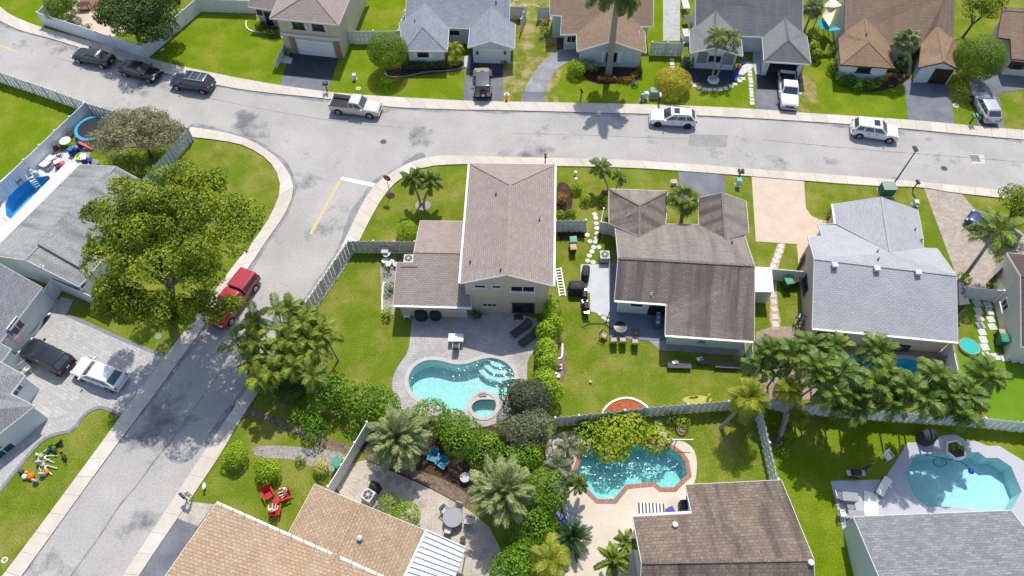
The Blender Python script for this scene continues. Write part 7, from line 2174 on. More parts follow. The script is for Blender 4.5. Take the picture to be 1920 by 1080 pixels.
p = at(773, 710, -.5); t = thing('pool_light', 'dark round pool light on the left wall of the freeform pool', 'pool light', (p.x, p.y, -.5)); part(t, 'lens', 'royal_blue', ('lathe', [(.02, 0), (.14, 0), (.14, .06), (.02, .07)], 10, 0, (0, 0, 0), 'X')); part(t, 'rim', 'steel', ('lathe', [(.13, -.01), (.17, -.01), (.17, .05), (.13, .05)], 10, 0, (0, 0, 0), 'X'))

# ladder lying on the lawn
a, b = P(1046, 503), P(1055, 556)
t = thing('ladder', 'white ladder lying on the lawn by the two-storey taupe roof', 'ladder', (a + b) / 2, math.atan2((b - a).y, (b - a).x)); L = (b - a).length
for s in (-1, 1): part(t, 'rail', 'white', ('bar', (-L / 2, s * .27, .07), (L / 2, s * .27, .07), .10, .09))
for k in range(10): part(t, 'rung', 'white', ('bar', (-L / 2 + L * (k + .5) / 10, -.27, .08), (-L / 2 + L * (k + .5) / 10, .27, .08), .10, .05))
# hammock stand
t = thing('hammock_stand', 'black tube hammock stand on the grass by the blue-grey patio', 'hammock stand', P(1118, 605)); o = t.location
f = lambda x, y, z: tuple(P(x, y) - o + Vector((0, 0, z)))
part(t, 'base_tube', 'black', ('tube', [f(1092, 613, .05), f(1106, 607, .06), f(1134, 607, .06), f(1146, 617, .05)], .045, 6), ('tube', [f(1106, 607, .06), f(1100, 597, .3), f(1096, 591, .9)], .04, 6), ('tube', [f(1134, 607, .06), f(1138, 601, .3), f(1141, 594, .9)], .04, 6))
part(t, 'foot', 'black', ('bar', f(1088, 611, .03), f(1096, 615, .03), .08, .05)); part(t, 'foot', 'black', ('bar', f(1143, 620, .03), f(1150, 615, .03), .08, .05))
# shelf with teal weights
p = at(1231, 606); t = thing('storage_rack', 'small rack of teal and white items on the blue-grey patio', 'rack', (p.x, p.y, .05), R(80))
for sx, sy in S4: part(t, 'upright', 'dark_grey', ('box', (sx * .6, sy * .18, .45), (.05, .05, .9)))
for k in range(3):
    part(t, 'shelf', 'mid_grey', ('box', (0, 0, .2 + .32 * k), (1.2, .4, .03)))
for k in range(5): part(t, 'weight', 'aqua' if k % 2 else 'light_grey', ('lathe', [(.02, -.14), (.1, -.14), (.1, .14), (.02, .14)], 10, 0, (-.48 + .24 * k, 0, .95), 'Y'))
shrub('potted_plant', 'green potted plant on the blue-grey patio beside the chairs', 1193, 624, .42, 'dark', size=.2, dens=30, lumps=3)
# ball, mulch bed ornaments
p = at(1107, 717); t = thing('ball', 'white ball on the back lawn', 'ball', p); part(t, 'shell', 'white', ('ball', (0, 0, .13), .13)); part(t, 'patch', 'mid_grey', ('ball', (.02, .03, .19), .08))
p = at(1046, 689); t = thing('garden_ornament', 'pink and white ornament on the brown mulch bed by the hedge', 'ornament', p); part(t, 'base', 'white', ('box', (0, 0, .1), (.7, .45, .2))); part(t, 'figure', 'pink', ('tube', [(-.25, 0, .2), (0, 0, .45), (.25, 0, .2)], [.12, .16, .12], 8))
for x, y, lb in ((1041, 704, 'left'), (1046, 707, 'right')):
    p = at(x, y); t = thing('plant_pot', lb + ' white pot on the brown mulch bed by the hedge', 'pot', p); part(t, 'pot', 'white', ('lathe', [(.14, 0), (.2, .32), (.17, .32)], 10)); part(t, 'soil', 'dark_brown', ('lathe', [(.01, 0), (.17, 0), (.17, .02), (.01, .03)], 10, 0, (0, 0, .28)))
mb = MB(); strip(mb, [v.xy for v in smooth_loop(G((1053, 645), (1053, 660), (1052, 670), (1046, 672)), 1, False)], .14, 0, .12); tag(mb.build('bed_edging', 'white'), 'short white edging on the brown mulch bed by the hedge', 'edging')
for ln, lb in (([(461, 40), (460, 50), (466, 58), (480, 62), (507, 62), (522, 67), (533, 75)], 'curved white kerb round the planting beside the rose-roofed wing'), ([(720, 132), (722, 143), (735, 147), (760, 145), (780, 141), (800, 136), (830, 135), (855, 133), (873, 127)], 'wavy grey kerb along the bed below the blue-grey roof'),
               ([(719, 588), (718, 560), (720, 540), (722, 530)], 'white edging strip along the gravel bed by the low wing')):
    mb = MB(); strip(mb, [v.xy for v in smooth_loop(G(*ln), 2, False)], .15, 0, .13); tag(mb.build('bed_edging', 'offwhite' if 'grey' not in lb else 'mid_grey'), lb, 'edging')
# yellow water slide mat
t = thing('play_mat', 'flat yellow water-slide mat on the lawn by the slatted back fence', 'play mat', P(1307, 750), R(2))
part(t, 'mat', M('mat_yellow', (.34, .33, .02), (.26, .28, .02), scale=2, rough=.5), ('lathe', [(.02, 0), (1.25, 0), (1.2, .04), (.02, .03)], 20)); t.scale = (1, .34, 1)
part(t, 'arch', 'yellow', ('tube', [(.75, -.6, .05), (.85, .2, .5), (1.0, .9, .55), (1.1, 1.5, .1)], .08, 6)); part(t, 'pump', 'yellow', ('tube', [(-.6, .6, .05), (-.3, .9, .25), (.1, .8, .1)], .1, 6))
# clothes bar, fire ring
t = thing('clothes_line', 'thin white clothes bar above the coral-edged pool corner', 'clothes line', P(1268, 836)); o = t.location
part(t, 'crossbar', 'white', ('bar', tuple(P(1246, 824, 1.1) - o), tuple(P(1300, 824, 1.1) - o), .06, .06)); part(t, 'post', 'mid_grey', ('bar', tuple(P(1270, 824, 1.1) - o), tuple(Vector((P(1270, 824, 1.1).x, P(1270, 824, 1.1).y, 0)) - o), .06, .06))
p = at(1277, 808); t = thing('fire_ring', 'round terracotta ring planter on the lawn by the lime shrub', 'planter', p)
for k in range(12):
    a = 2 * PI * k / 12; part(t, 'brick', 'terracotta', ('box', (.36 * math.cos(a), .36 * math.sin(a), .08), (.13, .18, .16), 0, a))
part(t, 'ash', GRAVEL, ('lathe', [(.01, 0), (.3, 0), (.3, .05), (.01, .06)], 12))
# striped rug
t = thing('striped_rug', 'navy and white striped rug on the cream pool deck', 'rug', (P(1221, 955).x, P(1221, 955).y, .032), R(-2))
for k in range(15): part(t, 'stripe', 'white' if k % 2 else 'dark_grey', ('box', (-.92 + .132 * k, 0, .01), (.131, .92, .018)))
rect_table('small bright blue table right of the striped rug', 1257, 957, R(25), .62, .5, .42, 'royal_blue', 'blue_plastic', z=.035)
# kayak and board
def board(label, x, y, rz, L, w, m, name='paddleboard', tilt=0):
    p = at(x, y, .3); t = thing(name, label, 'board', (p.x, p.y, .1), rz); t.rotation_euler = (tilt, 0, rz)
    mb = MB(); n = 16; pr = []
    for i in range(n): 
        a = 2 * PI * i / n; pr.append((L / 2 * math.copysign(abs(math.cos(a)) ** 1.0, math.cos(a)), w / 2 * math.copysign(abs(math.sin(a)) ** .8, math.sin(a))))
    mb.prism(pr, 0, .12, bottom=True); mb.build('hull', m, t); part(t, 'pad', 'light_grey', ('box', (-L * .1, 0, .13), (L * .35, w * .6, .02)))
board('blue paddleboard lying under the hedge left of the cream deck', 1053, 968, R(-65), 2.3, .6, 'royal_blue', tilt=.4); board('grey-blue float beside the blue paddleboard on the cream deck', 1077, 974, R(-40), 1.5, .8, M('float_grey', (.28, .33, .42), rough=.5), 'pool_float')
p = at(1058, 960, .5); t = thing('garden_hose', 'lime hose draped over the blue paddleboard', 'hose', (p.x, p.y, .3)); part(t, 'hose', 'lime', ('tube', [(-.2, .8, .1), (.1, .3, .2), (.3, -.3, .15), (.25, -.9, 0)], .03, 5)); part(t, 'nozzle', 'black', ('tube', [(-.2, .8, .1), (-.25, .95, .1)], [.03, .045], 6))
# turquoise tub
p = at(1815, 652); t = thing('paddling_pool', 'oval turquoise paddling tub with tan rim on the right turf', 'paddling pool', p, R(-30)); part(t, 'tub', 'aqua', ('lathe', [(.02, .06), (.72, .06), (.80, .3)], 22)); part(t, 'rim', 'tan', ('lathe', [(.79, .0), (.87, .0), (.89, .3), (.84, .34), (.79, .3)], 22)); t.scale = (1.0, .92, 1); part(t, 'water', watermat('tub_water', (.55, .92, .88), .02, 4), ('lathe', [(.01, .2), (.78, .2), (.78, .205), (.01, .205)], 22))
# bicycles against the wall
for i, (x, y, a) in enumerate(((1490, 602, 60), (1496, 608, 75))):
    p = at(x, y); t = thing('bicycle', ('left' if i == 0 else 'right') + ' white bicycle at the corner of the silver-roofed house', 'bicycle', (p.x, p.y, .03), R(a)); t.rotation_euler = (R(12), 0, R(a))
    for sx in (-.52, .52):
        wv = part(t, 'wheel', 'rubber', ('lathe', [(.29, -.025), (.33, -.025), (.33, .025), (.29, .025)], 16, 0, (sx, 0, .33), 'Y')); part(t, 'spokes', 'steel', *[('bar', (sx, 0, .33), (sx + .3 * math.cos(k), 0, .33 + .3 * math.sin(k)), .012, .012) for k in (0, 1.05, 2.1, 3.14, 4.19, 5.24)], par=wv)
    part(t, 'frame', 'white' if i == 0 else 'light_grey', *[('bar', u, v, .045, .045) for u, v in (((-.52, 0, .33), (-.1, 0, .3)), ((-.1, 0, .3), (-.2, 0, .78)), ((-.52, 0, .33), (-.2, 0, .72)), ((-.2, 0, .72), (.36, 0, .76)), ((-.1, 0, .3), (.36, 0, .72)), ((.36, 0, .85), (.52, 0, .33)))])
    part(t, 'saddle', 'black', ('box', (-.22, 0, .84), (.26, .14, .06))); part(t, 'handlebar', 'royal_blue', ('bar', (.34, -.28, .92), (.34, .28, .92), .04, .04))
# gates of brown boards
for x, y, a, lb in ((1503, 486, 62, 'reddish-brown board gate beside the pink driveway and silver roof'), (1868, 514, 40, 'reddish-brown board gate on the tan paver drive')):
    p = at(x, y, .8); t = thing('wooden_gate', lb, 'gate', (p.x, p.y, 0), R(a))
    for k in range(8): part(t, 'board', 'brown', ('box', (-.84 + .24 * k, 0, .85), (.22, .04, 1.55)))
    part(t, 'rail', 'dark_brown', ('bar', (-.95, .035, .4), (.95, .035, .4), .04, .1)); part(t, 'rail', 'dark_brown', ('bar', (-.95, .035, 1.35), (.95, .035, 1.35), .04, .1))
# shade sails
def sail(label, pts, m):
    q = [P(x, y, z) for x, y, z in pts]; c = sum(q, Vector()) / len(q); t = thing('shade_sail', label, 'shade sail', (c.x, c.y, 0))
    mb = MB(); n = 6
    if len(q) == 3: q = [q[0], q[1], q[2], q[2]]
    V = []
    for i in range(n + 1):
        for j in range(n + 1):
            u, v = i / n, j / n; p = q[0].lerp(q[1], u).lerp(q[3].lerp(q[2], u), v) - Vector((c.x, c.y, 0)); p.z -= .35 * math.sin(PI * u) * math.sin(PI * v); V.append(p)
    mb.mesh(V, [(i * (n + 1) + j, (i + 1) * (n + 1) + j, (i + 1) * (n + 1) + j + 1, i * (n + 1) + j + 1) for i in range(n) for j in range(n)]); mb.build('canvas', m, t, smooth=True)
    for k in (0, 1): 
        p = q[k] - Vector((c.x, c.y, 0)); part(t, 'pole', 'steel', ('bar', (p.x, p.y, 0), (p.x, p.y, p.z + .1), .07, .07))
sail('turquoise shade sail between the slate and ochre roofs', [(1533, 33, 2.8), (1578, 55, 2.6), (1556, 58, 2.6), (1538, 52, 2.7)], 'tarp_teal'); sail('cream triangular shade sail above the turquoise sail', [(1553, 10, 3.3), (1572, 8, 3.3), (1555, 50, 2.9), (1542, 30, 3.1)], 'shade_cream'); sail('white shade sail at the top edge by the ochre roof', [(1541, 12, 3.4), (1562, -4, 3.4), (1580, 11, 3.4), (1564, 14, 3.4)], 'white')
# garden bird ornament
p = at(1376, 146); t = thing('bird_ornament', 'large blue and pink peacock-like garden ornament on white pebbles', 'ornament', p, head((1372, 148), (1388, 128)))
part(t, 'tail', 'royal_blue', ('tube', [(-.5, 0, .1), (.1, 0, .35), (.9, .05, .7)], [.12, .3, .22], 8)); part(t, 'body', 'pink', ('ball', (1.0, .05, .85), .28, 10, 6, 0, 1.2)); part(t, 'neck', 'royal_blue', ('tube', [(1.0, .05, 1.0), (1.5, -.35, 1.25), (1.75, -.1, 1.5), (1.5, .35, 1.75), (1.7, .5, 2.0)], [.16, .13, .1, .09, .1], 8)); part(t, 'beak', 'yellow', ('tube', [(1.72, .52, 2.02), (1.9, .6, 1.98)], [.05, .01], 6))
for s in (-1, 1): part(t, 'leg', 'yellow', ('bar', (.95, .05 + s * .1, 0), (1.0, .05 + s * .1, .7), .04, .04))
# flag on the porch
fl = bpy.data.materials.new('flag_print'); fl.use_nodes = True; nt = fl.node_tree; bs = nt.nodes['Principled BSDF']; bs.inputs['Roughness'].default_value = .8
tc = _n(nt, 'ShaderNodeTexCoord'); sx = _n(nt, 'ShaderNodeSeparateXYZ'); nt.links.new(tc.outputs['UV'], sx.inputs[0])
def mth(op, a, b):
    n = _n(nt, 'ShaderNodeMath', operation=op)
    for i, v in enumerate((a, b)):
        if isinstance(v, (int, float)): n.inputs[i].default_value = v
        else: nt.links.new(v, n.inputs[i])
    return n.outputs[0]
st = mth('MODULO', mth('FLOOR', mth('MULTIPLY', sx.outputs['Y'], 13), 0), 2)
m1 = _n(nt, 'ShaderNodeMix', data_type='RGBA'); nt.links.new(st, m1.inputs['Factor']); m1.inputs['A'].default_value = (.45, .02, .04, 1); m1.inputs['B'].default_value = (.72, .72, .72, 1)
ct = mth('MULTIPLY', mth('LESS_THAN', sx.outputs['X'], .4), mth('GREATER_THAN', sx.outputs['Y'], .46))
fx, fy = mth('SUBTRACT', mth('FRACT', mth('MULTIPLY', sx.outputs['X'], 15), 0), .5), mth('SUBTRACT', mth('FRACT', mth('MULTIPLY', sx.outputs['Y'], 9.3), 0), .5)
star = mth('LESS_THAN', mth('ADD', mth('MULTIPLY', fx, fx), mth('MULTIPLY', fy, fy)), .05)
m3 = _n(nt, 'ShaderNodeMix', data_type='RGBA'); nt.links.new(star, m3.inputs['Factor']); m3.inputs['A'].default_value = (.02, .03, .16, 1); m3.inputs['B'].default_value = (.7, .7, .7, 1)
m2 = _n(nt, 'ShaderNodeMix', data_type='RGBA'); nt.links.new(ct, m2.inputs['Factor']); nt.links.new(m1.outputs['Result'], m2.inputs['A']); nt.links.new(m3.outputs['Result'], m2.inputs['B']); nt.links.new(m2.outputs['Result'], bs.inputs['Base Color'])
a, b_, c_, d_ = P(14, 617, 2.9), P(44, 634, 2.5), P(34, 645, 1.9), P(9, 630, 2.2)
t = thing('flag', 'United States flag hanging from an angled pole over the porch, left edge', 'flag', (P(26, 632, 2.4).x, P(26, 632, 2.4).y, 0)); o = t.location
mb = MB(); n = 8
for i in range(n):
    for j in range(4):
        f = lambda u, v: a.lerp(b_, u).lerp(d_.lerp(c_, u), v) - o + Vector((0, 0, .06 * math.sin(u * 9 + v * 2)))
        u0, u1, v0, v1 = i / n, (i + 1) / n, j / 4, (j + 1) / 4
        mb.poly([f(u0, v1), f(u1, v1), f(u1, v0), f(u0, v0)], 0, [(u0, 1 - v1), (u1, 1 - v1), (u1, 1 - v0), (u0, 1 - v0)])
mb.build('cloth', fl, t); part(t, 'pole', 'light_grey', ('tube', [tuple(a - o + (a - d_) * .15), tuple(d_ - o - (a - d_) * .5)], .025, 6))
# porch bed and bench
slab('mulch_bed', smooth_loop(G((82, 583), (98, 587), (92, 600), (72, 622), (56, 640), (38, 668), (30, 664), (48, 640), (60, 618)), 1), MULCH, .045)
mb = MB(); strip(mb, [v.xy for v in smooth_loop(G((96, 587), (80, 594), (77, 606), (68, 622), (48, 640), (30, 662)), 2, False)], .2, .0, .16); tag(mb.build('bed_edging', 'white'), 'white curving kerb along the dark porch bed at the left edge', 'edging')
shrub('shrub', 'small olive plant at the porch end of the pale wall', 67, 580, .55, 'schef', size=.18, dens=30, lumps=3)
for x, y, a, lb in ((42, 675, -30, 'upper'), (50, 690, -40, 'lower')): chair(lb + ' pale porch chair by the blue-grey roof notch', x, y, R(a), 'light_grey', 'mid_grey', z=.05)
# ------------------------------------------------------------------ skeletons, pumpkins and yard toys
def skeleton(label, x, y, rz, pose='lie', z=.03, s=1.0):
    p = at(x, y, z); t = thing('skeleton', label, 'skeleton', (p.x, p.y, z), rz)
    if pose == 'lie': J = dict(hd=(.78, 0, .12), nk=(.62, 0, .1), pv=(.02, 0, .1), k=[(-.45, .16, .16), (-.4, -.22, .2)], f=[(-.86, .22, .06), (-.84, -.34, .06)], e=[(.36, .36, .1), (.42, -.34, .1)], h=[(.1, .46, .06), (.3, -.62, .06)])
    elif pose == 'sit': J = dict(hd=(-.28, 0, 1.12), nk=(-.26, 0, .96), pv=(-.12, 0, .46), k=[(.34, .12, .52), (.34, -.12, .52)], f=[(.42, .14, .08), (.44, -.14, .08)], e=[(-.1, .34, .66), (-.1, -.34, .66)], h=[(.2, .36, .62), (.2, -.36, .62)])
    else: J = dict(hd=(.02, 0, 1.62), nk=(0, 0, 1.44), pv=(0, 0, .92), k=[(.04, .1, .48), (.1, -.1, .48)], f=[(0, .12, .02), (.08, -.14, .02)], e=[(.05, .3, 1.15), (.2, -.28, 1.2)], h=[(.15, .4, .9), (.42, -.3, 1.25)])
    part(t, 'skull', 'bone', ('ball', J['hd'], .13 * s, 10, 6, 0, 1.15))
    n, v = Vector(J['nk']), Vector(J['pv'])
    part(t, 'spine', 'bone', ('tube', [tuple(n), tuple(n.lerp(v, .5)), tuple(v)], .035, 6))
    ax = (v - n).normalized()
    sh = []
    for k in range(5):
        c = n.lerp(v, .12 + .12 * k); w = .19 - .012 * k
        mb = MB(); side = Vector((0, 1, 0)); fw = ax.cross(side).normalized()
        mb.tube([c + side * (w * math.cos(a)) + fw * (w * .62 * math.sin(a)) for a in [2 * PI * i / 10 for i in range(11)]], .024, 5); mb.build('rib', 'bone', t)
    part(t, 'pelvis', 'bone', ('bar', tuple(v + Vector((0, -.15, 0))), tuple(v + Vector((0, .15, 0))), .1, .1))
    for i, sy in enumerate((1, -1)):
        part(t, 'arm', 'bone', ('tube', [tuple(n + Vector((0, sy * .2, 0)) + ax * .06), J['e'][i], J['h'][i]], [.035, .03, .04], 6))
        part(t, 'leg', 'bone', ('tube', [tuple(v + Vector((0, sy * .1, 0))), J['k'][i], J['f'][i]], [.045, .035, .045], 6))
skeleton('upper white skeleton lying on the lawn at the bottom left', 87, 858, R(165)); skeleton('lower white skeleton lying on the lawn at the bottom left', 88, 876, R(150))
skeleton('white skeleton seated in the upper right red chair', 534, 928, R(205), 'sit'); skeleton('white skeleton seated in the lowest red chair', 516, 957, R(88), 'sit'); skeleton('standing skeleton beside the sidewalk at the gold-brown roof corner', 363, 935, R(160), 'stand')
def pumpkin(label, x, y, r):
    p = at(x, y, r * .5); t = thing('pumpkin', label, 'pumpkin', (p.x, p.y, 0))
    mb = MB(); n, m_ = 20, 8; vs = []
    for i in range(m_ + 1):
        a = -PI / 2 + PI * i / m_
        for j in range(n):
            q = r * (1 + .07 * math.cos(j * PI)) ; vs.append((q * math.cos(a) * math.cos(2 * PI * j / n), q * math.cos(a) * math.sin(2 * PI * j / n), r * .8 + r * .78 * math.sin(a)))
    mb.mesh(vs, [(i * n + j, i * n + (j + 1) % n, (i + 1) * n + (j + 1) % n, (i + 1) * n + j) for i in range(m_) for j in range(n)]); mb.build('shell', 'orange', t, smooth=True); part(t, 'stem', 'brown', ('tube', [(0, 0, r * 1.5), (.03, .02, r * 1.85)], [.05, .03], 6))
pumpkin('orange pumpkin on the lawn below the lying skeletons', 87, 886, .24)
p = at(47, 889, .4); t = thing('inflatable_decoration', 'orange, white and navy deflated inflatable figure on the walkway edge', 'decoration', (p.x, p.y, .03), R(-15))
t.scale = (.72, .72, .72); part(t, 'orange_body', 'orange', ('ball', (.55, 0, .3), .42, 12, 8, 0, .75), smooth=True); part(t, 'white_body', 'white', ('ball', (-.05, -.18, .26), .34, 12, 8, 0, .8), smooth=True); part(t, 'dark_body', 'purple', ('tube', [(-.95, .1, .2), (-.5, .12, .3), (-.2, .1, .26)], [.2, .3, .22], 10), smooth=True); part(t, 'yellow_head', 'yellow', ('ball', (-.02, .22, .48), .2, 10, 6, 0, .9), smooth=True)
def cat_(label, x, y, rz, m='black'):
    p = at(x, y); t = thing('cat_figure', label, 'ornament', p, rz); part(t, 'body', m, ('tube', [(-.25, 0, .2), (0, 0, .26), (.22, 0, .34)], [.1, .14, .1], 8)); part(t, 'head', m, ('ball', (.3, 0, .48), .11), ('tube', [(.28, .06, .56), (.28, .07, .66)], [.04, .005], 4), ('tube', [(.28, -.06, .56), (.28, -.07, .66)], [.04, .005], 4)); part(t, 'tail', m, ('tube', [(-.28, 0, .2), (-.42, 0, .35), (-.4, .05, .55)], .035, 5))
    for sx, sy in S4: part(t, 'leg', m, ('bar', (sx * .18, sy * .07, 0), (sx * .18, sy * .07, .22), .05, .05))
cat_('black cat figure highest on the bottom-left lawn', 113, 834, .5); cat_('dark green-black animal figure beside the skeletons, left of two', 95, 845, 1., 'bin_green'); cat_('dark animal figure beside the skeletons, right of two', 104, 846, -.4, 'dark_grey'); cat_('dark animal figure near the sidewalk side of the bottom-left lawn', 123, 859, 2.2); cat_('bone-white dog figure on the lawn by the lower street', 385, 913, R(-70), 'bone')
def tomb(label, x, y, rz):
    p = at(x, y, .2); t = thing('tombstone', label, 'ornament', (p.x, p.y, 0), rz); mb = MB(); pr = [(-.24, 0), (.24, 0), (.24, .42), (.14, .58), (0, .63), (-.14, .58), (-.24, .42)]
    mb.mesh([(a, s, b) for s in (-.06, .06) for a, b in pr], [tuple(range(7)), tuple(range(13, 6, -1))] + [(k, (k + 1) % 7, (k + 1) % 7 + 7, k + 7)[::-1] for k in range(7)]); mb.build('slab', 'light_grey', t); part(t, 'plinth', 'mid_grey', ('box', (0, 0, .04), (.6, .22, .09)))
tomb('small grey tombstone left of the lying skeletons', 74, 868, .3); tomb('pale grey tombstone below the pumpkin', 67, 902, -.2); tomb('small grey tombstone beside the pumpkin', 80, 890, .1)
# dark blue mailbox figure
mailbox('navy mailbox at the curb by the standing skeleton', 352, 938, .9, 1, 'purple')
# trampoline
p = at(174, 241, .6); t = thing('trampoline', 'round trampoline with bright blue padded ring beside the silvery tree', 'trampoline', (p.x, p.y, 0)); r = 1.85
part(t, 'padding', M('pad_blue', (.03, .30, .55), rough=.5), ('lathe', [(r - .34, .0), (r, .0), (r + .02, .06), (r - .05, .1), (r - .34, .08)], 28, 0, (0, 0, .62))); part(t, 'mat', 'black', ('lathe', [(.02, 0), (r - .3, 0), (r - .3, .02), (.02, .02)], 28, 0, (0, 0, .62)))
for k in range(6):
    a = 2 * PI * k / 6; part(t, 'leg', 'steel', ('bar', (r * .95 * math.cos(a), r * .95 * math.sin(a), 0), (r * .95 * math.cos(a), r * .95 * math.sin(a), .62), .06, .06))
# oval-pool yard
t = round_table('round white wire table by the white vinyl fence and trampoline', 122, 264, .55, 'white', 'white'); lounger('upper panel of the white double sun lounger by the oval pool', 92, 296, R(-25), 'white', 'white', 2.0, .75, z=.04); lounger('lower panel of the white double sun lounger by the oval pool', 82, 307, R(-25), 'white', 'white', 2.0, .75, z=.04)
chair('small dark chair at the corner of the oval pool deck', 33, 338, R(-30), 'purple', 'dark_grey', z=.04); chair('brown patio chair behind the white double lounger', 108, 284, R(-60), 'brown', 'dark_brown', z=.03)
def toy(label, x, y, rz, kind, m, m2):
    p = at(x, y, .3); t = thing('toy_' + kind, label, 'toy', (p.x, p.y, .02), rz)
    if kind == 'slide':
        part(t, 'chute', m, ('bar', (-.5, 0, .75), (.75, 0, .08), .42, .06)); part(t, 'side', m, ('bar', (-.5, .22, .82), (.75, .22, .15), .05, .16)); part(t, 'side', m, ('bar', (-.5, -.22, .82), (.75, -.22, .15), .05, .16)); part(t, 'steps', m2, *[('box', (-.65 - .08 * (3 - k), 0, .15 + .2 * k), (.2, .4, .06)) for k in range(4)]); part(t, 'frame', m2, ('box', (-.6, .22, .4), (.3, .05, .8)), ('box', (-.6, -.22, .4), (.3, .05, .8)))
    elif kind == 'car':
        part(t, 'body', m, ('box', (0, 0, .3), (.95, .5, .3)), ('box', (-.1, 0, .55), (.45, .46, .25))); part(t, 'roof', m2, ('box', (-.1, 0, .8), (.55, .5, .06)))
        for sx, sy in S4: part(t, 'wheel', 'black', ('lathe', [(.03, -.05), (.15, -.05), (.15, .05), (.03, .05)], 10, 0, (sx * .3, sy * .26, .15), 'Y'))
    else:
        part(t, 'tub', m, ('lathe', [(.4, 0), (.5, .3), (.42, .3), (.36, .1)], 14)); part(t, 'lid', m2, ('lathe', [(.02, .06), (.3, .02), (.36, 0)], 14, 0, (.25, .1, .34)))
toy('red and blue toy slide beside the trampoline', 161, 274, R(-15), 'slide', 'red_plastic', 'royal_blue'); toy('lime green sandbox tub among the toys', 150, 293, 0, 'tub', 'lime', 'glass_white'); toy('blue toy car left of the lime sandbox tub', 138, 284, R(70), 'car', 'royal_blue', 'blue_plastic'); toy('blue toy car right of the lime sandbox tub', 163, 302, R(10), 'car', 'royal_blue', 'white'); toy('pink toy car by the white patio roof corner', 113, 309, R(30), 'car', 'pink', 'white'); toy('white and grey tub at the roof corner among the toys', 174, 306, 0, 'tub', 'light_grey', 'mid_grey')
for x, y, lb in ((56, 320, 'left'), (66, 324, 'right')):
    p = at(x, y, .5); t = thing('pool_pump', lb + ' pale pool filter tank by the oval pool fence', 'pool pump', (p.x, p.y, .03)); part(t, 'tank', 'glass_white', ('lathe', [(.25, 0), (.27, .5), (.2, .65), (.05, .7)], 12)); part(t, 'pipe', 'white', ('tube', [(.2, 0, .2), (.5, .1, .2), (.6, -.2, .05)], .04, 6))
# top-left patio furniture and other bits
rect_table('dark table on the top-left brick patio', 156, 8, .1, 1.3, .9, .72, 'dark_brown', 'dark_brown', z=.05); chair('dark chair by the table on the top-left brick patio', 182, 10, R(180), 'dark_brown', 'dark_brown', z=.05)
shrub('potted_plant', 'potted plant along the white fence of the top-left yard', 163, 50, .55, 'sage', size=.2, dens=30, lumps=3)
p = at(1287, 66, .6); t = thing('storage_box', 'white storage box in the side yard left of the slate roof', 'box', (p.x, p.y, .01), .05); part(t, 'body', 'white', ('box', (0, 0, .45), (.85, 1.3, .9))); part(t, 'lid', 'light_grey', ('box', (0, 0, .94), (.95, 1.4, .08)))
rect_table('dark workbench in the side yard left of the slate roof', 1289, 36, .05, .7, 1.7, .9, 'dark_grey', 'black'); rect_table('light trestle at the top of the slate roof side yard', 1286, 8, .05, .8, 1.6, .85, 'light_grey', 'dark_grey')
p = at(968, 6, .8); t = thing('patio_umbrella', 'pale umbrella at the top edge behind the open side gate', 'umbrella', (p.x, p.y, 0)); part(t, 'canopy', 'light_grey', ('lathe', [(1.1, 1.9), (.6, 2.15), (.05, 2.35)], 8)); part(t, 'pole', 'steel', ('bar', (0, 0, 0), (0, 0, 2.3), .05, .05))
p = at(972, 595); t = thing('doormat', 'dark doormat outside the patio doors of the two-storey house', 'mat', (p.x, p.y, .035)); part(t, 'mat', 'dark_grey', ('box', (0, 0, .01), (.8, .45, .02))); part(t, 'border', 'black', ('box', (0, -.24, .012), (.84, .05, .024)), ('box', (0, .24, .012), (.84, .05, .024)))
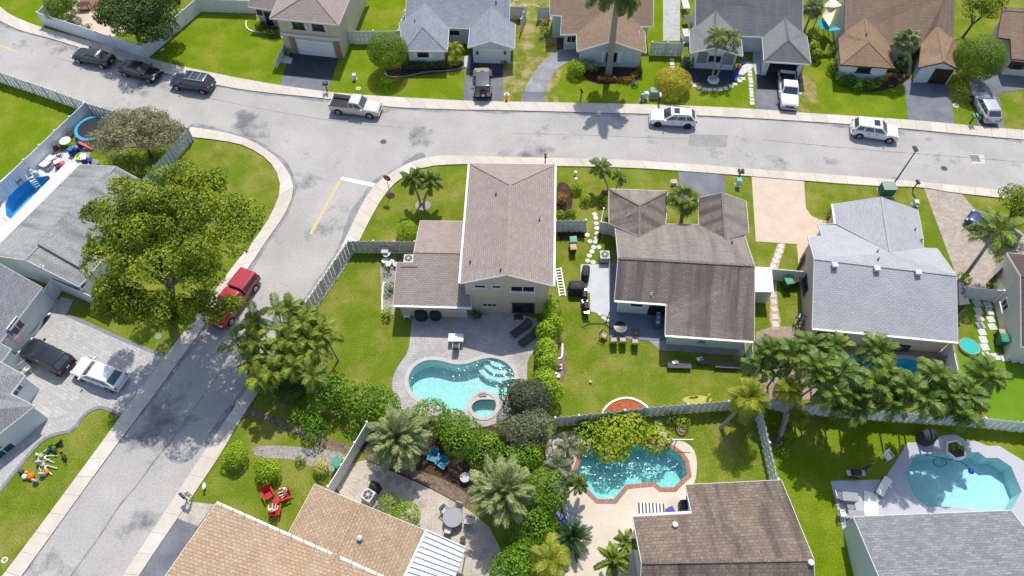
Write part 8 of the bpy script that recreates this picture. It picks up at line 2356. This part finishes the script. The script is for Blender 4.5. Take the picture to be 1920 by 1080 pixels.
for x, y, r_, m_, lb in ((722, 490, .3, 'white', 'white pot nearest the grey bin by the low wing'), (735, 490, .22, 'bone', 'bone-coloured pot left of the air conditioner'), (728, 496, .26, 'white', 'white pot amid the cluster by the low wing'), (742, 496, .25, 'light_grey', 'grey pot right of the cluster by the low wing'), (868, 1011, .22, 'dark_grey', 'dark urn on the sandy patio below the round table'), (1123, 440, .2, 'dark_grey', 'dark pot by the short pale fence, umber roof')):
    p = at(x, y, .3); t = thing('plant_pot', lb, 'pot', (p.x, p.y, .01)); part(t, 'pot', m_, ('lathe', [(r_ * .65, 0), (r_, r_ * 1.3), (r_ * 1.05, r_ * 1.5), (r_ * .85, r_ * 1.5)], 12)); part(t, 'soil', 'dark_brown', ('lathe', [(.01, 0), (r_ * .88, 0), (r_ * .88, .02), (.01, .03)], 12, 0, (0, 0, r_ * 1.38)))
p = at(725, 479, .5); t = thing('bird_bath', 'white bird bath inside the weathered fence corner', 'bird bath', (p.x, p.y, 0)); part(t, 'pedestal', 'white', ('lathe', [(.2, 0), (.16, .06), (.08, .15), (.08, .65), (.12, .72)], 10)); part(t, 'bowl', 'white', ('lathe', [(.1, .7), (.36, .8), (.38, .84), (.32, .82), (.05, .76)], 14))
for x, y, lb in ((1079, 323, 'upper'), (1080, 335, 'lower')):
    p = at(x, y, .4); t = thing('path_light', lb + ' white path light above the lime shrubs', 'light', (p.x, p.y, 0)); part(t, 'stake', 'steel', ('bar', (0, 0, 0), (0, 0, .4), .04, .04)); part(t, 'shade', 'white', ('lathe', [(.17, .38), (.15, .46), (.04, .52)], 10))
p = at(872, 896, .35); t = thing('garden_stool', 'round pale grey stool on the dark mulch near the blue chairs', 'stool', (p.x, p.y, .02)); part(t, 'seat', 'light_grey', ('lathe', [(.02, 0), (.40, 0), (.40, .08), (.02, .1)], 14, 0, (0, 0, .42))); part(t, 'base', 'mid_grey', ('lathe', [(.36, 0), (.28, .2), (.34, .42)], 14))
t = thing('planter_box', 'brick planter box along the left front hip of the umber roof', 'planter', P(1131, 376)); o = t.location
for a, b in (((1127, 391), (1128, 362)), ((1128, 362), (1139, 362))):
    u, v = P(*a) - o, P(*b) - o; n = max(2, int((v - u).length / .3))
    for k in range(n): part(t, 'brick', 'terracotta', ('bar', tuple(u.lerp(v, (k + .04) / n) + Vector((0, 0, .2))), tuple(u.lerp(v, (k + .96) / n) + Vector((0, 0, .2))), .16, .4))
# timber: dead palm stump on the shaded lawn
p = at(1458, 828); t = thing('tree_stump', 'pale dead palm stump leaning at the corner of the shaded lawn', 'stump', p); part(t, 'trunk', PALMBARK, ('tube', [(0, 0, 0), (.1, .3, .7), (.25, .9, 1.7), (.3, 1.3, 2.6)], [.3, .2, .16, .13], 8)); part(t, 'root_flare', BARK, ('lathe', [(.5, 0), (.34, .12), (.25, .3)], 9))
